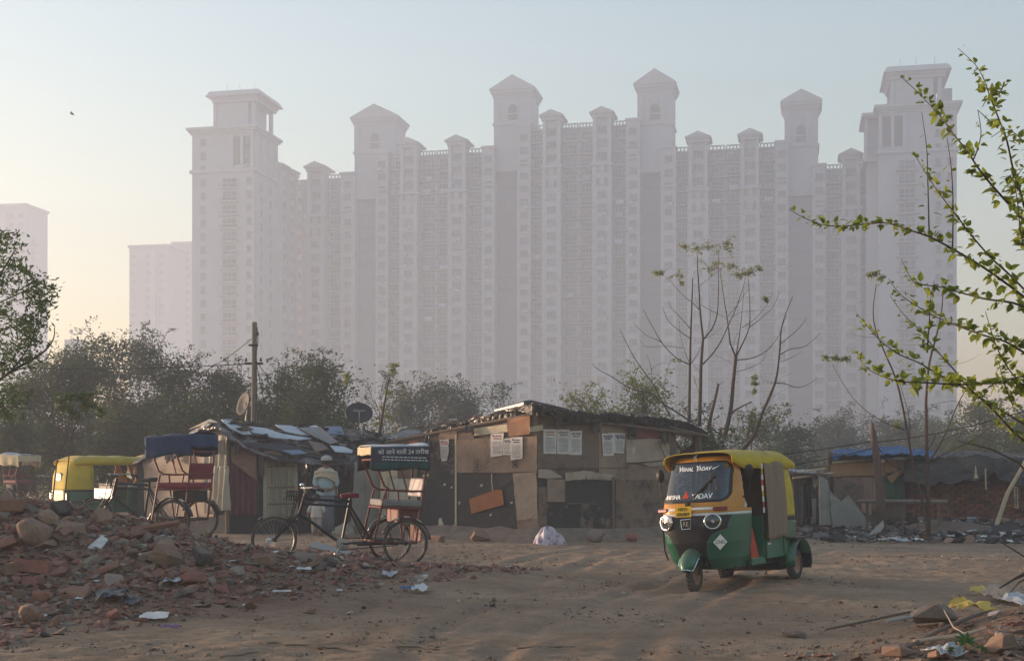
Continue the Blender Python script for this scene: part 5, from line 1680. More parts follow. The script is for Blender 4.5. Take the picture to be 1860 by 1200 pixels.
# rolled sheet on the ridge, eave poles
rl = MB()
for k in range(4): rl.tube([P(900 + 10 * k, 748 - 3 * k, 28.9) + Vector((0, 0.2 + .1 * k, 0.04)), P(955 + 3 * k, 735 - k, 28.0) + Vector((0, 0.2 + .12 * k, 0.03)), P(1000 + 12 * k, 742 + 2 * k, 27.9) + Vector((0, 0.2 + .12 * k, 0.05))], [0.04, 0.075, 0.045], 7)
h2.put(rl, 'rolled_plastic', M_tarp)
for k, (xa, ya, xb, yb, d1, d2) in enumerate(((700, 803, 965, 752, 31.2, 28.05), (975, 752, 1280, 790, 27.95, 30.4), (1215, 775, 1286, 792, 29.9, 30.4))):
    h2.put(MB().tube([P(xa, ya, d1), P(xb, yb, d2)], 0.035, 7), 'roof_pole', M_wood)
# open porch at the right end: posts, red cloth, inner dark sheet
h2.put(MB().tube([Vector((X(1272, 30.4), 30.4, -0.1)), P(1270, 785, 30.4)], 0.055, 8), 'porch_post', M_wood)
h2.put(MB().tube([Vector((X(1262, 31.6), 31.6, -0.1)), P(1262, 790, 31.6)], 0.045, 8), 'porch_post', M_wood)
h2.put(MB().tube([P(1225, 800, 30.5), P(1262, 850, 30.9)], 0.03, 6), 'stick', M_wood)
h2.put(MB().surf(lambda u, v: P(1222 + 40 * u, 829 - 26 * u + (1 - u) * 2 + v * (6 + 26 * u), 30.6 + 0.05 * math.sin(9 * u)), 12, 6), 'maroon_rag', mat('maroon_rag', (0.06, 0.015, 0.03), 0.95, var=0.3), solid=0.01)

# ---------------------------------------------------------------- left hut
h1 = Hut('tarpaulin_hut', 'low hut with tarpaulin and junk covered roof left of the main hut', 450, 31)
G1 = Wall((252, 33.6), (412, 31.0)); G2 = Wall((412, 31.0), (690, 32.4))
pts = [Vector((X(252, 33.6), 33.6, 0)), Vector((X(412, 31.0), 31.0, 0)), Vector((X(690, 32.4), 32.4, 0))]
pl = pts + [pts[2] + Vector((0, 3.4, 0)), pts[0] + Vector((0.4, 3.0, 0))]
tp = [Z(842, 33.6), Z(800, 31.0), Z(846, 32.4), 2.2, 1.9]
b = MB(); b.add([p + Vector((0, 0, -0.2)) for p in pl] + [p + Vector((0, 0, t - 0.03)) for p, t in zip(pl, tp)], [(4, 3, 2, 1, 0), (5, 6, 7, 8, 9)] + [(i, (i + 1) % 5, (i + 1) % 5 + 5, i + 5) for i in range(5)])
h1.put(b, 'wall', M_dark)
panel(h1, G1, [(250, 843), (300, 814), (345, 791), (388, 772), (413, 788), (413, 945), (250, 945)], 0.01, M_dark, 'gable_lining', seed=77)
panel(h1, G1, [(258, 832), (300, 812), (310, 830), (290, 850), (262, 862)], 0.05, M_greysheet, 'cement_sheet', seed=1)
panel(h1, G1, [(262, 848), (300, 826), (330, 812), (352, 806), (352, 880), (262, 884)], 0.06, M_card2, 'cardboard_panel', seed=2)
panel(h1, G1, [(330, 800), (385, 790), (388, 850), (332, 862)], 0.05, M_card2, 'cardboard_panel', seed=3)
panel(h1, G1, rag([(263, 862), (345, 858), (340, 874), (302, 884), (264, 880)], 1, 7, 4, {1, 2, 3}), 0.09, M_card2, 'cardboard_panel', seed=4)
panel(h1, G1, [(262, 884), (300, 884), (350, 878), (388, 882), (388, 938), (262, 940)], 0.05, M_card2, 'cardboard_panel', seed=5)
panel(h1, G1, [(345, 862), (390, 850), (390, 884), (346, 886)], 0.07, M_card, 'cardboard_panel', seed=6)
def cloth(h, w, x0, x1, y0, y1, off, mtl, name, folds=5, amp=0.05, seed=0, rag_=3):
    r = random.Random(seed); ph = r.random() * 6; ox = r.random() * 40
    def fn(u, v):
        q = w.at(x0 + (x1 - x0) * u, y0 + (y1 - y0) * v + (rag_ * float(vnoise(np.array(u * 7 + ox), np.array(3.3))) if v > 0.9 else 0), off)
        return q + w.n * (amp * (0.3 + v) * math.sin(folds * 2 * math.pi * u + ph + 1.5 * v) + 0.5 * amp * float(fbm(np.array(u * 6 + ox), np.array(v * 5 + ox), 3)))
    return h.put(MB().surf(fn, 30, 24), name, mtl, smooth=True, solid=0.006)
cloth(h1, G1, 372, 394, 792, 932, 0.10, M_cloth, 'canvas_sheet', 2, 0.05, 3)
cloth(h1, G1, 390, 414, 790, 850, 0.13, M_cloth, 'canvas_sheet', 2, 0.04, 4)
cloth(h1, G1, 386, 414, 846, 926, 0.15, M_cloth, 'canvas_sheet', 3, 0.07, 5)
panel(h1, G1, [(396, 800), (408, 798), (408, 825), (396, 824)], 0.22, M_dark, 'window_gap_shade', seed=7)  # dark panel painted as the shade in an opening
h1.put(MB().tube([Vector((X(413, 30.85), 30.85, -0.1)), P(413, 790, 30.85)], 0.05, 8), 'corner_post', M_wood)
cloth(h1, G2, 416, 470, 812, 934, 0.10, M_maroon, 'door_curtain', 5, 0.06, 6)
def bl(u, v):
    q = G2.at(420 + 46 * u, 812 + 14 * u + v * (26 + 22 * u), 0.20 + 0.03 * math.sin(7 * u + 3 * v)); return q
h1.put(MB().surf(bl, 16, 10), 'blanket', M_plaid, smooth=True, solid=0.02)
h1.put(MB().tube([G2.at(416, 810, 0.2), G2.at(472, 826, 0.2)], 0.02, 6), 'curtain_pole', M_wood)
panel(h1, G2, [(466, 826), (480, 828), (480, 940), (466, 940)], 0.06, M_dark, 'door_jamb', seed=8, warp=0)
dr = Vector((0, 0, 0))
dro = panel(h1, G2, [(479, 833), (540, 835), (540, 942), (479, 940)], 0.10, M_bamboo, 'slat_door', seed=9, warp=0, th=0.03)
for k in range(11):
    x = 487 + 4.6 * k
    panel(h1, G2, [(x, 835), (x + 3.6, 835), (x + 3.6, 938), (x, 938)], 0.125, M_bamboo, 'slat', seed=10 + k, th=0.02, parent=dro)
for (x0, x1) in ((478, 486), (535, 541)): panel(h1, G2, [(x0, 832), (x1, 832), (x1, 943), (x0, 943)], 0.14, M_bamboo, 'stile', seed=30, warp=0, parent=dro)
for y in (846, 884, 914): panel(h1, G2, [(486, y), (536, y - 1), (536, y + 1.2), (486, y + 2.2)], 0.155, M_wood, 'cross_bar', seed=31, warp=0, parent=dro)
cloth(h1, G2, 541, 642, 838, 952, 0.03, M_dark, 'doorway_shade_sheet', 7, 0.04, 8)  # dark sheet stands in for the shaded inside of the open doorway
cloth(h1, G2, 541, 642, 836, 856, 0.22, M_tarp, 'roof_skirt', 5, 0.06, 9, 10)
cloth(h1, G2, 478, 545, 826, 838, 0.25, M_tarp, 'roof_skirt', 4, 0.05, 10, 6)
gsd = Wall((641, 31.3), (690, 31.6))
panel(h1, gsd, [(645, 838), (689, 842), (690, 958), (637, 955)], 0.05, M_greysheet, 'cement_sheet', seed=40)
panel(h1, gsd, [(664, 846), (690, 850), (690, 920), (664, 915)], 0.075, M_greysheet, 'cement_sheet', seed=41)
# roof slope
EA = [P(*q) for q in ((240, 842, 33.4), (300, 812, 32.6), (352, 786, 31.7), (388, 772, 31.0), (408, 786, 30.7), (430, 804, 30.6), (480, 828, 30.8), (540, 838, 31.2), (600, 843, 31.6), (650, 846, 31.9), (694, 840, 32.2))]
EB = [P(*q) for q in ((262, 830, 36.5), (310, 804, 35.5), (352, 782, 34), (386, 765, 33), (420, 770, 34.2), (450, 775, 34.6), (500, 781, 35), (560, 784, 35.2), (620, 785, 35.5), (660, 787, 35.5), (704, 790, 35.5))]
slope = sheet(EA, EB, 130, 30, 0.13, 8, 1.7)
h1.put(slope, 'roof_sheet', M_tarp, solid=0.04)


def on_slope(px, py, lift=0.04):
    """closest roof point under a pixel: interpolate front and back edges"""
    best = None
    for i in range(len(EA) - 1):
        for u in np.linspace(0, 1, 9)[:-1]:
            a = EA[i].lerp(EA[i + 1], u); c = EB[i].lerp(EB[i + 1], u)
            for v in np.linspace(0, 1, 13):
                p = a.lerp(c, v)
                x = 930 + p.x / p.y * F; y = 850 - (p.z - EYE) / p.y * F
                e = (x - px) ** 2 + (y - py) ** 2
                if best is None or e < best[0]: best = (e, p)
    return best[1] + Vector((0, -0.03, lift))


def patch(poly, mtl, name, lift, seed):
    n = len(poly)
    tpv = [on_slope(x, y, lift + 0.03 * random.Random(seed + i).random()) for i, (x, y) in enumerate(poly)]
    c = sum(tpv, Vector()) / n + Vector((0, 0, 0.03))
    b = MB(); b.add(tpv + [c], [(i, (i + 1) % n, n) for i in range(n)])
    h1.put(b, name, mtl, solid=0.02)
patch([(403, 771), (420, 772), (448, 786), (458, 797), (440, 796), (418, 788)], M_whitepl, 'plastic_sheet', 0.10, 1)
patch([(445, 784), (487, 786), (515, 797), (566, 806), (540, 808), (497, 801), (462, 796)], M_whitepl, 'plastic_sheet', 0.10, 2)
patch([(500, 783), (540, 783), (570, 804), (548, 802), (520, 794)], M_whitepl, 'plastic_sheet', 0.12, 3)
patch([(563, 782), (572, 783), (600, 803), (594, 806)], M_whitepl, 'plastic_sheet', 0.14, 4)
patch([(590, 786), (620, 785), (628, 797), (604, 799)], mat('faded_blue_plastic', (0.12, 0.16, 0.23), 0.7, var=0.2), 'plastic_sheet', 0.12, 5)
patch([(597, 823), (622, 822), (641, 830), (638, 836), (610, 831)], M_whitepl, 'plastic_sheet', 0.14, 6)
patch([(545, 790), (580, 788), (615, 815), (600, 822), (570, 808)], M_tarp, 'plastic_sheet', 0.18, 7)
patch([(512, 826), (545, 828), (560, 834), (530, 836)], mat('faded_blue_plastic', (0.12, 0.16, 0.23), 0.7, var=0.2), 'plastic_sheet', 0.12, 8)
patch([(625, 792), (660, 792), (672, 806), (640, 812)], M_blkworn, 'plastic_sheet', 0.14, 9)
patch([(560, 812), (590, 816), (600, 830), (572, 828)], M_card3, 'plastic_sheet', 0.12, 10)
patch([(345, 788), (384, 770), (396, 776), (380, 784), (352, 800)], M_cloth, 'canvas_flap', 0.10, 11)
patch([(262, 834), (290, 818), (300, 822), (275, 838)], M_whitepl, 'plastic_sheet', 0.08, 12)
st = MB()
rnd = random.Random(9)
for k in range(9):
    x = rnd.uniform(420, 640); y = rnd.uniform(796, 836) if x > 480 else rnd.uniform(780, 800)
    a = on_slope(x, y, 0.08); b_ = on_slope(x + rnd.uniform(20, 50), y + rnd.uniform(-4, 10), 0.10)
    h1.put(MB().tube([a, (a + b_) / 2 + Vector((0, 0, 0.03)), b_], 0.03, 6), 'roof_stick', M_wood)
rag_b = MB()
for k in range(150):      # crumpled scraps, rags and clods holding the sheets down
    x = rnd.uniform(404, 690); y = 772 + (x - 404) * 0.07 + rnd.random() ** 1.3 * (30 if x < 480 else 44)
    if x < 480 and y > 775 + (x - 404) * 0.72: continue
    c = on_slope(x, y, 0.06); r = rnd.uniform(0.05, 0.14)
    rag_b.hull([c + Vector((rnd.gauss(0, 1) * r, rnd.gauss(0, 1) * r, abs(rnd.gauss(0, 0.45)) * r)) for _ in range(8)])
o = h1.put(rag_b, 'roof_junk', mat('roof_junk', (0.075, 0.058, 0.048), 0.95, c2=(0.03, 0.026, 0.025), scale=3)); o['kind'] = 'stuff'

# rags, ropes and sticks hanging at the eaves of both huts
rnd = random.Random(61)
for k, (w_, x, y, ww, hh, m) in enumerate(((G1, 300, 812, 16, 26, M_tatter), (G1, 338, 796, 14, 22, M_cloth), (G2, 424, 806, 12, 18, M_tatter), (G2, 500, 832, 26, 12, M_tatter), (G2, 548, 838, 18, 24, M_tatter), (G2, 622, 842, 20, 22, M_tarp), (G2, 470, 826, 10, 40, M_tatter))):
    cloth(h1, w_, x, x + ww, y, y + hh, 0.26, m, 'hanging_rag', 2, 0.05, 60 + k, 9)
for k, (w_, x, y, ww, hh, m) in enumerate(((WL, 702, 804, 16, 16, M_tatter), (WL, 770, 790, 12, 26, M_tarp), (WL, 846, 772, 16, 14, M_tatter), (WR, 1010, 758, 22, 14, M_tarp), (WR, 1078, 764, 16, 20, M_tatter), (WR, 1140, 766, 14, 24, M_tarp), (WR, 1204, 774, 14, 30, M_tatter))):
    cloth(h2, w_, x, x + ww, y, y + hh, 0.16, m, 'hanging_rag', 2, 0.05, 80 + k, 9)
for k, (w_, a, c) in enumerate(((WL, (700, 812), (760, 802)), (WL, (800, 786), (858, 772)), (WR, (990, 764), (1060, 768)), (WR, (1120, 768), (1200, 778)), (WR, (1196, 800), (1224, 860)))):
    h2.put(MB().tube([w_.at(*a, 0.12), w_.at((a[0] + c[0]) / 2, (a[1] + c[1]) / 2 + 4, 0.16), w_.at(*c, 0.12)], 0.012, 5), 'rope', M_wood)
for k in range(8):
    x = 560 + 90 * k; j = min(len(E2) - 2, max(0, sum(1 for e in E2 if e[0] < 700 + 75 * k) - 1)); p = fe[j]
    h2.put(MB().tube([p + Vector((0.1, 0.5, 0.0)), p + Vector((rnd.uniform(-.2, .2), -0.28, -0.02 + rnd.uniform(-.05, .06)))], 0.022, 6), 'rafter_end', M_wood)

# ---------------------------------------------------------------- right-hand huts
h3 = Hut('plywood_hut', 'shack of plywood, cement sheets and tin under a blue tarpaulin at right', 1560, 34)
Q1 = Wall((1436, 33.6), (1648, 34.6))
pts = [Vector((X(1436, 33.6), 33.7, 0)), Vector((X(1648, 34.6), 34.7, 0))]
b = MB(); pl = [pts[0], pts[1], pts[1] + Vector((0, 3, 0)), pts[0] + Vector((0, 3, 0))]
tp = [Z(868, 33.7), Z(834, 34.7), 1.7, 1.5]
b.add([p + Vector((0, 0, -0.2)) for p in pl] + [p + Vector((0, 0, t)) for p, t in zip(pl, tp)], [(3, 2, 1, 0), (4, 5, 6, 7)] + [(i, (i + 1) % 4, (i + 1) % 4 + 4, i + 4) for i in range(4)])
h3.put(b, 'wall', M_card3)
panel(h3, Q1, [(1507, 842), (1608, 839), (1608, 863), (1508, 865)], 0.10, M_ply, 'plywood_board', seed=1, th=0.03)
panel(h3, Q1, [(1607, 834), (1630, 833), (1630, 857), (1607, 858)], 0.13, M_ply, 'plywood_board', seed=2, th=0.03)
panel(h3, Q1, [(1505, 822), (1588, 826), (1588, 840), (1506, 842)], 0.07, M_card3, 'cardboard_panel', seed=3)
panel(h3, Q1, [(1611, 866), (1636, 853), (1639, 858), (1620, 877)], 0.2, M_ply, 'plywood_board', seed=4, th=0.03)
h3.put(MB().tube([Q1.at(1512, 840, 0.18), Q1.at(1632, 829, 0.18)], 0.035, 7), 'beam', M_palewood)
h3.put(MB().tube([Vector((X(1506, 33.8), 33.8, -0.1)), P(1505, 820, 33.8)], 0.045, 7), 'corner_post', M_wood)
def tin(x0, x1, y0, y1, off, mtl, n, seed):
    nu = n * 8
    def fn(u, v):
        q = Q1.at(x0 + (x1 - x0) * u, y0 + (y1 - y0) * v, off)
        return q + Q1.n * 0.022 * math.sin(u * n * 2 * math.pi)
    h3.put(MB().surf(fn, nu, 3), 'corrugated_sheet', mtl, smooth=True, solid=0.005)
tin(1529, 1562, 866, 935, 0.06, M_pinktin, 6, 1); tin(1562, 1598, 866, 930, 0.08, M_pinktin, 6, 2); tin(1600, 1644, 864, 912, 0.07, M_greentin, 8, 3)
panel(h3, Q1, [(1514, 865), (1542, 873), (1566, 879), (1566, 911), (1529, 912), (1514, 895)], 0.14, M_card3, 'cardboard_panel', seed=5)
lean = Wall((1485, 33.0), (1585, 33.2))
panel(h3, lean, [(1488, 863), (1504, 872), (1513, 952), (1489, 953)], 0.05, M_greysheet, 'cement_sheet', seed=6, th=0.03)
panel(h3, lean, [(1506, 889), (1529, 911), (1542, 898), (1551, 911), (1564, 927), (1581, 950), (1569, 963), (1513, 961)], 0.10, M_greysheet, 'cement_sheet', seed=7, th=0.03)
panel(h3, lean, [(1565, 911), (1582, 914), (1584, 935), (1566, 930)], 0.02, M_pinktin, 'pink_board', seed=8)
for k, (x0, x1, y0, y1, m) in enumerate(((1440, 1452, 872, 948, M_tatter), (1450, 1463, 870, 950, M_tatter), (1461, 1474, 876, 940, M_dark), (1470, 1490, 868, 950, M_tatter), (1476, 1486, 866, 884, M_paper), (1473, 1481, 905, 952, M_cloth))):
    cloth(h3, Q1, x0, x1, y0, y1, 0.06 + 0.05 * (k % 3), m, 'tattered_sheet', 2, 0.05, 20 + k, 8)
er = sheet([P(1428, 860, 33.2), P(1470, 863, 33.2), P(1510, 866, 33.3)], [P(1430, 853, 36), P(1470, 853, 36), P(1510, 850, 36)], 40, 10, 0.09, 30, 1.3)
h3.put(er, 'roof_sheet', M_card3, solid=0.03)
for k, (a, c) in enumerate((((1428, 858, 33.1), (1505, 862, 33.2)), ((1440, 868, 33.1), (1515, 858, 33.4)), ((1432, 852, 33.6), (1508, 846, 33.6)), ((1450, 858, 33.2), (1500, 850, 33.6)))):
    h3.put(MB().tube([P(*a), P(*c)], 0.03, 6), 'roof_stick', M_palewood if k % 2 else M_wood)
h3.put(sheet([P(1434, 853, 33.3), P(1455, 858, 33.2), P(1480, 860, 33.2)], [P(1436, 849, 34.2), P(1460, 852, 34.2), P(1485, 855, 34.2)], 24, 8, 0.10, 31, 1.5), 'plastic_sheet', M_whitepl, solid=0.01)
tb = sheet([P(1512, 828, 33.6), P(1530, 826, 33.6), P(1560, 827, 33.6), P(1590, 825, 33.7), P(1630, 822, 33.8), P(1660, 826, 33.9), P(1695, 829, 34)], [P(1512, 817, 35.5), P(1530, 816, 35.5), P(1560, 815, 35.5), P(1590, 812, 35.5), P(1630, 812, 35.5), P(1660, 814, 35.5), P(1695, 820, 35.5)], 70, 14, 0.09, 33, 1.5)
h3.put(tb, 'blue_tarpaulin', M_bluepl, solid=0.02)
h3.put(sheet([P(1513, 827, 33.5), P(1522, 826, 33.5), P(1534, 826, 33.5)], [P(1512, 833, 33.45), P(1518, 836, 33.4), P(1526, 829, 33.45)], 12, 6, 0.03, 35), 'tarpaulin_corner', M_bluepl, solid=0.015)
h3.put(sheet([P(1534, 828, 33.7), P(1570, 832, 33.7), P(1640, 830, 33.8), P(1700, 833, 34)], [P(1534, 824, 35), P(1570, 822, 35), P(1640, 820, 35), P(1700, 824, 35)], 40, 8, 0.05, 34), 'roof_sheet', M_tarp, solid=0.03)

h4 = Hut('brick_hut', 'low brick hut with sagging dark tarpaulin at the right edge', 1750, 34)
Q2 = Wall((1640, 34.8), (1862, 33.4))
p0, p1_ = Vector((X(1640, 34.8), 34.8, 0)), Vector((X(1900, 33.2), 33.2, 0))
b = MB(); pl = [p0, p1_, p1_ + Vector((0, 3, 0)), p0 + Vector((0, 3, 0))]
pl = [q + Vector((0, 0.12, 0)) for q in pl]
b.add([p + Vector((0, 0, -0.2)) for p in pl] + [p + Vector((0, 0, 1.45)) for p in pl], [(3, 2, 1, 0), (4, 5, 6, 7)] + [(i, (i + 1) % 4, (i + 1) % 4 + 4, i + 4) for i in range(4)])
mw = h4.put(b, 'mortar_wall', M_mud)
bm_ = MB().bx(-0.112, 0.112, -0.055, 0.055, -0.035, 0.035).mesh('brick', M_brick)
d_ = (p1_ - p0); Lw = d_.length; ang = math.atan2(d_.y, d_.x)
rnd = random.Random(3)
for r_ in range(15):
    z = 0.10 + 0.083 * r_
    x = 0.0 if r_ % 2 else 0.12
    while x < Lw - 0.25:
        if rnd.random() > 0.05:
            q = p0 + d_.normalized() * (x + 0.12) + Vector((0, 0.05 + rnd.uniform(-0.018, 0.012), z)) - h4.loc
            link('brick', bm_, h4.root, q, (rnd.gauss(0, 0.015), rnd.gauss(0, 0.02), ang + rnd.gauss(0, 0.02)))
        x += 0.245
b = sheet([P(1644, 836, 34.2), P(1690, 832, 34.1), P(1740, 829, 33.8), P(1780, 826, 33.6), P(1812, 833, 33.5)], [P(1640, 874, 34.1), P(1690, 880, 33.9), P(1740, 877, 33.6), P(1775, 872, 33.4), P(1815, 852, 33.4)], 70, 20, 0.10, 41, 0.8, 0.08)
h4.put(b, 'tarpaulin', M_greytarp, smooth=True, solid=0.02)
b = sheet([P(1806, 836, 33.4), P(1840, 832, 33.2), P(1900, 834, 33)], [P(1812, 868, 33.3), P(1845, 880, 33.1), P(1900, 882, 33)], 40, 14, 0.10, 42, 0.8, 0.05)
h4.put(b, 'tarpaulin', M_tarp, smooth=True, solid=0.02)
b = sheet([P(1644, 836, 34.2), P(1740, 828, 33.8), P(1812, 832, 33.5), P(1900, 832, 33.0)], [P(1644, 822, 37), P(1740, 820, 37), P(1812, 822, 37), P(1900, 824, 37)], 70, 12, 0.10, 43, 1.2)
h4.put(b, 'roof_sheet', M_blkworn, solid=0.03)
panel(h4, Q2, [(1630, 834), (1646, 833), (1643, 858), (1632, 860)], 0.3, M_cream, 'cream_board', seed=3)
h4.put(MB().tube([P(1772, 846, 33.2), P(1773, 868, 33.2)], [0.01, 0.05], 6), 'yellow_tassel', M_cream)
h4.put(MB().tube([P(1790, 850, 33.2), P(1791, 888, 33.2)], 0.02, 6), 'hanging_stick', M_palewood)
sb = panel(h4, Q2, [(1842, 883), (1849, 884), (1850, 922), (1843, 922)], 0.35, M_cream, 'lettered_strip', seed=9)
b = MB()
for k in range(8): b.add([Q2.at(1844, 886 + 4.4 * k, 0.37), Q2.at(1847.5, 886 + 4.4 * k, 0.37), Q2.at(1847, 889 + 4.4 * k, 0.37), Q2.at(1844.5, 888.4 + 4.4 * k, 0.37)], [(0, 1, 2, 3)])
h4.put(b, 'lettering', M_ink, sb)
lp = MB().tube([Vector((X(1806, 32.2), 32.2, 0.0)), P(1830, 895, 32.4), P(1866, 832, 32.6)], [0.06, 0.05, 0.045], 8)
tag(lp.build('leaning_pole', M_palewood), 'pale wooden pole leaning against the brick hut', 'pole')

# low plank bench and props in front of the shacks
bn = Hut('plank_bench', 'dark plank bench standing in front of the green tin sheet', 1640, 31.5, 'bench')
bn.put(MB().add([P(1556, 906, 31.2), P(1560, 909.5, 31.0), P(1720, 911, 31.2), P(1722, 906.5, 31.6)], [(0, 1, 2, 3)]), 'bench_top', M_wood, solid=0.05)
for px, d in ((1575, 31.2), (1640, 31.15), (1706, 31.3)):
    for dd in (0.0, 0.35): bn.put(MB().tube([Vector((X(px, d + dd), d + dd, -0.1)), P(px, 910, d + dd)], 0.035, 6), 'leg', M_wood)
bn.put(MB().tube([P(1712, 911, 31.4), P(1730, 940, 31.4)], 0.03, 6), 'brace', M_wood)
pp = MB().tube([Vector((X(1603, 30.6), 30.6, -0.15)), P(1599, 900, 30.6), P(1592, 830, 30.6), P(1586, 785, 30.6), P(1583, 766, 30.6)], [0.10, 0.10, 0.085, 0.07, 0.03], 9)
tag(pp.build('wooden_post', mat('old_post', (0.12, 0.075, 0.058), 0.95, c2=(0.08, 0.052, 0.042), scale=4, stretch=(5, 5, 0.6), bump=0.5, bscale=18), smooth=True), 'rough upright wooden post with broken top before the plywood shack', 'post')
sl = MB().hull([P(1570, 977, 29.4), P(1604, 944, 29.5), P(1606, 956, 29.3), P(1590, 977, 29.2), P(1572, 975, 29.6), P(1602, 946, 29.65)])
tag(sl.build('stone_slab', M_greysheet), 'pale stone slab leaning at the foot of the wooden post', 'slab')

# ================================================================== PEOPLE
def stand(name_label, px, d, h, yaw):
    x = X(px, d)
    o = thing('person', name_label, 'person', (x, d, float(gz(x, d)) + 0.01), yaw)
    return o


def adult():
    V = Vector
    o = stand('person in white turban, cream shawl and pale blue shirt standing at dark doorway', 592, 30.4, 1.62, R(12))
    J = {'pel': (V((0, 0, 0.90)), (0.14, 0.10)), 'sp': (V((0, 0.01, 1.08)), (0.12, 0.09)), 'ch': (V((0, 0.0, 1.26)), (0.15, 0.10)), 'nk': (V((0, -0.03, 1.40)), 0.05), 'hd0': (V((0, -0.06, 1.46)), 0.06), 'hd': (V((0, -0.075, 1.53)), (0.075, 0.09)), 'tp': (V((0, -0.07, 1.58)), 0.06)}
    E = [('pel', 'sp'), ('sp', 'ch'), ('ch', 'nk'), ('nk', 'hd0'), ('hd0', 'hd'), ('hd', 'tp')]
    for sg, t in ((1, 'l'), (-1, 'r')):
        J['sh' + t] = (V((sg * 0.17, 0, 1.32)), 0.055); J['el' + t] = (V((sg * 0.22, -0.02, 1.06)), 0.04); J['wr' + t] = (V((sg * 0.12, -0.16, 0.97)), 0.027)
        E += [('ch', 'sh' + t), ('sh' + t, 'el' + t), ('el' + t, 'wr' + t)]
        hand(J, E, 'wr' + t, J['wr' + t][0], (-sg * 0.8, -0.5, -0.1), (0, 0, 1), 0.95)
        J['hp' + t] = (V((sg * 0.09, 0, 0.86)), 0.085); J['kn' + t] = (V((sg * 0.09, -0.01, 0.48)), 0.055); J['an' + t] = (V((sg * 0.09, 0.02, 0.08)), 0.036); J['ft' + t] = (V((sg * 0.10, -0.12, 0.035)), (0.04, 0.028))
        E += [('pel', 'hp' + t), ('hp' + t, 'kn' + t), ('kn' + t, 'an' + t), ('an' + t, 'ft' + t)]
    skin_body('body', J, E, M_skin, o)
    head_bits(o, V((0, -0.075, 1.535)), 0.088, (0.1, -0.9, -0.45))
    loft([(0, 0.0, 0.10, 0.175, 0.14), (0, 0, 0.4, 0.165, 0.135), (0, 0, 0.75, 0.175, 0.135), (0, 0, 0.98, 0.16, 0.12)], 28, 0.06, 9, 1).build('wrap_skirt', M_lungi, o, smooth=True, solid=0.008)
    b = loft([(0, 0, 0.84, 0.205, 0.155), (0, 0, 1.0, 0.19, 0.145), (0, 0, 1.2, 0.185, 0.14), (0, 0, 1.36, 0.14, 0.10), (0, -0.02, 1.42, 0.06, 0.06)], 24, 0.03, 6, 2)
    for sg in (1, -1): b.tube([(sg * 0.17, 0, 1.32), (sg * 0.225, -0.01, 1.1), (sg * 0.2, -0.08, 1.03)], [0.07, 0.06, 0.05], 10)
    b.build('shirt', M_shirt, o, smooth=True)
    def sh(u, v):      # shawl: sloping shoulders, wrapped round both shoulders, long corner on the camera's right
        a = 2 * math.pi * u
        drop = 0.30 + 0.10 * math.sin(a + 0.6) + (0.22 if 0.0 < ((u + 0.02) % 1.0) < 0.13 else 0) * v
        r_ = 0.07 + (0.155 if v > 0.25 else 0.155 * v / 0.25)
        z = 1.41 - drop * v
        if v < 0.25: z = 1.41 - drop * v * 1.3
        f = 1 + 0.03 * math.sin(10 * v * 3 + a * 2)
        return Vector((r_ * 1.02 * f * math.cos(a), r_ * 0.72 * f * math.sin(a) - 0.015, z + 0.015 * math.sin(18 * v + 2 * a)))
    MB().surf(sh, 40, 16).build('shawl', M_shawl, o, smooth=True, solid=0.012)
    loft([(0.0, -0.055, 1.565, 0.112, 0.120), (0.004, -0.05, 1.60, 0.122, 0.13), (0.008, -0.045, 1.64, 0.10, 0.11), (0.01, -0.04, 1.67, 0.05, 0.055), (0.01, -0.04, 1.675, 0.004, 0.004)], 20, 0.05, 5, 4).build('turban', M_childtop, o, smooth=True)
    o.scale = (1.1, 1.1, 1.1)
    return o


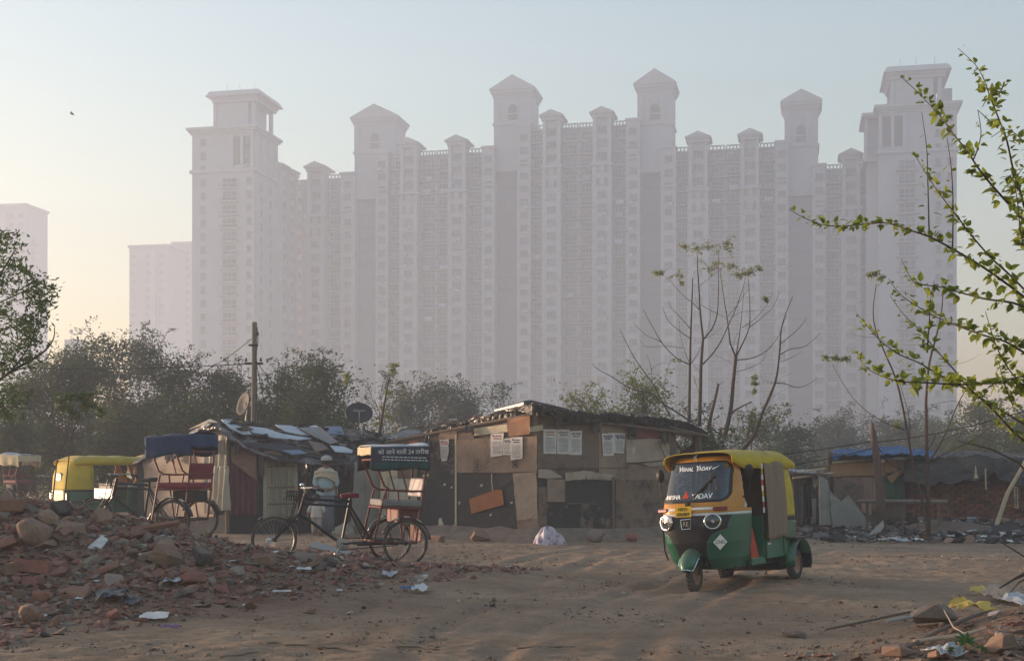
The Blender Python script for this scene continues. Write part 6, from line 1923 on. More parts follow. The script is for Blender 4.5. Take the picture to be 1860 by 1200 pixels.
def child():
    V = Vector
    o = stand('small child in washed out white clothes standing beside the shawled person', 575, 29.9, 0.98, R(-8))
    J = {'pel': (V((0, 0, 0.48)), (0.09, 0.075)), 'sp': (V((0, 0, 0.58)), (0.085, 0.07)), 'ch': (V((0, 0, 0.68)), (0.10, 0.07)), 'nk': (V((0, 0, 0.765)), 0.036), 'hd0': (V((0, -0.01, 0.80)), 0.055), 'hd': (V((0, -0.012, 0.87)), (0.075, 0.08)), 'tp': (V((0, -0.01, 0.915)), 0.055)}
    E = [('pel', 'sp'), ('sp', 'ch'), ('ch', 'nk'), ('nk', 'hd0'), ('hd0', 'hd'), ('hd', 'tp')]
    for sg, t in ((1, 'l'), (-1, 'r')):
        J['sh' + t] = (V((sg * 0.11, 0, 0.71)), 0.038); J['el' + t] = (V((sg * 0.17, 0.0, 0.57)), 0.028); J['wr' + t] = (V((sg * 0.20, -0.03, 0.45)), 0.02)
        E += [('ch', 'sh' + t), ('sh' + t, 'el' + t), ('el' + t, 'wr' + t)]
        hand(J, E, 'wr' + t, J['wr' + t][0], (sg * 0.1, -0.1, -1), (0, 1, 0), 0.6)
        J['hp' + t] = (V((sg * 0.055, 0, 0.45)), 0.055); J['kn' + t] = (V((sg * 0.06, -0.005, 0.25)), 0.038); J['an' + t] = (V((sg * 0.06, 0.01, 0.05)), 0.025); J['ft' + t] = (V((sg * 0.065, -0.08, 0.022)), (0.026, 0.018))
        E += [('pel', 'hp' + t), ('hp' + t, 'kn' + t), ('kn' + t, 'an' + t), ('an' + t, 'ft' + t)]
    skin_body('body', J, E, M_skin, o)
    head_bits(o, V((0, -0.012, 0.872)), 0.076, (0, -1, 0))
    b = loft([(0, 0, 0.42, 0.145, 0.115), (0, 0, 0.55, 0.13, 0.10), (0, 0, 0.70, 0.115, 0.085), (0, 0, 0.755, 0.05, 0.05)], 20, 0.04, 6, 3)
    for sg in (1, -1): b.tube([(sg * 0.10, 0, 0.715), (sg * 0.165, 0, 0.60), (sg * 0.185, -0.01, 0.53)], [0.05, 0.047, 0.045], 10)
    b.build('shirt', M_childtop, o, smooth=True)
    for sg in (1, -1): MB().tube([(sg * 0.05, 0, 0.46), (sg * 0.06, 0, 0.25), (sg * 0.06, 0.005, 0.08)], [0.075, 0.06, 0.05], 12).build('trouser_leg', M_childbot, o, smooth=True)
    return o


adult(); child()

# ================================================================== POLE, WIRES, DISHES, BIRD
M_pole = mat('weathered_pole', (0.16, 0.125, 0.10), 0.95, c2=(0.10, 0.08, 0.065), scale=3, stretch=(5, 5, 0.5), bump=0.4, bscale=16)
M_wire = mat('black_wire', (0.012, 0.012, 0.012), 0.6, var=0.2)
M_dish = mat('dark_dish_paint', (0.016, 0.017, 0.022), 0.5, c2=(0.03, 0.03, 0.034), scale=4)
M_dishg = mat('grey_dish_paint', (0.026, 0.026, 0.028), 0.7, c2=(0.016, 0.015, 0.015), scale=5, stain=(0.025, 0.022, 0.02), sscale=4, samt=0.45)
pr = thing('utility_pole', 'weathered wooden utility pole behind the left hut roof', 'pole', (X(461, 36), 36, 0))
MB().tube([(0, 0, -0.2), (0.0, 0, 2.5), (0.02, 0, Z(585, 36))], [0.085, 0.08, 0.07], 12).build('shaft', M_pole, pr, smooth=True)
b = MB(); b.box((0, 0, Z(660, 36)), (0.5, 0.08, 0.06)); b.box((0.0, -0.05, Z(627, 36)), (0.24, 0.12, 0.05)); b.build('bracket', M_wire, pr)
for k, (dx, py) in enumerate(((-0.2, 657), (0.2, 657), (0.12, 610))):
    MB().lathe([(0.0, 0), (0.03, 0.01), (0.035, 0.05), (0.02, 0.07), (0.03, 0.09), (0, 0.11)], 10, Matrix.Translation((dx, -0.06, Z(py, 36)))).build('insulator', M_dishg, pr, smooth=True)
MB().tube([(0.1, -0.05, Z(595, 36)), (0.13, -0.07, Z(620, 36)), (0.06, -0.1, Z(650, 36)), (0.1, -0.08, Z(700, 36)), (0.05, -0.1, 2.6)], 0.012, 5).build('cable', M_wire, pr)


def wire(label, a, b_, sag, r=0.012):
    a, b_ = Vector(a), Vector(b_)
    pts = [a.lerp(b_, t) + Vector((0, 0, -4 * sag * t * (1 - t))) for t in np.linspace(0, 1, 15)]
    tag(MB().tube(pts, r, 4).build('overhead_wire', M_wire), label, 'wire', 'overhead wires')


wire('thin wire sloping down from the utility pole top into the bushes', P(459, 613, 36), P(330, 690, 40), 0.15)
wire('long horizontal wire running left from the utility pole', P(457, 660, 36), P(-80, 664, 38), 0.12)
wire('wire dropping right from the utility pole towards the black dish', P(466, 656, 36), P(560, 740, 35), 0.2)
wire('short wire dropping from the utility pole onto the left hut', P(466, 660, 36), P(490, 775, 34.5), 0.05)
wire('upper wire tied to the rough post, running over the track', P(1290, 838, 33), P(1590, 800, 30.6), 0.05)
wire('lower wire tied to the rough post, running towards the auto rickshaw', P(1330, 858, 33), P(1591, 812, 30.6), 0.08)
wire('slack wire from the rough post across the plywood boards', P(1592, 806, 30.6), P(1700, 790, 31), 0.7)
wire('wire running right from the rough post over the brick hut', P(1590, 803, 30.6), P(1880, 740, 28), 0.1)


def dish(label, px, py, d, w_, nrm, mtl, letters=None, feed=False, roll=0.0):
    c = P(px, py, d)
    foot = on_slope(px + 4, 776 + 6, 0.0) if False else Vector((c.x + 0.06, c.y + 0.1, c.z - 0.62))
    root = thing('satellite_dish', label, 'satellite dish', foot)
    n_ = Vector(nrm).normalized()
    x, y, _ = frame_z(n_)
    M = basis(c - foot, x, y) @ Matrix.Rotation(roll, 4, 'Z')
    rad = w_ / 2
    MB().lathe([(0.0, -0.09), (rad * 0.4, -0.075), (rad * 0.8, -0.03), (rad, 0.0), (rad * 1.02, -0.008)], 32, M @ Matrix.Diagonal((1, 0.92, 1, 1))).build('reflector', mtl, root, smooth=True, solid=0.006)
    back = M @ Vector((0, 0, -0.10))
    MB().tube([back, back + Vector((0.02, 0.06, -0.12)), Vector((0, 0, 0.22)), Vector((0, 0, -0.02))], 0.022, 8).build('mount_pole', M_steel, root)
    b = MB()
    for a in (0.6, 2.7, 4.7): b.tube([Vector((0, 0, 0.2)), Vector((0.22 * math.cos(a), 0.22 * math.sin(a), -0.03))], 0.013, 5)
    b.build('stay', M_steel, root)
    f = M @ Vector((0, -rad * 0.95, 0)); tip = M @ Vector((0, -rad * 0.55, rad * 1.15))
    arm = MB().tube([f, tip], 0.012, 6).build('feed_arm', M_steel, root)
    MB().tube([tip, tip + (c - foot - tip) * 0.12], [0.035, 0.02], 10).build('feed_horn', M_dishg, arm)
    return root, M, rad


r_, M_, q_ = dish('grey weathered satellite dish next to the utility pole on the left hut', 441, 733, 34.5, 0.68, (-0.75, -0.55, 0.25), M_dishg)
r_, M_, q_ = dish('black satellite dish with faint lettering above the left hut roof', 652, 749, 34.5, 0.70, (0.12, -0.80, 0.55), M_dish)
text('dish_lettering', 'dishtv', 0.13, M_steel, r_, basis(P(652, 745, 34.38) - r_.location, (1, 0.12, 0), (0, 0.55, 0.8)))

bd = thing('bird', 'small dark bird gliding in the sky at upper left', 'bird', P(131, 207, 110))
MB().hull([(-0.22, 0, 0.05), (-0.18, 0.04, 0.09), (-0.18, -0.04, 0.02), (0.1, 0.05, -0.05), (0.1, -0.05, -0.09), (0.25, 0, -0.12), (0, 0, -0.1)]).build('body', M_hair, bd)
for s_, pts in ((1, [(-0.1, 0, 0.02), (0.1, 0, -0.06), (0.06, 0.25, 0.08), (-0.12, 0.5, 0.16), (-0.16, 0.3, 0.12)]), (-1, [(-0.1, 0, 0.02), (0.1, 0, -0.06), (0.22, -0.3, -0.10), (0.1, -0.55, 0.05), (-0.05, -0.3, 0.05)])):
    MB().add(pts, [(0, 1, 2, 3, 4)]).build('wing', M_hair, bd, solid=0.02)

# ================================================================== STONES, RUBBLE, LITTER
def hit(px, py):
    """where the sight line through a pixel meets the ground"""
    d = np.geomspace(9.0, 44, 700)
    x = (px - 930) / F * d; z = EYE - (py - 850) / F * d
    g = gz(x, d)
    k = np.argmax(z < g)
    if not (z < g).any(): return None
    return Vector((float(x[k]), float(d[k]), float(g[k])))


M_s = [mat('rubble_brick', (0.235, 0.105, 0.075), 0.95, c2=(0.165, 0.08, 0.06), scale=5, bump=0.5, bscale=18, rnd=0.22, dust=0.25, hue=0.015),
       mat('rubble_brown', (0.22, 0.135, 0.095), 0.95, c2=(0.145, 0.09, 0.066), scale=5, bump=0.5, bscale=18, rnd=0.22, dust=0.4),
       mat('rubble_grey', (0.22, 0.17, 0.14), 0.95, c2=(0.14, 0.115, 0.10), scale=5, bump=0.5, bscale=18, rnd=0.22, dust=0.35),
       mat('rubble_dark', (0.10, 0.085, 0.078), 0.95, c2=(0.06, 0.052, 0.05), scale=5, bump=0.5, bscale=18, rnd=0.25, dust=0.4),
       mat('rubble_pale', (0.40, 0.35, 0.30), 0.95, c2=(0.30, 0.26, 0.22), scale=5, bump=0.3, bscale=18, rnd=0.15)]
rnd = random.Random(21)


def rock_pts(kind, r):
    if kind == 'brick':
        sx, sy, sz = 1.0, r.uniform(0.45, 0.8), r.uniform(0.32, 0.55)
        p = [Vector((x * sx + r.uniform(-.08, .08), y * sy + r.uniform(-.08, .08), z * sz + r.uniform(-.05, .05))) for x in (-1, 1) for y in (-1, 1) for z in (-1, 1)]
        i = r.randrange(8); p[i] *= r.uniform(0.5, 0.75); j = r.randrange(8); p[j] = p[j] * r.uniform(0.7, 0.9)
        return p + [q * 0.97 + Vector((r.uniform(-.1, .1), 0, 0)) for q in p[:4]]
    p = []
    for _ in range(15):
        v = Vector((r.gauss(0, 1), r.gauss(0, 1), r.gauss(0, 1))).normalized()
        p.append(Vector((v.x, v.y * 0.85, v.z * 0.68)) * r.uniform(0.82, 1.08))
    return p


PROTO = []
for k in range(12):
    for mi in range(5): pass
    PROTO.append((('brick' if k % 2 else 'rock'), [MB().hull(rock_pts('brick' if k % 2 else 'rock', random.Random(100 + k)))]))
ROCKME = {}


def rock_mesh(k, mi):
    if (k, mi) not in ROCKME:
        me = PROTO[k][1][0].mesh('stone', M_s[mi])
        bm = bmesh.new(); bm.from_mesh(me)
        bmesh.ops.dissolve_limit(bm, angle_limit=R(12), verts=bm.verts, edges=bm.edges)
        bmesh.ops.bevel(bm, geom=list(bm.edges), offset=0.10, segments=1, affect='EDGES', clamp_overlap=True)
        bmesh.ops.triangulate(bm, faces=bm.faces)
        r = random.Random(k)
        for v in bm.verts: v.co *= r.uniform(0.95, 1.04)
        bm.to_mesh(me); bm.free()
        ROCKME[(k, mi)] = me
    return ROCKME[(k, mi)]


def stone(name, px, py, wpx, hpx, k, mi, label, cat='stone', group=None, sink=0.25, yaw=None):
    """py = lower edge of the stone in the photo"""
    q = hit(px, py - hpx * 0.15)
    if q is None: return
    w_ = wpx / F * q.y / 2; h_ = hpx / F * q.y / 2 / 0.7
    o = link(name, rock_mesh(k, mi), None, q + Vector((0, w_ * 0.5, h_ * 0.7 * (1 - sink))), (rnd.uniform(-.25, .25), rnd.uniform(-.25, .25), rnd.uniform(0, 6.28) if yaw is None else yaw), (w_, w_ * 0.85, h_))
    tag(o, label, cat, group)
    return o


BIG = [
    (55, 1010, 86, 72, 0, 1, 'large rounded brown boulder near the left edge of the heap'),
    (100, 948, 84, 44, 2, 3, 'dark weathered boulder on the crest of the heap below the parked auto rickshaw'),
    (15, 945, 50, 46, 1, 0, 'squared red block on the heap crest at the left edge'),
    (85, 965, 60, 42, 4, 1, 'brown boulder just under the dark one on the heap crest'),
    (180, 962, 58, 40, 6, 1, 'rounded brown stone below the blue canopied cycle rickshaw front wheel'),
    (125, 985, 62, 44, 8, 1, 'brown boulder in the middle of the upper heap'),
    (293, 1040, 84, 58, 10, 1, 'big brown boulder in the centre of the heap'),
    (364, 1035, 54, 46, 1, 3, 'dark cube shaped stone right of the big brown boulder'),
    (480, 1036, 34, 32, 3, 1, 'upright tan block behind the black cycle rickshaw front wheel'),
    (48, 1140, 58, 44, 0, 1, 'yellowish brown boulder at the lower left of the heap'),
    (72, 1100, 44, 34, 2, 0, 'reddish rounded stone low on the heap near the left edge'),
    (60, 1050, 62, 40, 5, 0, 'long reddish brown slab leaning on the heap at left'),
    (345, 1070, 54, 30, 3, 0, 'flat reddish brick lump right of the heap centre'),
    (220, 1000, 40, 26, 4, 2, 'grey stone in the hollow behind the white tile'),
    (290, 1000, 54, 30, 6, 2, 'grey brown stone below the cycle rickshaw with blue canopy'),
    (25, 1050, 46, 34, 7, 1, 'brown brick lump under the large rounded boulder'),
    (560, 1117, 26, 18, 5, 1, 'single brown brick lying on the bare track'),
    (795, 988, 36, 22, 2, 1, 'flat stone at the foot of the main hut, below the banner canopy'),
    (871, 988, 56, 26, 6, 1, 'long flat stone at the foot of the main hut, below the rust board'),
    (1083, 990, 42, 32, 0, 2, 'round boulder at the foot of the main hut, right of the cloth bundle'),
    (1142, 988, 54, 26, 8, 0, 'reddish stone at the foot of the main hut, beside the auto rickshaw'),
    (1705, 1146, 100, 46, 10, 2, 'large rough grey stone lying on the right foreground bank'),
    (1742, 1100, 34, 24, 4, 3, 'dark red brown rock left of the yellow wrapper'),
    (1640, 1198, 60, 30, 3, 1, 'brown rock at the bottom right edge'),
    (1445, 1160, 60, 22, 8, 2, 'low grey stone half sunk at the edge of the track'),
    (1715, 1205, 70, 26, 1, 1, 'brown brick lump at the bottom edge below the castor leaf'),
    (1825, 1195, 90, 44, 6, 1, 'brown earth clod in the bottom right corner'),
]
for (px, py, w_, h_, k, mi, lab) in BIG: stone('boulder' if w_ > 50 else 'stone', px, py, w_, h_, k, mi, lab)


def in_rubble(x, y):
    s_ = (x + 4.5) * -0.83 + (y - 11.6) * 0.557
    if s_ < -0.15: return 0.0
    if y > 23.5 or (x > -2.2 and y > 20.3): return 0.0
    return min(1.0, 0.25 + s_ * 0.55)


cnt = 0
tries = 0
while cnt < 265 and tries < 6000:
    tries += 1
    px, py = rnd.uniform(-60, 960), rnd.uniform(905, 1180)
    q = hit(px, py)
    if q is None or q.y > 23.5: continue
    w_ = in_rubble(q.x, q.y)
    if rnd.random() > w_ * (0.35 + min(1, float(heap(q.x, q.y)) * 1.4)): continue
    k = rnd.randrange(12); mi = rnd.choices((0, 1, 2, 3), (6, 4, 2.4, 1.1))[0]
    s_ = min(0.17, 0.04 + 0.038 * rnd.expovariate(1.0)) * (0.8 + 0.35 * min(1, float(heap(q.x, q.y))))
    o = link('rubble_stone', rock_mesh(k, mi), None, q + Vector((0, 0, s_ * 0.18)), (rnd.gauss(0, .5), rnd.gauss(0, .5), rnd.uniform(0, 6.28)), (s_, s_ * rnd.uniform(0.7, 1), s_ * rnd.uniform(0.6, 1.0)))
    if PROTO[k][0] == 'brick': tag(o, 'one of the squared broken brick lumps in the rubble heap', 'stone', 'broken brick lumps of the rubble heap')
    else: tag(o, 'one of the rounded broken stones in the rubble heap', 'stone', 'rounded stones of the rubble heap')
    cnt += 1


def chips(name, label, n, sampler, mats, smin, smax, seed, flat=0.6, expo=1.0):
    """many small angular fragments in one mesh"""
    r = random.Random(seed); V_ = []; F_ = []; MI = []
    protos = []
    for k in range(10):
        b = MB().hull([Vector((random.Random(k * 50 + j).gauss(0, 1), random.Random(k * 50 + j + 7).gauss(0, 1), random.Random(k * 50 + j + 13).gauss(0, 1))).normalized() for j in range(0, 8 * 20, 20)])
        protos.append((np.array(b.v), b.f))
    made = 0
    base = 0
    t = 0
    while made < n and t < n * 12:
        t += 1
        q = sampler(r)
        if q is None: continue
        v, f = protos[r.randrange(10)]
        s_ = min(smax, smin + (smax - smin) * 0.28 * r.expovariate(expo))
        S_ = np.diag((s_, s_ * r.uniform(0.5, 1), s_ * r.uniform(0.25, 1) * flat))
        e = Matrix.Rotation(r.uniform(0, 6.28), 3, 'Z') @ Matrix.Rotation(r.gauss(0, 0.35), 3, 'X') @ Matrix.Rotation(r.gauss(0, 0.35), 3, 'Y')
        vv = v @ S_ @ np.array(e).T + np.array(q) + np.array((0, 0, s_ * 0.12))
        V_.append(vv); F_.extend([tuple(i + base for i in fc) for fc in f]); mi = r.choices(range(len(mats)), [m[1] for m in mats])[0]; MI.extend([mi] * len(f)); base += len(v)
        made += 1
    me = bpy.data.meshes.new(name)
    me.from_pydata(np.concatenate(V_).tolist(), [], F_)
    for m in mats: me.materials.append(m[0])
    me.polygons.foreach_set('material_index', MI)
    me.update()
    o = link(name, me); o['kind'] = 'stuff'; o['label'] = label
    return o


def samp_rub(r):
    px, py = r.uniform(-120, 985), r.uniform(900, 1185)
    x = None
    d = r.uniform(10.8, 23.5)
    xx = X(px, d)
    if r.random() > in_rubble(xx, d) * (0.5 + 0.9 * min(1, float(heap(xx, d)) * 1.6)): return None
    return (xx, d, float(gz(xx, d)))


chips('rubble', 'loose brick chips, gravel and mortar of the rubble heap', 21000, samp_rub, [(M_s[0], 7.5), (M_s[1], 4), (M_s[2], 2.2), (M_s[3], 1.1), (M_s[4], 0.45)], 0.010, 0.105, 5)


def samp_track(r):
    d = r.uniform(9.6, 29); px = r.uniform(-100, 1960); x = X(px, d)
    nz_ = float(fbm(np.array(x * 0.9), np.array(d * 1.4), 3))
    if r.random() > 0.25 + nz_ * 1.6: return None
    return (x, d, float(gz(x, d)))


chips('pebbles', 'scattered clods and pebbles on the dirt track', 9000, samp_track, [(M_s[1], 5), (M_s[3], 2), (M_s[2], 2), (M_s[0], 1.5), (M_s[4], 0.3)], 0.005, 0.045, 6)


def samp_burn(r):
    x = r.uniform(6.6, 14.0); d = r.uniform(26.6, 33.0)
    if d < 27.6 + 0.8 * float(vnoise(np.array(x * 0.7), np.array(1.0))) - (x - 7) * 0.12: return None
    return (x, d, float(gz(x, d)))


M_ash = mat('charred_debris', (0.045, 0.040, 0.038), 0.95, c2=(0.025, 0.022, 0.021), scale=4, rnd=0.1)
M_ashp = mat('ashy_debris', (0.13, 0.12, 0.115), 0.95, c2=(0.08, 0.072, 0.07), scale=4)
chips('debris', 'charred rubbish and broken bits spread before the right-hand huts', 2600, samp_burn, [(M_ash, 6), (M_s[3], 3), (M_ashp, 2.2), (M_s[1], 1.5), (M_s[4], 0.3)], 0.03, 0.26, 8, 0.5)


def samp_bank(r):
    x = r.uniform(2.2, 6.5); d = r.uniform(9.4, 13.4)
    s_ = (x - 2.2) * 0.55 - (d - 10.6)
    if r.random() > max(0.0, min(1.0, 0.25 + s_ * 0.45)): return None
    return (x, d, float(gz(x, d)))


chips('bank_litter', 'splinters, clods and crumbled litter on the right foreground bank', 6500, samp_bank, [(M_s[1], 5), (M_s[0], 2), (M_s[2], 2.4), (M_s[4], 0.6), (M_s[3], 2)], 0.006, 0.075, 9, 0.4)

# mounds of mud and ash before the brick hut
for k, (px, d, w_, h_, lab) in enumerate(((1725, 31.8, 1.5, 0.22, 'low dark mud mound in front of the brick wall'), (1835, 31.2, 1.2, 0.2, 'low ash mound beside the leaning pole'))):
    x = X(px, d)
    b = MB().surf(lambda u, v: Vector((x + w_ * v * math.cos(6.2832 * u), d + w_ * 0.7 * v * math.sin(6.2832 * u), float(gz(x, d)) - 0.06 + h_ * (1 - v * v) * (1 + 0.35 * float(fbm(np.array(3 * u + k), np.array(4 * v), 3))))), 28, 10)
    tag(b.build('mud_mound', M_ash if k else M_mud, smooth=True), lab, 'mound')

# ---- crumpled and flat litter
M_wp = mat('white_scrap', (0.48, 0.475, 0.47), 0.85, c2=(0.33, 0.32, 0.31), scale=9, rnd=0.15)
M_yw = mat('yellow_wrapper', (0.48, 0.33, 0.03), 0.45, c2=(0.36, 0.22, 0.03), scale=6, spec=0.5)
M_gp = mat('grey_polythene', (0.30, 0.31, 0.33), 0.4, c2=(0.20, 0.21, 0.23), scale=6, spec=0.5, bump=0.4, bscale=14)
M_bagb = mat('black_bag', (0.016, 0.015, 0.016), 0.4, var=0.3, spec=0.5, bump=0.5, bscale=20)
M_blue2 = mat('blue_scrap', (0.03, 0.09, 0.26), 0.6, var=0.3)
M_purple = mat('purple_scrap', (0.12, 0.06, 0.16), 0.6, var=0.3)
M_print = mat('floral_cloth', (0.46, 0.41, 0.44), 0.95, c2=(0.40, 0.36, 0.40), scale=6, stain=(0.17, 0.055, 0.13), sscale=9, samt=0.45)


def scrap(name, px, py, wpx, hpx, mtl, label, cat='litter', group=None, crumple=0.3, seed=0, lift=0.05, nu=8, nv=6):
    q = hit(px, py)
    if q is None: return
    w_ = wpx / F * q.y; dp = max(0.05, hpx / F * q.y / (EYE / q.y + 0.35))
    r = random.Random(seed); ox = r.random() * 60; yaw = r.uniform(-0.4, 0.4)
    def fn(u, v):
        k = float(fbm(np.array(u * 3 + ox), np.array(v * 3 + ox), 3))
        x = (u - 0.5) * w_ * (1 + 0.25 * float(vnoise(np.array(v * 3 + ox), np.array(1.)))); y = (v - 0.5) * dp * (1 + 0.25 * float(vnoise(np.array(u * 3 + ox), np.array(2.))))
        return Vector((x, y, lift + crumple * w_ * (0.35 + k)))
    b = MB().surf(fn, nu, nv)
    o = b.build(name, mtl, None, solid=0.006, loc=q, rot=(0.12, 0, yaw))
    return tag(o, label, cat, group)


def flat(name, px, py, poly, tilt, mtl, label, cat='litter', group=None, th=0.02):
    """rigid piece lying in the rubble; poly in metres"""
    q = hit(px, py)
    b = MB().prism(poly, th)
    o = b.build(name, mtl, None, loc=q + Vector((0, 0, 0.04)), rot=tilt)
    return tag(o, label, cat, group)


flat('white_tile', 178, 995, [(-0.10, -0.09), (0.06, -0.12), (0.10, 0.08), (0.0, 0.12)], (R(48), R(8), R(-8)), M_wp, 'broken white tile standing tilted in the rubble heap', 'tile')
flat('white_block', 490, 990, [(-0.08, -0.05), (0.07, -0.06), (0.08, 0.05), (-0.07, 0.06)], (R(20), R(12), 0.3), M_wp, 'white foam block beside the black cycle rickshaw front wheel', 'block', th=0.09)
flat('tilted_board', 605, 1004, [(-0.42, -0.06), (0.40, -0.10), (0.42, 0.02), (-0.40, 0.14)], (R(25), R(9), R(-14)), M_greysheet, 'grey broken board lying under the black cycle rickshaw pedals', 'board', th=0.03)
flat('tilted_board', 265, 968, [(-0.42, -0.05), (0.40, -0.03), (0.42, 0.05), (-0.40, 0.06)], (R(25), R(-9), R(8)), M_brick, 'long reddish slab under the blue canopied cycle rickshaw', 'board', th=0.05)
scrap('paper_sheet', 282, 1126, 48, 24, M_paper, 'dirty open magazine sheet at the lower edge of the heap', 'paper', None, 0.10, 3)
scrap('plastic_bag', 203, 1092, 54, 26, M_bagb, 'shiny black plastic bag in the lower heap', 'bag', None, 0.28, 5)
scrap('plastic_bag', 240, 1100, 30, 20, M_bagb, 'smaller black plastic rag right of the shiny black bag', 'bag', None, 0.3, 6)
scrap('plastic_scrap', 310, 1147, 40, 8, M_purple, 'thin purple plastic strip below the magazine sheet', 'litter', None, 0.08, 7)
scrap('plastic_scrap', 737, 1074, 22, 8, M_blue2, 'blue plastic scrap at the right end of the rubble', 'litter', None, 0.12, 8)
scrap('plastic_scrap', 690, 1021, 24, 10, M_blue2, 'light blue rag below the near rear wheel of the black cycle rickshaw', 'litter', None, 0.2, 9)
scrap('crumpled_paper', 764, 1076, 28, 20, M_wp, 'crumpled white paper next to the blue scrap on the track', 'paper', None, 0.4, 10)
scrap('crumpled_paper', 708, 1050, 30, 16, M_gp, 'crumpled grey polythene in the rubble in front of the cycle rickshaw', 'litter', None, 0.35, 11)
scrap('crumpled_paper', 312, 1064, 34, 14, M_gp, 'grey polythene rag beside the flat reddish brick lump', 'litter', None, 0.25, 12)
scrap('paper_sheet', 512, 1081, 34, 6, M_wp, 'thin flat white card at the front of the rubble', 'paper', None, 0.05, 13)
scrap('white_scrap', 552, 1040, 26, 8, M_wp, 'flat white scrap in the middle of the rubble', 'litter', None, 0.08, 14)
rnd = random.Random(77)
k = 0
while k < 24:
    px, py = rnd.uniform(10, 930), rnd.uniform(960, 1165)
    q = hit(px, py)
    if q is None or rnd.random() > in_rubble(q.x, q.y): continue
    scrap('white_scrap', px, py, rnd.uniform(4, 14), rnd.uniform(3, 8), M_wp, 'one of the tiny white scraps lying in the rubble', 'litter', 'tiny white scraps in the rubble', 0.22, 100 + k, 0.02, 5, 4)
    k += 1
k = 0
while k < 26:
    px, py = rnd.uniform(1440, 1860), rnd.uniform(938, 990)
    q = hit(px, py)
    if q is None: continue
    scrap('pale_scrap', px, py, rnd.uniform(8, 30), rnd.uniform(4, 8), rnd.choice((M_wp, M_gp, M_ashp, M_gp)), 'one of the pale plastic scraps before the right-hand huts', 'litter', 'pale scraps before the right-hand huts', 0.2, 300 + k, 0.05, 5, 4)
    k += 1

# foreground bank
scrap('yellow_wrapper', 1765, 1110, 74, 20, M_yw, 'crumpled yellow foil wrapper on the right foreground bank', 'wrapper', None, 0.22, 21, 0.05, 16, 10)
scrap('yellow_wrapper', 1782, 1082, 40, 16, M_yw, 'upper part of torn yellow wrapping behind the foil wrapper', 'wrapper', None, 0.3, 22, 0.05, 12, 8)
scrap('brown_paper', 1824, 1092, 52, 34, M_card2, 'crumpled brown paper beside the yellow wrapper', 'paper', None, 0.35, 23, 0.05, 14, 10)
scrap('plastic_bag', 1850, 1100, 40, 30, M_gp, 'grey crumpled polythene at the right edge of the bank', 'bag', None, 0.35, 24, 0.05, 12, 8)
scrap('plastic_bag', 1715, 1196, 64, 28, M_gp, 'grey blue polythene sheet behind the castor leaf', 'bag', None, 0.25, 25, 0.05, 14, 10)
M_strip = mat('bark_strip', (0.42, 0.31, 0.23), 0.9, c2=(0.30, 0.22, 0.16), scale=6, stretch=(1, 8, 1))
for k, (pts, r0, lab) in enumerate((([(1660, 1176), (1700, 1170), (1740, 1166), (1790, 1152)], 0.035, 'curved pale bark strip on the right foreground bank'), ([(1714, 1137), (1732, 1150), (1750, 1160)], 0.014, 'thin white stick standing out of the bank litter'),
                                   ([(1740, 1178), (1765, 1174), (1786, 1169)], 0.022, 'short pale wood splinter right of the castor leaf'), ([(1500, 1153), (1570, 1138), (1650, 1120), (1690, 1122)], 0.022, 'long grey twig lying along the bank edge'),
                                   ([(1610, 1138), (1650, 1130), (1678, 1124)], 0.03, 'flat grey board splinter left of the large rough stone'), ([(1640, 1190), (1700, 1158), (1760, 1132), (1800, 1118)], 0.03, 'dark buried root ridge crossing the bank'))):
    w_ = [hit(*p) + Vector((0, 0, 0.05 + (0.10 if k == 1 and i == 0 else 0))) for i, p in enumerate(pts)]
    tag(MB().tube(w_, [r0 * 0.45] + [r0 * 0.6] * (len(w_) - 2) + [r0 * 0.3], 6).build('wood_splinter', M_wood if k in (3, 5) else (M_greysheet if k == 4 else M_strip)), lab, 'wood')
for k, (pts, lab) in enumerate((([(470, 1168), (520, 1172), (580, 1176), (630, 1182)], 'thin dark twig lying across the foreground track'), ([(400, 1195), (440, 1190), (470, 1186)], 'short charred stick at the bottom of the track'), ([(940, 1180), (1000, 1177), (1050, 1176)], 'dark dry stalk in the middle foreground'), ([(720, 1175), (760, 1178), (800, 1181)], 'brown stalk left of the middle foreground'), ([(1345, 1020), (1300, 1026)], 'small dry stalk under the auto rickshaw'))):
    pj = []
    for (xa, ya), (xb, yb) in zip(pts, pts[1:]): pj += [(xa + (xb - xa) * t + rnd.uniform(-2, 2), ya + (yb - ya) * t + rnd.uniform(-1.2, 1.2)) for t in (0, 0.33, 0.66)]
    w_ = [hit(*p) + Vector((0, 0, 0.012)) for p in pj + [pts[-1]]]
    tag(MB().tube(w_, [0.008] * (len(w_) - 1) + [0.003], 5).build('twig', M_wood), lab, 'twig')

# cloth bundle by the hut corner
q = hit(995, 990)
def bun(u, v):
    a = 2 * math.pi * u
    r_ = 0.30 * (1 - v) ** 0.45 * (1 + 0.22 * math.sin(3 * a + 1) + 0.10 * math.sin(11 * a + 5 * v))
    return Vector((r_ * math.cos(a) * 1.0, r_ * 0.7 * math.sin(a), 0.36 * v ** 0.8 + 0.05 * math.sin(5 * a + 6 * v)))
b = MB().surf(bun, 60, 20)
tag(b.build('cloth_bundle', M_print, None, smooth=True, loc=q + Vector((0, 0.3, -0.03))), 'heap of white cloth with purple floral print at the main hut corner', 'cloth')
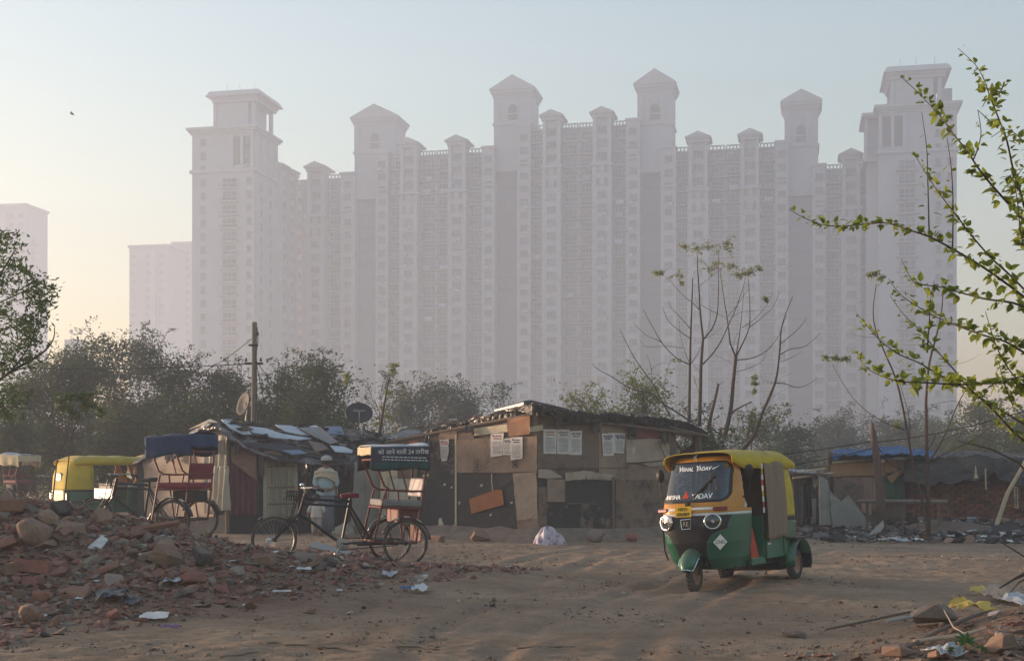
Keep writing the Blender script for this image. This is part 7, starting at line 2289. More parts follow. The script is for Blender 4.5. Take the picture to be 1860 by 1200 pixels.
# sacks and clods along the left hut
for k, (px, py, w_, h_, m, lab) in enumerate(((655, 968, 60, 34, M_greysheet, 'grey lumpy sack lying against the cement sheet'), (620, 970, 44, 20, M_cloth, 'pale flat sack behind the black cycle rickshaw frame'), (448, 946, 50, 22, M_card, 'brown earth filled sack below the maroon curtain'), (425, 950, 36, 18, M_greysheet, 'small grey sack at the foot of the canvas sheet'))):
    q = hit(px, py); ww = w_ / F * q.y / 2; hh = h_ / F * q.y
    b = MB().surf(lambda u, v: Vector((ww * math.cos(6.2832 * u) * math.sqrt(max(0, 1 - v ** 3)) * (1 + .1 * math.sin(12 * u + k)), ww * 0.6 * math.sin(6.2832 * u) * math.sqrt(max(0, 1 - v ** 3)), hh * v * (1 + 0.15 * math.sin(9 * u)))), 28, 10)
    tag(b.build('sack', m, None, smooth=True, loc=q + Vector((0, 0.2, -0.03))), lab, 'sack')
# stones and logs weighing down the main hut roof
for k, (px, py, w_, d, mi, lab) in enumerate(((824, 760, 16, 31.0, 4, 'pale sawn log end on the main hut roof'), (798, 766, 22, 31.4, 0, 'reddish stone on the left slope of the main hut roof'), (762, 772, 12, 32, 3, 'dark clod on the left slope of the main hut roof'), (866, 755, 18, 30.6, 0, 'red brick on the main hut roof left of the ridge'), (730, 776, 16, 32.5, 4, 'pale bundle on the far left of the main hut roof'), (836, 758, 12, 31, 3, 'dark stone next to the pale log end'), (1160, 752, 26, 30.6, 3, 'dark stone on the right slope of the main hut roof'), (1100, 748, 18, 30.2, 3, 'small dark clod on the right slope of the main hut roof'))):
    c = P(px, py, d); s_ = w_ / F * d / 2
    o = link('roof_stone', rock_mesh(k + 1, mi), None, c + Vector((0, 0, -0.03)), (0.1 * k, 0.05 * k, k), (s_, s_, s_ * 0.8)); tag(o, lab, 'stone')

ALB = 1.0

# ================================================================== VEGETATION
def leaf_mat(name, c, c2, trans=0.35, scale=0.8):
    return mat(name, c, 0.75, c2=c2, scale=scale, trans=trans, spec=0.2)


ML_dark = leaf_mat('leaf_dark', (0.080, 0.105, 0.040), (0.048, 0.064, 0.027), 0.5)
ML_mid = leaf_mat('leaf_mid', (0.105, 0.135, 0.045), (0.062, 0.082, 0.03), 0.5)
ML_grey = leaf_mat('leaf_grey_green', (0.085, 0.105, 0.062), (0.052, 0.066, 0.042), 0.5)
ML_lime = leaf_mat('leaf_lime', (0.27, 0.28, 0.08), (0.17, 0.18, 0.055), 0.55)
ML_fresh = leaf_mat('leaf_fresh', (0.27, 0.31, 0.04), (0.16, 0.21, 0.03), 0.55, 3.0)
ML_left = leaf_mat('leaf_left_tree', (0.085, 0.13, 0.038), (0.05, 0.08, 0.026), 0.4, 1.2)
M_bark = mat('grey_bark', (0.085, 0.065, 0.052), 0.95, c2=(0.055, 0.042, 0.035), scale=6, stretch=(4, 4, 0.8), bump=0.4, bscale=20)
M_barkr = mat('red_brown_bark', (0.10, 0.058, 0.042), 0.95, c2=(0.06, 0.037, 0.03), scale=6, stretch=(4, 4, 0.8), bump=0.4, bscale=20)


def leaf_cloud(C, S, droop=0.2, seed=0, ratio=0.42):
    """folded two-triangle leaves at points C with lengths S; returns verts, faces"""
    r = np.random.RandomState(seed)
    n = len(C)
    C = np.asarray(C, float); S = np.asarray(S, float)[:, None]
    d = r.normal(size=(n, 3)); d[:, 2] = d[:, 2] * 0.55 - droop; d /= np.linalg.norm(d, axis=1)[:, None]
    u = r.normal(size=(n, 3)); sd = np.cross(d, u); sd /= np.linalg.norm(sd, axis=1)[:, None] + 1e-9
    nn = np.cross(sd, d)
    base = C - d * S * 0.5; tip = C + d * S * 0.5
    l_ = C - sd * S * ratio * 0.5 + nn * S * 0.08; rr = C + sd * S * ratio * 0.5 + nn * S * 0.08
    V = np.stack([base, rr, tip, l_], 1).reshape(-1, 3)
    i = np.arange(n) * 4
    Fc = np.stack([np.stack([i, i + 1, i + 2], 1), np.stack([i, i + 2, i + 3], 1)], 1).reshape(-1, 3)
    return V, Fc


def tri_mesh(name, V, Fc, mtl):
    me = bpy.data.meshes.new(name)
    me.vertices.add(len(V)); me.vertices.foreach_set('co', np.asarray(V, np.float32).ravel())
    me.loops.add(Fc.size); me.loops.foreach_set('vertex_index', Fc.ravel())
    me.polygons.add(len(Fc)); me.polygons.foreach_set('loop_start', np.arange(0, Fc.size, 3)); me.polygons.foreach_set('loop_total', np.full(len(Fc), 3))
    me.materials.append(mtl)
    me.update(); me.validate()
    return me


def bush(label, px, d, top, hw, mtl, n, seed, leaf=0.15, name='shrub_tree', low=0.0, group='trees and shrubs behind the huts', shoots=8, clump=0.40, cat='tree'):
    r = random.Random(seed); nr = np.random.RandomState(seed)
    x = X(px, d); z0 = float(gz(x, d)); H = Z(top, d) - z0; W = hw / F * d
    root = thing(name, label, cat, (x, d, z0), 0, group)
    tr = MB()
    nst = r.randint(2, 4)
    cl = []
    for s_ in range(nst):
        a0 = Vector((r.uniform(-.3, .3), r.uniform(-.3, .3), 0)); lean = Vector((r.uniform(-.35, .35) * W, r.uniform(-.3, .3) * W, 0))
        mid = a0 + lean * 0.4 + Vector((0, 0, H * 0.4)); top_ = a0 + lean + Vector((0, 0, H * r.uniform(0.72, 0.9)))
        tr.tube([a0 + Vector((0, 0, -.1)), mid, top_], [0.055 + 0.008 * H, 0.045, 0.012], 6)
        for k in range(9):
            t = r.uniform(0.15, 0.95); p = (a0.lerp(mid, t / 0.5) if t < 0.5 else mid.lerp(top_, (t - 0.5) / 0.5))
            ang = r.uniform(0, 6.28); L_ = W * r.uniform(0.4, 1.0) * (1 - 0.45 * t)
            q = p + Vector((math.cos(ang) * L_, math.sin(ang) * L_ * 0.8, H * r.uniform(0.06, 0.24)))
            q.z = min(q.z, H * 0.95)
            m_ = p.lerp(q, 0.5) + Vector((0, 0, 0.12))
            tr.tube([p, m_, q], [0.03, 0.02, 0.006], 5)
            cl += [q, p.lerp(q, 0.66) + Vector((r.gauss(0, .2), r.gauss(0, .2), r.gauss(0, .2)))]
    for k in range(int(18 + 6 * W)):      # fill the volume unevenly
        a = r.uniform(0, 6.28); v = r.random() ** 0.55; hz_ = low + (1 - low) * r.random()
        prof = math.sin(math.pi * min(1, 0.18 + 0.74 * hz_)) ** 0.7
        cl.append(Vector((math.cos(a) * W * v * prof, math.sin(a) * W * 0.8 * v * prof, H * (0.06 + 0.88 * hz_))))
    sh = []
    for k in range(shoots):      # arching leafy shoots that break the outline
        a = r.uniform(0, 6.28); q0 = Vector((math.cos(a) * W * r.uniform(0.1, .75), math.sin(a) * W * 0.4, H * r.uniform(0.72, 0.9)))
        q1 = q0 + Vector((r.uniform(-.5, .5), r.uniform(-.3, .3), H * 0.10 + r.uniform(0.1, 0.5))); q2 = q1 + Vector((r.uniform(-.6, .6), r.uniform(-.2, .2), r.uniform(-0.1, 0.25)))
        tr.tube([q0, q1, q2], [0.012, 0.009, 0.004], 4)
        for t in np.linspace(0.2, 1, 26):
            p = q0.lerp(q1, t / 0.5) if t < 0.5 else q1.lerp(q2, (t - .5) / .5)
            sh.append(p + Vector((r.gauss(0, .07), r.gauss(0, .07), r.gauss(0, .06))))
    C = np.array([list(c) for c in cl])
    wgt = nr.uniform(0.3, 1.6, len(C)); wgt /= wgt.sum()
    idx = nr.choice(len(C), n, p=wgt)
    pts = C[idx] + nr.normal(size=(n, 3)) * np.array((clump, clump, clump * 0.7)) * nr.uniform(0.5, 1.2, (n, 1))
    if sh: pts = np.concatenate([pts, np.array([list(p) for p in sh])])
    pts[:, 2] = np.maximum(pts[:, 2], 0.03)
    S = leaf * nr.uniform(0.55, 1.3, len(pts))
    V, Fc = leaf_cloud(pts, S, 0.25, seed)
    tr.build('trunk', M_bark, root)
    link('crown', tri_mesh('crown', V, Fc, mtl), root)
    return root


B = [
    ('dense dark tree at the left, rising behind the parked auto rickshaw', 60, 48, 690, 70, ML_dark, 5200, 1),
    ('dark bushy tree behind the two thin saplings', 118, 47, 648, 66, ML_dark, 6000, 2),
    ('tallest feathery tree of the left thicket, against the peach sky', 185, 50, 606, 70, ML_grey, 5600, 3),
    ('feathery tree in front of the lone distant tower', 262, 52, 604, 74, ML_grey, 6000, 4),
    ('bushy tree under the left corner tower', 335, 50, 645, 62, ML_dark, 5600, 5),
    ('lower dense tree left of the utility pole', 412, 50, 672, 58, ML_dark, 5400, 6),
    ('leafy tree just right of the utility pole', 520, 47, 662, 52, ML_mid, 5200, 7),
    ('drooping leafy tree behind the black satellite dish', 585, 46, 655, 50, ML_mid, 4800, 8),
    ('blue grey tree behind the main hut left roof', 752, 68, 690, 60, ML_grey, 4600, 9),
    ('dense blue grey tree with pointed tops behind the main hut', 826, 72, 690, 60, ML_grey, 5600, 10),
    ('light green feathery tree right of the main hut ridge', 1078, 45, 712, 46, ML_lime, 1700, 12),
    ('yellow green tree behind the right half of the main hut roof', 1170, 43, 680, 60, ML_lime, 2600, 13),
    ('low olive shrub behind the main hut porch', 1275, 40, 770, 36, ML_mid, 1500, 14),
    ('faint low tree behind the auto rickshaw roof', 1425, 62, 748, 60, ML_grey, 2800, 15),
    ('pale hazy tree left of the rough post', 1530, 88, 742, 70, ML_grey, 4200, 16),
    ('pale hazy tree above the blue tarpaulin', 1625, 90, 740, 70, ML_grey, 4200, 17),
    ('hazy tree behind the slender right-hand tree', 1710, 80, 748, 70, ML_grey, 4200, 18),
    ('hazy green tree above the brick hut', 1790, 66, 730, 70, ML_mid, 4200, 19),
    ('hazy tree at the right edge behind the leafy branches', 1870, 62, 735, 60, ML_mid, 3800, 20),
]
for (lab, px, d, top, hw, m, n, sd) in B: bush(lab, px, d, top, hw, m, int(n * 2.4), sd, leaf=0.14 if d < 60 else 0.18, shoots=11 if sd < 9 else 7, low=0.0)
bush('sparse twiggy tree behind the main hut ridge', 905, 70, 702, 56, ML_grey, 900, 11, leaf=0.16, shoots=16, clump=0.6)
bush('sparse twiggy tree between the black dish and the blue grey thicket', 705, 58, 690, 50, ML_grey, 900, 31, leaf=0.15, shoots=12, clump=0.5)
bush('scrubby bush at the foot of the bare trees', 1370, 40, 765, 60, ML_lime, 1000, 32, leaf=0.12, shoots=18, clump=0.4)
bush('dark undergrowth bush behind the distant cycle rickshaw', 20, 44, 760, 50, ML_dark, 7500, 33, leaf=0.14, shoots=4, cat='bush')
bush('dark undergrowth bush beside the left hut gable', 230, 44, 735, 60, ML_dark, 9000, 34, leaf=0.14, shoots=5, cat='bush')
bush('dark undergrowth bush behind the left hut ridge', 350, 43, 728, 60, ML_dark, 9000, 35, leaf=0.14, shoots=5, cat='bush')
bush('dark undergrowth bush behind the utility pole', 470, 43, 730, 60, ML_dark, 9000, 36, leaf=0.14, shoots=5, cat='bush')
bush('dark undergrowth bush between the two hut roofs', 625, 43, 745, 50, ML_dark, 7500, 37, leaf=0.14, shoots=5, cat='bush')

# far scrub that closes the horizon: one mass
nr = np.random.RandomState(3)
n = 26000
xs = nr.uniform(-78, 78, n); ys = nr.uniform(105, 140, n)
hh = 3.0 + 2.2 * (fbm(xs * 0.09, ys * 0.06, 4) + 0.5)
zs = hh * nr.random_sample(n) ** 0.7
V, Fc = leaf_cloud(np.stack([xs, ys, zs], 1), 0.55 * nr.uniform(0.5, 1.3, n), 0.2, 5, 0.7)
o = link('distant_shrubbery', tri_mesh('distant_shrubbery', V, Fc, ML_grey)); o['kind'] = 'stuff'; o['label'] = 'far scrub closing the horizon below the towers'

# ---------------------------------------------------------------- hand-placed trees
def traced(name, label, px, d, strokes, mtl, conv, cat='tree', group=None, jitter=0.25, seed=1, dd=None):
    """strokes: (list of photo points, base radius m, tip radius m); depth wanders a little along each stroke"""
    r = random.Random(seed)
    x = X(px, d); base = Vector((x, d, float(gz(x, d))))
    root = thing(name, label, cat, base, 0, group)
    trunk = MB(); lines = []
    for si, (pts, r0, r1) in enumerate(strokes):
        off = 0.0; w_ = []
        ph = r.uniform(-1, 1) * jitter
        for i, p in enumerate(pts):
            q = conv(p); dist = d + ph * i / max(1, len(pts) - 1) * 1.6
            w_.append(P(q[0], q[1], dist) - base)
        # smooth a little
        sm = []
        for i in range(len(w_) - 1):
            a = w_[max(0, i - 1)]; b_ = w_[i]; c = w_[i + 1]; e = w_[min(len(w_) - 1, i + 2)]
            for t in (0, 0.34, 0.67):
                sm.append(0.5 * ((2 * b_) + (-a + c) * t + (2 * a - 5 * b_ + 4 * c - e) * t * t + (-a + 3 * b_ - 3 * c + e) * t ** 3))
        sm.append(w_[-1])
        k = len(sm)
        f_ = 0.56 if r0 > 0.06 else 0.5
        rr = [f_ * (r0 + (r1 - r0) * (i / (k - 1)) ** 0.8) for i in range(k)]
        trunk.tube(sm, rr, 8 if r0 > 0.04 else 5)
        lines.append(sm)
    trunk.build('trunk', mtl, root, smooth=True)
    return root, base, lines


def tufts(root, base, spots, conv, d, n, size, mtl, seed, flat_=0.35, name='crown', frond=True):
    """spots: (photo point, half width px): sprays of compound leaves at twig ends"""
    r = random.Random(seed); pts = []
    for (p, w_) in spots:
        q = conv(p); c = P(q[0], q[1], d) - base; W = w_ / F * d
        W *= 1.15
        for k in range(max(4, int(n * W / 0.42))):
            a = r.uniform(0, 6.28); L_ = W * r.uniform(0.5, 1.05)
            e = c + Vector((math.cos(a) * L_, math.sin(a) * L_ * 0.7, r.gauss(0, .22) * W * 1.6))
            for t in np.linspace(0.25, 1, 9):
                b_ = c.lerp(e, t) + Vector((0, 0, 0.10 * math.sin(math.pi * t) * W - 0.10 * t * t * W))
                for s_ in (-1, 1): pts.append(b_ + Vector((r.gauss(0, .03), r.gauss(0, .03), r.gauss(0, .03) - 0.02)))
    S = size * np.random.RandomState(seed).uniform(0.7, 1.3, len(pts))
    V, Fc = leaf_cloud(np.array([list(p) for p in pts]), S, 0.35, seed, 0.36)
    link(name, tri_mesh(name, V, Fc, mtl), root)


cz = lambda p: (1060 + p[0] / 3, 430 + p[1] / 3)
BT = 35.0
S1 = [([(575, 1010), (577, 850), (580, 690), (583, 560), (588, 420), (592, 310), (594, 225)], 0.085, 0.022), ([(575, 695), (500, 655), (430, 580), (370, 480), (325, 395)], 0.04, 0.012), ([(430, 578), (400, 560), (340, 535), (268, 465)], 0.025, 0.01),
      ([(582, 555), (520, 510), (460, 455), (430, 380)], 0.028, 0.01), ([(582, 500), (520, 430), (480, 390), (460, 345)], 0.024, 0.01), ([(578, 690), (550, 620), (530, 550), (520, 455)], 0.02, 0.007), ([(540, 605), (440, 595), (340, 600), (310, 562)], 0.016, 0.006), ([(586, 690), (620, 640), (638, 600)], 0.024, 0.016), ([(560, 870), (520, 910), (490, 935)], 0.012, 0.005)]
traced('bare_tree', 'slim bare tree with branches sweeping left, first of the bare group', 1252, BT, S1, M_bark, cz, group='bare trees behind the main hut', seed=2)
S2 = [([(630, 1030), (636, 860), (640, 700), (648, 590), (650, 545), (636, 420), (630, 300), (622, 180), (620, 95)], 0.10, 0.016), ([(652, 560), (700, 500), (728, 420), (735, 300), (735, 180), (737, 75)], 0.045, 0.012), ([(648, 695), (700, 640), (745, 575), (790, 480), (830, 390), (865, 290), (882, 230)], 0.045, 0.012),
      ([(632, 400), (600, 365), (555, 330), (510, 285), (455, 222)], 0.026, 0.009), ([(634, 262), (680, 230), (730, 190)], 0.016, 0.008), ([(640, 370), (690, 400), (770, 440), (800, 470)], 0.018, 0.008), ([(665, 545), (690, 460), (688, 350)], 0.016, 0.007), ([(660, 555), (710, 530), (758, 487)], 0.014, 0.006), ([(640, 740), (600, 700), (585, 650)], 0.01, 0.005), ([(630, 395), (610, 330), (605, 290)], 0.012, 0.005)]
t2, b2, _ = traced('bare_tree', 'tallest bare tree with leaf sprays at the top, second of the bare group', 1272, BT - 0.4, S2, M_bark, cz, group='bare trees behind the main hut', seed=3)
tufts(t2, b2, [((560, 55), 16), ((620, 65), 22), ((690, 55), 14), ((760, 50), 22), ((800, 35), 12), ((680, 165), 18), ((740, 150), 24), ((800, 160), 16), ((400, 195), 12), ((420, 205), 10), ((500, 215), 14), ((535, 250), 6), ((870, 200), 18), ((910, 185), 18), ((945, 170), 10), ((840, 205), 10)], cz, BT - 0.4, 9, 0.075, ML_lime, 4)
S3 = [([(770, 1080), (790, 1000), (805, 920), (815, 800), (830, 655)], 0.115, 0.075), ([(830, 655), (800, 580), (790, 500), (775, 400), (755, 270), (745, 190)], 0.05, 0.012), ([(830, 655), (862, 590), (903, 490), (905, 350), (897, 222)], 0.05, 0.012), ([(830, 650), (850, 530), (865, 390), (875, 270)], 0.035, 0.01),
      ([(835, 670), (920, 660), (1000, 618), (1060, 545), (1080, 490)], 0.035, 0.01), ([(905, 492), (960, 450), (1030, 385), (1068, 303)], 0.026, 0.009), ([(862, 495), (930, 450), (1000, 370), (1030, 305)], 0.02, 0.008), ([(815, 435), (860, 410), (960, 400)], 0.014, 0.006), ([(780, 440), (830, 380), (880, 310), (900, 280)], 0.018, 0.008), ([(833, 735), (900, 715), (970, 680), (1000, 620)], 0.02, 0.008), ([(812, 690), (750, 660), (715, 640)], 0.012, 0.005), ([(800, 960), (860, 925), (915, 898)], 0.05, 0.03), ([(815, 630), (820, 580), (838, 520)], 0.014, 0.006)]
t3, b3, _ = traced('bare_tree', 'bare tree with a fork of upright limbs, third of the bare group', 1322, BT - 0.8, S3, M_barkr, cz, group='bare trees behind the main hut', seed=5)
tufts(t3, b3, [((990, 340), 7), ((930, 760), 6), ((932, 800), 6), ((930, 840), 5)], cz, BT - 0.8, 12, 0.09, ML_lime, 6)
S4 = [([(850, 1180), (900, 1120), (940, 1060), (970, 970), (1000, 900), (1045, 790), (1062, 690), (1070, 600), (1078, 500), (1105, 410), (1140, 325)], 0.10, 0.014), ([(1072, 640), (1130, 610), (1210, 595), (1293, 520)], 0.03, 0.01), ([(1078, 580), (1150, 520), (1190, 480), (1215, 440)], 0.024, 0.009), ([(1045, 795), (1100, 800), (1160, 820), (1220, 805), (1278, 765)], 0.032, 0.01), ([(1075, 680), (1130, 660), (1190, 625)], 0.018, 0.007), ([(1072, 620), (1080, 500), (1108, 425)], 0.022, 0.008), ([(1000, 905), (1060, 850), (1140, 815)], 0.012, 0.005), ([(1040, 800), (990, 785), (960, 752)], 0.012, 0.005), ([(960, 985), (1010, 900), (1060, 780), (1140, 742)], 0.012, 0.005)]
traced('bare_tree', 'bare tree leaning right above the auto rickshaw, last of the bare group', 1345, BT - 1.0, S4, M_barkr, cz, group='bare trees behind the main hut', seed=7)
S5 = [([(590, 1010), (500, 950), (420, 900), (370, 850), (270, 830), (150, 760), (80, 722), (48, 690)], 0.055, 0.012), ([(470, 975), (420, 880), (370, 790), (290, 680), (240, 590), (198, 505)], 0.05, 0.012), ([(375, 800), (365, 700), (340, 635)], 0.02, 0.008), ([(370, 720), (420, 690), (480, 695), (500, 720)], 0.012, 0.004)]
traced('bare_tree', 'low bare limbs arching left over the main hut roof', 1245, BT - 0.2, S5, M_bark, cz, group='bare trees behind the main hut', seed=8)
S6 = [([(678, 1040), (700, 950), (718, 880), (735, 800)], 0.085, 0.05), ([(735, 805), (775, 785)], 0.02, 0.008), ([(733, 805), (725, 790)], 0.02, 0.01), ([(740, 880), (760, 930), (780, 1000)], 0.012, 0.005), ([(600, 760), (640, 880), (700, 980), (760, 1050)], 0.012, 0.006)]
traced('tree_stump', 'broken snapped trunk standing between the bare trees', 1288, BT - 0.6, S6, M_barkr, cz, seed=9, cat='stump')

# slender pair of stems in front of the plywood shack
cf = lambda p: p
SF = [([(1686, 985), (1683, 948), (1673, 900), (1657, 835), (1640, 740), (1626, 685), (1607, 640), (1590, 597), (1586, 560), (1592, 516)], 0.075, 0.014), ([(1687, 985), (1686, 900), (1684, 835), (1682, 740), (1683, 713), (1688, 660), (1700, 613), (1710, 567), (1713, 533), (1720, 510)], 0.095, 0.012),
      ([(1686, 840), (1711, 801), (1737, 740), (1750, 715), (1762, 695)], 0.045, 0.015), ([(1690, 836), (1727, 818), (1775, 794), (1827, 752), (1850, 720)], 0.035, 0.01), ([(1643, 780), (1607, 767), (1570, 743), (1540, 710), (1512, 662)], 0.028, 0.009), ([(1652, 800), (1652, 760), (1640, 715), (1632, 690)], 0.022, 0.008),
      ([(1626, 640), (1600, 615), (1570, 612), (1546, 607)], 0.014, 0.005), ([(1690, 735), (1730, 728), (1760, 733), (1780, 726)], 0.014, 0.006), ([(1720, 778), (1760, 783), (1800, 777)], 0.014, 0.006), ([(1655, 790), (1630, 786), (1612, 802), (1600, 822)], 0.012, 0.005), ([(1668, 884), (1662, 900), (1668, 960)], 0.02, 0.015), ([(1700, 665), (1730, 662), (1760, 655), (1780, 643)], 0.012, 0.005), ([(1660, 670), (1640, 672), (1622, 664)], 0.008, 0.004), ([(1712, 800), (1750, 786), (1800, 800), (1860, 825)], 0.02, 0.01)]
tf, bf, _ = traced('slender_tree', 'slender two stemmed tree in front of the plywood shack', 1686, 28.6, SF, M_barkr, cf, seed=12, jitter=0.2)
tufts(tf, bf, [((1583, 497), 7), ((1592, 495), 9), ((1600, 504), 7), ((1500, 650), 8), ((1520, 649), 8), ((1536, 650), 8), ((1720, 690), 10), ((1770, 800), 8), ((1630, 772), 10)], cf, 28.6, 9, 0.075, ML_lime, 13)

# dead trunk with ivy between the huts, arching shoots
SG = [([(688, 800), (692, 770), (698, 735), (706, 688)], 0.11, 0.03), ([(692, 770), (680, 740), (672, 712), (655, 690), (632, 678)], 0.02, 0.006), ([(700, 720), (712, 695), (716, 672)], 0.02, 0.008), ([(690, 760), (676, 735), (668, 700)], 0.014, 0.005), ([(697, 760), (720, 725), (740, 705)], 0.014, 0.005)]
tg, bg_, _ = traced('dead_tree', 'dead mossy trunk with a few leaf tufts between the two hut roofs', 690, 37.5, SG, M_bark, cf, seed=14)
tufts(tg, bg_, [((628, 682), 10), ((634, 688), 8), ((716, 662), 10), ((712, 672), 8), ((704, 710), 10), ((698, 740), 10), ((706, 755), 8), ((690, 770), 9)], cf, 37.5, 10, 0.10, ML_lime, 15)

# thin saplings by the heap
SH = [([(95, 916), (101, 860), (107, 822), (119, 801), (124, 770), (128, 745)], 0.028, 0.012), ([(116, 920), (120, 880), (124, 842), (130, 796), (145, 746), (150, 728)], 0.028, 0.012), ([(107, 822), (106, 780), (112, 755)], 0.008, 0.004)]
th_, bh_, _ = traced('sapling', 'two thin dark sapling stems with a leafy top in front of the parked auto rickshaw', 106, 21.0, SH, M_bark, cf, seed=16)
tufts(th_, bh_, [((120, 735), 20), ((145, 722), 22), ((165, 735), 18), ((180, 745), 12), ((135, 752), 16), ((118, 722), 14), ((160, 715), 12)], cf, 21.0, 16, 0.07, ML_left, 17)

# ---------------------------------------------------------------- leafy tree at the left edge
LT = 17.0
SL = [([(-150, 990), (-140, 880), (-120, 790), (-90, 720)], 0.16, 0.11), ([(-120, 790), (-60, 740), (0, 689), (34, 666), (67, 648), (88, 630), (98, 612), (99, 594)], 0.06, 0.010), ([(10, 682), (26, 666), (52, 630), (66, 590), (71, 560), (70, 530)], 0.03, 0.008), ([(-90, 725), (-60, 640), (-30, 560), (0, 500), (30, 450)], 0.07, 0.012), ([(-90, 720), (-100, 620), (-90, 520), (-60, 430)], 0.08, 0.015), ([(20, 676), (50, 665), (80, 655), (90, 640), (90, 636)], 0.02, 0.006), ([(-60, 745), (0, 738), (40, 740), (75, 747)], 0.025, 0.006), ([(-20, 700), (20, 770), (28, 779)], 0.015, 0.005), ([(0, 740), (30, 718), (50, 722), (70, 740)], 0.012, 0.004), ([(-30, 560), (20, 540), (60, 520), (85, 515)], 0.025, 0.006), ([(-20, 530), (20, 480), (50, 465)], 0.02, 0.006), ([(0, 600), (40, 590), (80, 585)], 0.02, 0.005)]
tl, bl_, _ = traced('leafy_tree', 'leafy dark green tree at the left edge of the photo', -150, LT, SL, M_bark, cf, seed=18)
nr = np.random.RandomState(8)
spots = []
for _k in range(235):
    py = nr.uniform(425, 760)
    edge = np.interp(py, [425, 450, 470, 500, 520, 560, 600, 640, 700, 760], [22, 34, 50, 62, 88, 80, 72, 58, 42, 30])
    px = edge - abs(nr.exponential(55)) + nr.normal() * 4
    if py > 660 and nr.random_sample() < 0.3: continue
    spots.append((px, py, LT + nr.uniform(-0.8, 0.8)))
pts = []
for (px, py, d) in spots:
    c = P(px, py, d) - bl_; dx = nr.normal(size=3) * 0.15
    m = nr.randint(14, 26)
    ax = nr.normal(size=3); ax[2] = ax[2] * 0.4 - 0.15; ax /= np.linalg.norm(ax)
    for t in np.linspace(0, 1, m): pts.append(np.array(c) + ax * (t - 0.5) * 0.36 + nr.normal(size=3) * 0.035)
V, Fc = leaf_cloud(np.array(pts), 0.075 * nr.uniform(0.6, 1.3, len(pts)), 0.5, 3, 0.36)
link('crown', tri_mesh('crown', V, Fc, ML_left), tl)
# small weed by the heap at the left edge
wd = thing('weed', 'small dark leafy weed at the left edge above the heap', 'plant', hit(14, 900) or Vector((-7, 19, 0.5)))
wp = [Vector((random.Random(i).gauss(0, .22), random.Random(i + 5).gauss(0, .15), abs(random.Random(i + 9).gauss(0.12, .12)))) for i in range(260)]
V, Fc = leaf_cloud(np.array([list(p) for p in wp]), np.full(len(wp), 0.07), 0.1, 9, 0.45)
link('foliage', tri_mesh('foliage', V, Fc, ML_dark), wd)

# ---------------------------------------------------------------- fresh green branches reaching in from the right
FD = 9.0
TRX = X(2060, FD)
ft = thing('mulberry_tree', 'fresh leaved tree whose long branches reach in from the right edge', 'tree', (TRX, FD, float(gz(TRX, FD))))
FB = ft.location.copy()
MB().tube([(0, 0, -0.15), (0.05, 0.02, 0.6), (0, 0, 1.4), (0.08, 0.05, 2.4), (0.05, 0.1, 3.6)], [0.16, 0.13, 0.12, 0.09, 0.03], 12).build('trunk', M_bark, ft, smooth=True)
BR = [
    ([(1433, 380), (1460, 395), (1493, 408), (1529, 411), (1568, 408), (1610, 405), (1655, 419), (1688, 430), (1730, 452), (1790, 488), (1860, 539), (1950, 610), (2060, 690)], 0.95, 9.2),
    ([(1636, 139), (1664, 165), (1693, 195), (1712, 216), (1731, 243), (1755, 272), (1776, 304), (1797, 331), (1827, 365), (1859, 400), (1950, 520), (2060, 650)], 1.0, 8.8),
    ([(1740, 88), (1771, 117), (1787, 144), (1800, 181), (1813, 213), (1829, 256), (1840, 307), (1853, 347), (1870, 400), (1930, 520), (2062, 640)], 0.85, 8.6),
    ([(1659, 277), (1680, 312), (1701, 344), (1725, 376), (1744, 400), (1760, 422), (1799, 467), (1835, 500), (1870, 535), (1960, 620), (2060, 700)], 0.8, 9.0),
    ([(1674, 203), (1683, 267), (1685, 320), (1687, 397), (1688, 430)], 0.35, 9.2),
    ([(1720, 250), (1728, 307), (1731, 373), (1730, 452)], 0.35, 9.15),
    ([(1637, 470), (1655, 506), (1670, 516), (1715, 522), (1751, 533), (1790, 543), (1860, 557), (1950, 620), (2060, 705)], 1.0, 9.1),
    ([(1614, 507), (1634, 533), (1658, 551), (1700, 575), (1745, 594), (1784, 608), (1826, 620), (1860, 640), (1950, 690), (2060, 760)], 1.3, 8.9),
    ([(1616, 536), (1640, 569), (1670, 599), (1700, 635), (1730, 668), (1760, 704), (1800, 740), (1860, 800), (1950, 850), (2060, 900)], 0.8, 9.3),
    ([(1557, 642), (1574, 668), (1610, 686), (1640, 693), (1685, 695), (1745, 698), (1790, 696), (1860, 698), (1950, 740), (2060, 800)], 1.6, 8.7),
    ([(1556, 569), (1574, 590), (1598, 617), (1628, 641), (1670, 659), (1700, 677), (1760, 710), (1860, 770), (1960, 830), (2060, 900)], 0.9, 9.4),
    ([(1784, 195), (1795, 178), (1815, 170), (1824, 150)], 0.5, 8.65),
    ([(1776, 200), (1800, 222), (1812, 232)], 0.3, 8.65),
    ([(1776, 200), (1782, 240), (1776, 270), (1768, 290)], 0.6, 8.8),
    ([(1800, 250), (1830, 235), (1862, 260), (1900, 300)], 0.8, 8.6),
    ([(1862, 300), (1845, 330), (1850, 380), (1858, 440), (1900, 500)], 1.6, 8.5),
    ([(1756, 742), (1800, 700), (1830, 690), (1870, 680)], 0.9, 8.8),
    ([(1790, 565), (1800, 600), (1815, 640), (1840, 680), (1880, 720)], 1.6, 8.8),
    ([(1815, 660), (1825, 700), (1840, 735)], 1.8, 8.8),
    ([(1697, 510), (1690, 545), (1688, 585), (1684, 640)], 0.5, 9.0),
]


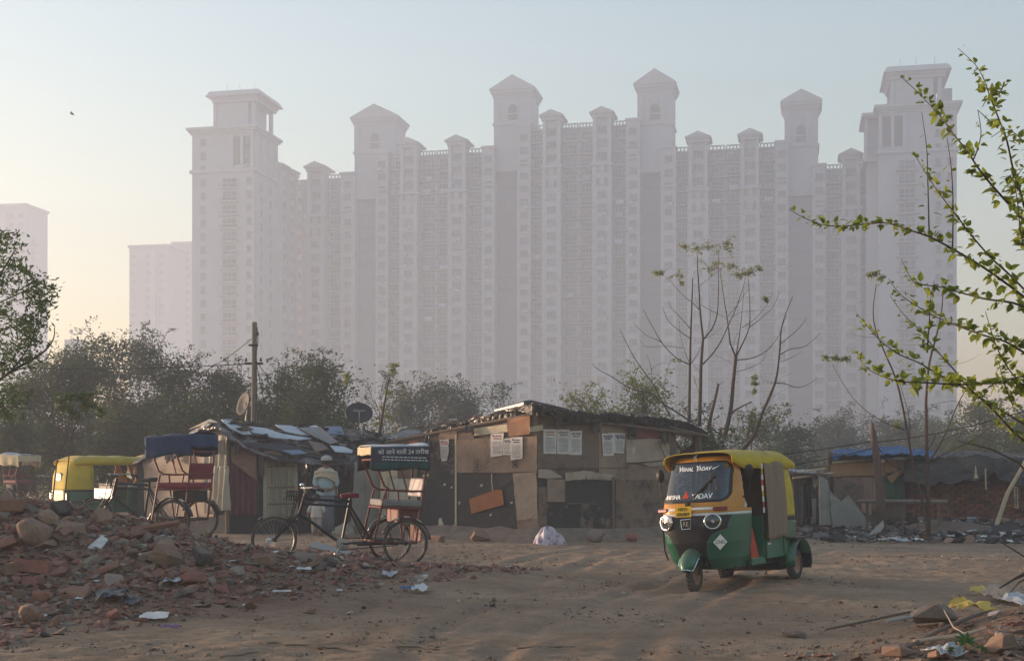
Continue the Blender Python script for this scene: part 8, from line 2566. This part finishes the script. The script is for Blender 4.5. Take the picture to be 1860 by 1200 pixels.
def leaf_mesh(k):
    r = random.Random(k)
    out = [(0, 0), (0.20, 0.10), (0.34, 0.34), (0.30, 0.62), (0.16, 0.84), (0.0, 1.06), (-0.15, 0.84), (-0.28, 0.60), (-0.33, 0.32), (-0.18, 0.10)]
    cup = r.uniform(0.15, 0.5); bend = r.uniform(0.1, 0.5)
    vs = [(x * r.uniform(.9, 1.1), y, abs(x) * cup - bend * y * y * 0.5) for x, y in out] + [(0, 0.35, -bend * 0.06), (0, 0.7, -bend * 0.24)]
    fs = [(0, 1, 10), (1, 2, 10), (2, 3, 11, 10), (3, 4, 11), (4, 5, 11), (5, 6, 11), (6, 7, 11), (7, 8, 10, 11), (8, 9, 10), (9, 0, 10)]
    b = MB(); b.add(vs, fs)
    return b.mesh('leaf', ML_fresh, True)


LEAVES = [leaf_mesh(k) for k in range(5)]
rnd = random.Random(31)
budget = 300
extra = [[], []]
for bi, (pts, dens, d) in enumerate(BR):
    w_ = []
    for i, p in enumerate(pts):
        dist = FD if p[0] > 2000 else d + 0.25 * math.sin(i * 0.7 + bi)
        w_.append(P(p[0], p[1], dist) - FB)
    sm = []
    for i in range(len(w_) - 1):
        a = w_[max(0, i - 1)]; b_ = w_[i]; c = w_[i + 1]; e = w_[min(len(w_) - 1, i + 2)]
        for t in (0, 0.25, 0.5, 0.75): sm.append(0.5 * ((2 * b_) + (-a + c) * t + (2 * a - 5 * b_ + 4 * c - e) * t * t + (-a + 3 * b_ - 3 * c + e) * t ** 3))
    sm.append(w_[-1])
    k = len(sm)
    r1 = 0.0105 if len(pts) > 7 else 0.006
    br = MB().tube(sm, [0.002 + (r1 - 0.002) * (i / (k - 1)) ** 1.2 for i in range(k)], 6).build('branch', M_barkr if bi in (8, 10) else M_bark, ft, smooth=True)
    # leaves on short side shoots
    s_acc = 0.0
    for i in range(k - 1):
        seg = sm[i + 1] - sm[i]; ln = seg.length
        wx = (sm[i] + FB); px = 930 + wx.x / wx.y * F
        if px > 1990: break
        m = ln * 46 * dens * (0.45 if i < 3 else 1.0)
        cnt = int(m) + (1 if rnd.random() < m - int(m) else 0)
        for _ in range(cnt):
            pos = sm[i].lerp(sm[i + 1], rnd.random())
            t = i / k
            size = rnd.uniform(0.026, 0.064) * (0.6 + 0.6 * min(1, i / 10))
            nl = rnd.choice((1, 1, 2, 3))
            out = Vector((rnd.gauss(0, 1), rnd.gauss(0, 1), rnd.gauss(0.35, 0.8))).normalized()
            pos = pos + out * rnd.uniform(0.005, 0.04)
            for _l in range(nl):
                dirv = (out + Vector((rnd.gauss(0, .6), rnd.gauss(0, .6), rnd.gauss(-0.1, .5))) + seg.normalized() * -0.4).normalized()
                up = Vector((rnd.gauss(0, .5), rnd.gauss(0, .5), 1))
                xx = dirv.cross(up).normalized(); zz = xx.cross(dirv)
                M = Matrix(((xx.x, dirv.x, zz.x, pos.x), (xx.y, dirv.y, zz.y, pos.y), (xx.z, dirv.z, zz.z, pos.z), (0, 0, 0, 1))) @ Matrix.Scale(size, 4)
                extra[0].append((px < 1858 and size > 0.038, M, br))
big = [e for e in extra[0] if e[0]]
rnd.shuffle(big)
chosen = set(id(e) for e in big[:budget])
V_ = []; F_ = []; base = 0
for e in extra[0]:
    if id(e) in chosen:
        o = link('leaf', rnd.choice(LEAVES), e[2]); o.matrix_local = e[1]
    else:
        me = LEAVES[rnd.randrange(5)]
        for v in me.vertices: V_.append(tuple(e[1] @ v.co))
        for p in me.polygons: F_.append(tuple(i + base for i in p.vertices))
        base += len(me.vertices)
me = bpy.data.meshes.new('foliage'); me.from_pydata(V_, [], F_); me.materials.append(ML_fresh); me.polygons.foreach_set('use_smooth', [True] * len(me.polygons)); me.update()
o = link('foliage', me, ft); o['kind'] = 'stuff'

# bare twigs at the lower right
for k, (pts, r0, lab) in enumerate((([(1900, 1020), (1860, 1042), (1840, 1052), (1815, 1068)], 0.018, 'dark bent twig reaching from the right edge over the bank'), ([(1900, 1055), (1865, 1050), (1850, 1058), (1835, 1075)], 0.010, 'small forked twig at the right edge above the yellow wrapper'), ([(1900, 1040), (1860, 1010), (1820, 985), (1812, 975)], 0.008, 'thin dry twig in front of the ash mound'), ([(1900, 900), (1850, 840), (1800, 815), (1740, 800)], 0.010, 'long dry twig crossing the brick hut tarpaulin'))):
    d = 11.0
    w_ = [P(x, y, d) for x, y in pts]
    w_.insert(0, Vector((w_[0].x + 0.5, d, w_[0].z - 0.3)))
    tag(MB().tube(w_, [r0, r0, r0 * .9, r0 * .6, r0 * .4][:len(w_)], 6).build('dry_twig', M_bark), lab, 'twig')

# castor seedling at the bottom edge
q = hit(1748, 1196)
cp = thing('castor_seedling', 'young castor plant with star shaped green leaf at the bottom right', 'plant', q)
MB().tube([(0, 0, -0.05), (0.01, 0, 0.06), (0.02, -0.02, 0.12)], 0.006, 6).build('stem', ML_fresh, cp)
def star(c, size, yaw, tilt, nm):
    b = MB(); n = 8; vs = [(0, 0, 0)]; fs = []
    for i in range(n):
        a = yaw + (i - 3.5) / n * 5.2
        L_ = size * (1.0 - 0.35 * abs(i - 3.5) / 3.5)
        for (t, w_) in ((0.30, -0.10), (0.55, -0.13), (1.0, 0.0), (0.55, 0.13), (0.30, 0.10)):
            vs.append((math.cos(a) * L_ * t - math.sin(a) * size * w_, math.sin(a) * L_ * t + math.cos(a) * size * w_, 0.02 - 0.10 * size * t * t))
        k = 1 + 5 * i
        fs.append((0, k, k + 1, k + 2, k + 3, k + 4))
    b.add(vs, fs)
    o = b.build(nm, leaf_mat('castor_green', (0.045, 0.12, 0.02), (0.03, 0.08, 0.015), 0.3), cp, loc=c, rot=tilt)
star((0.02, -0.02, 0.13), 0.13, R(90), (R(38), R(5), 0), 'leaf'); star((0.14, -0.02, 0.07), 0.10, R(40), (R(30), R(10), 0.4), 'leaf'); star((-0.08, 0.02, 0.06), 0.06, R(150), (R(30), 0, 0), 'leaf')
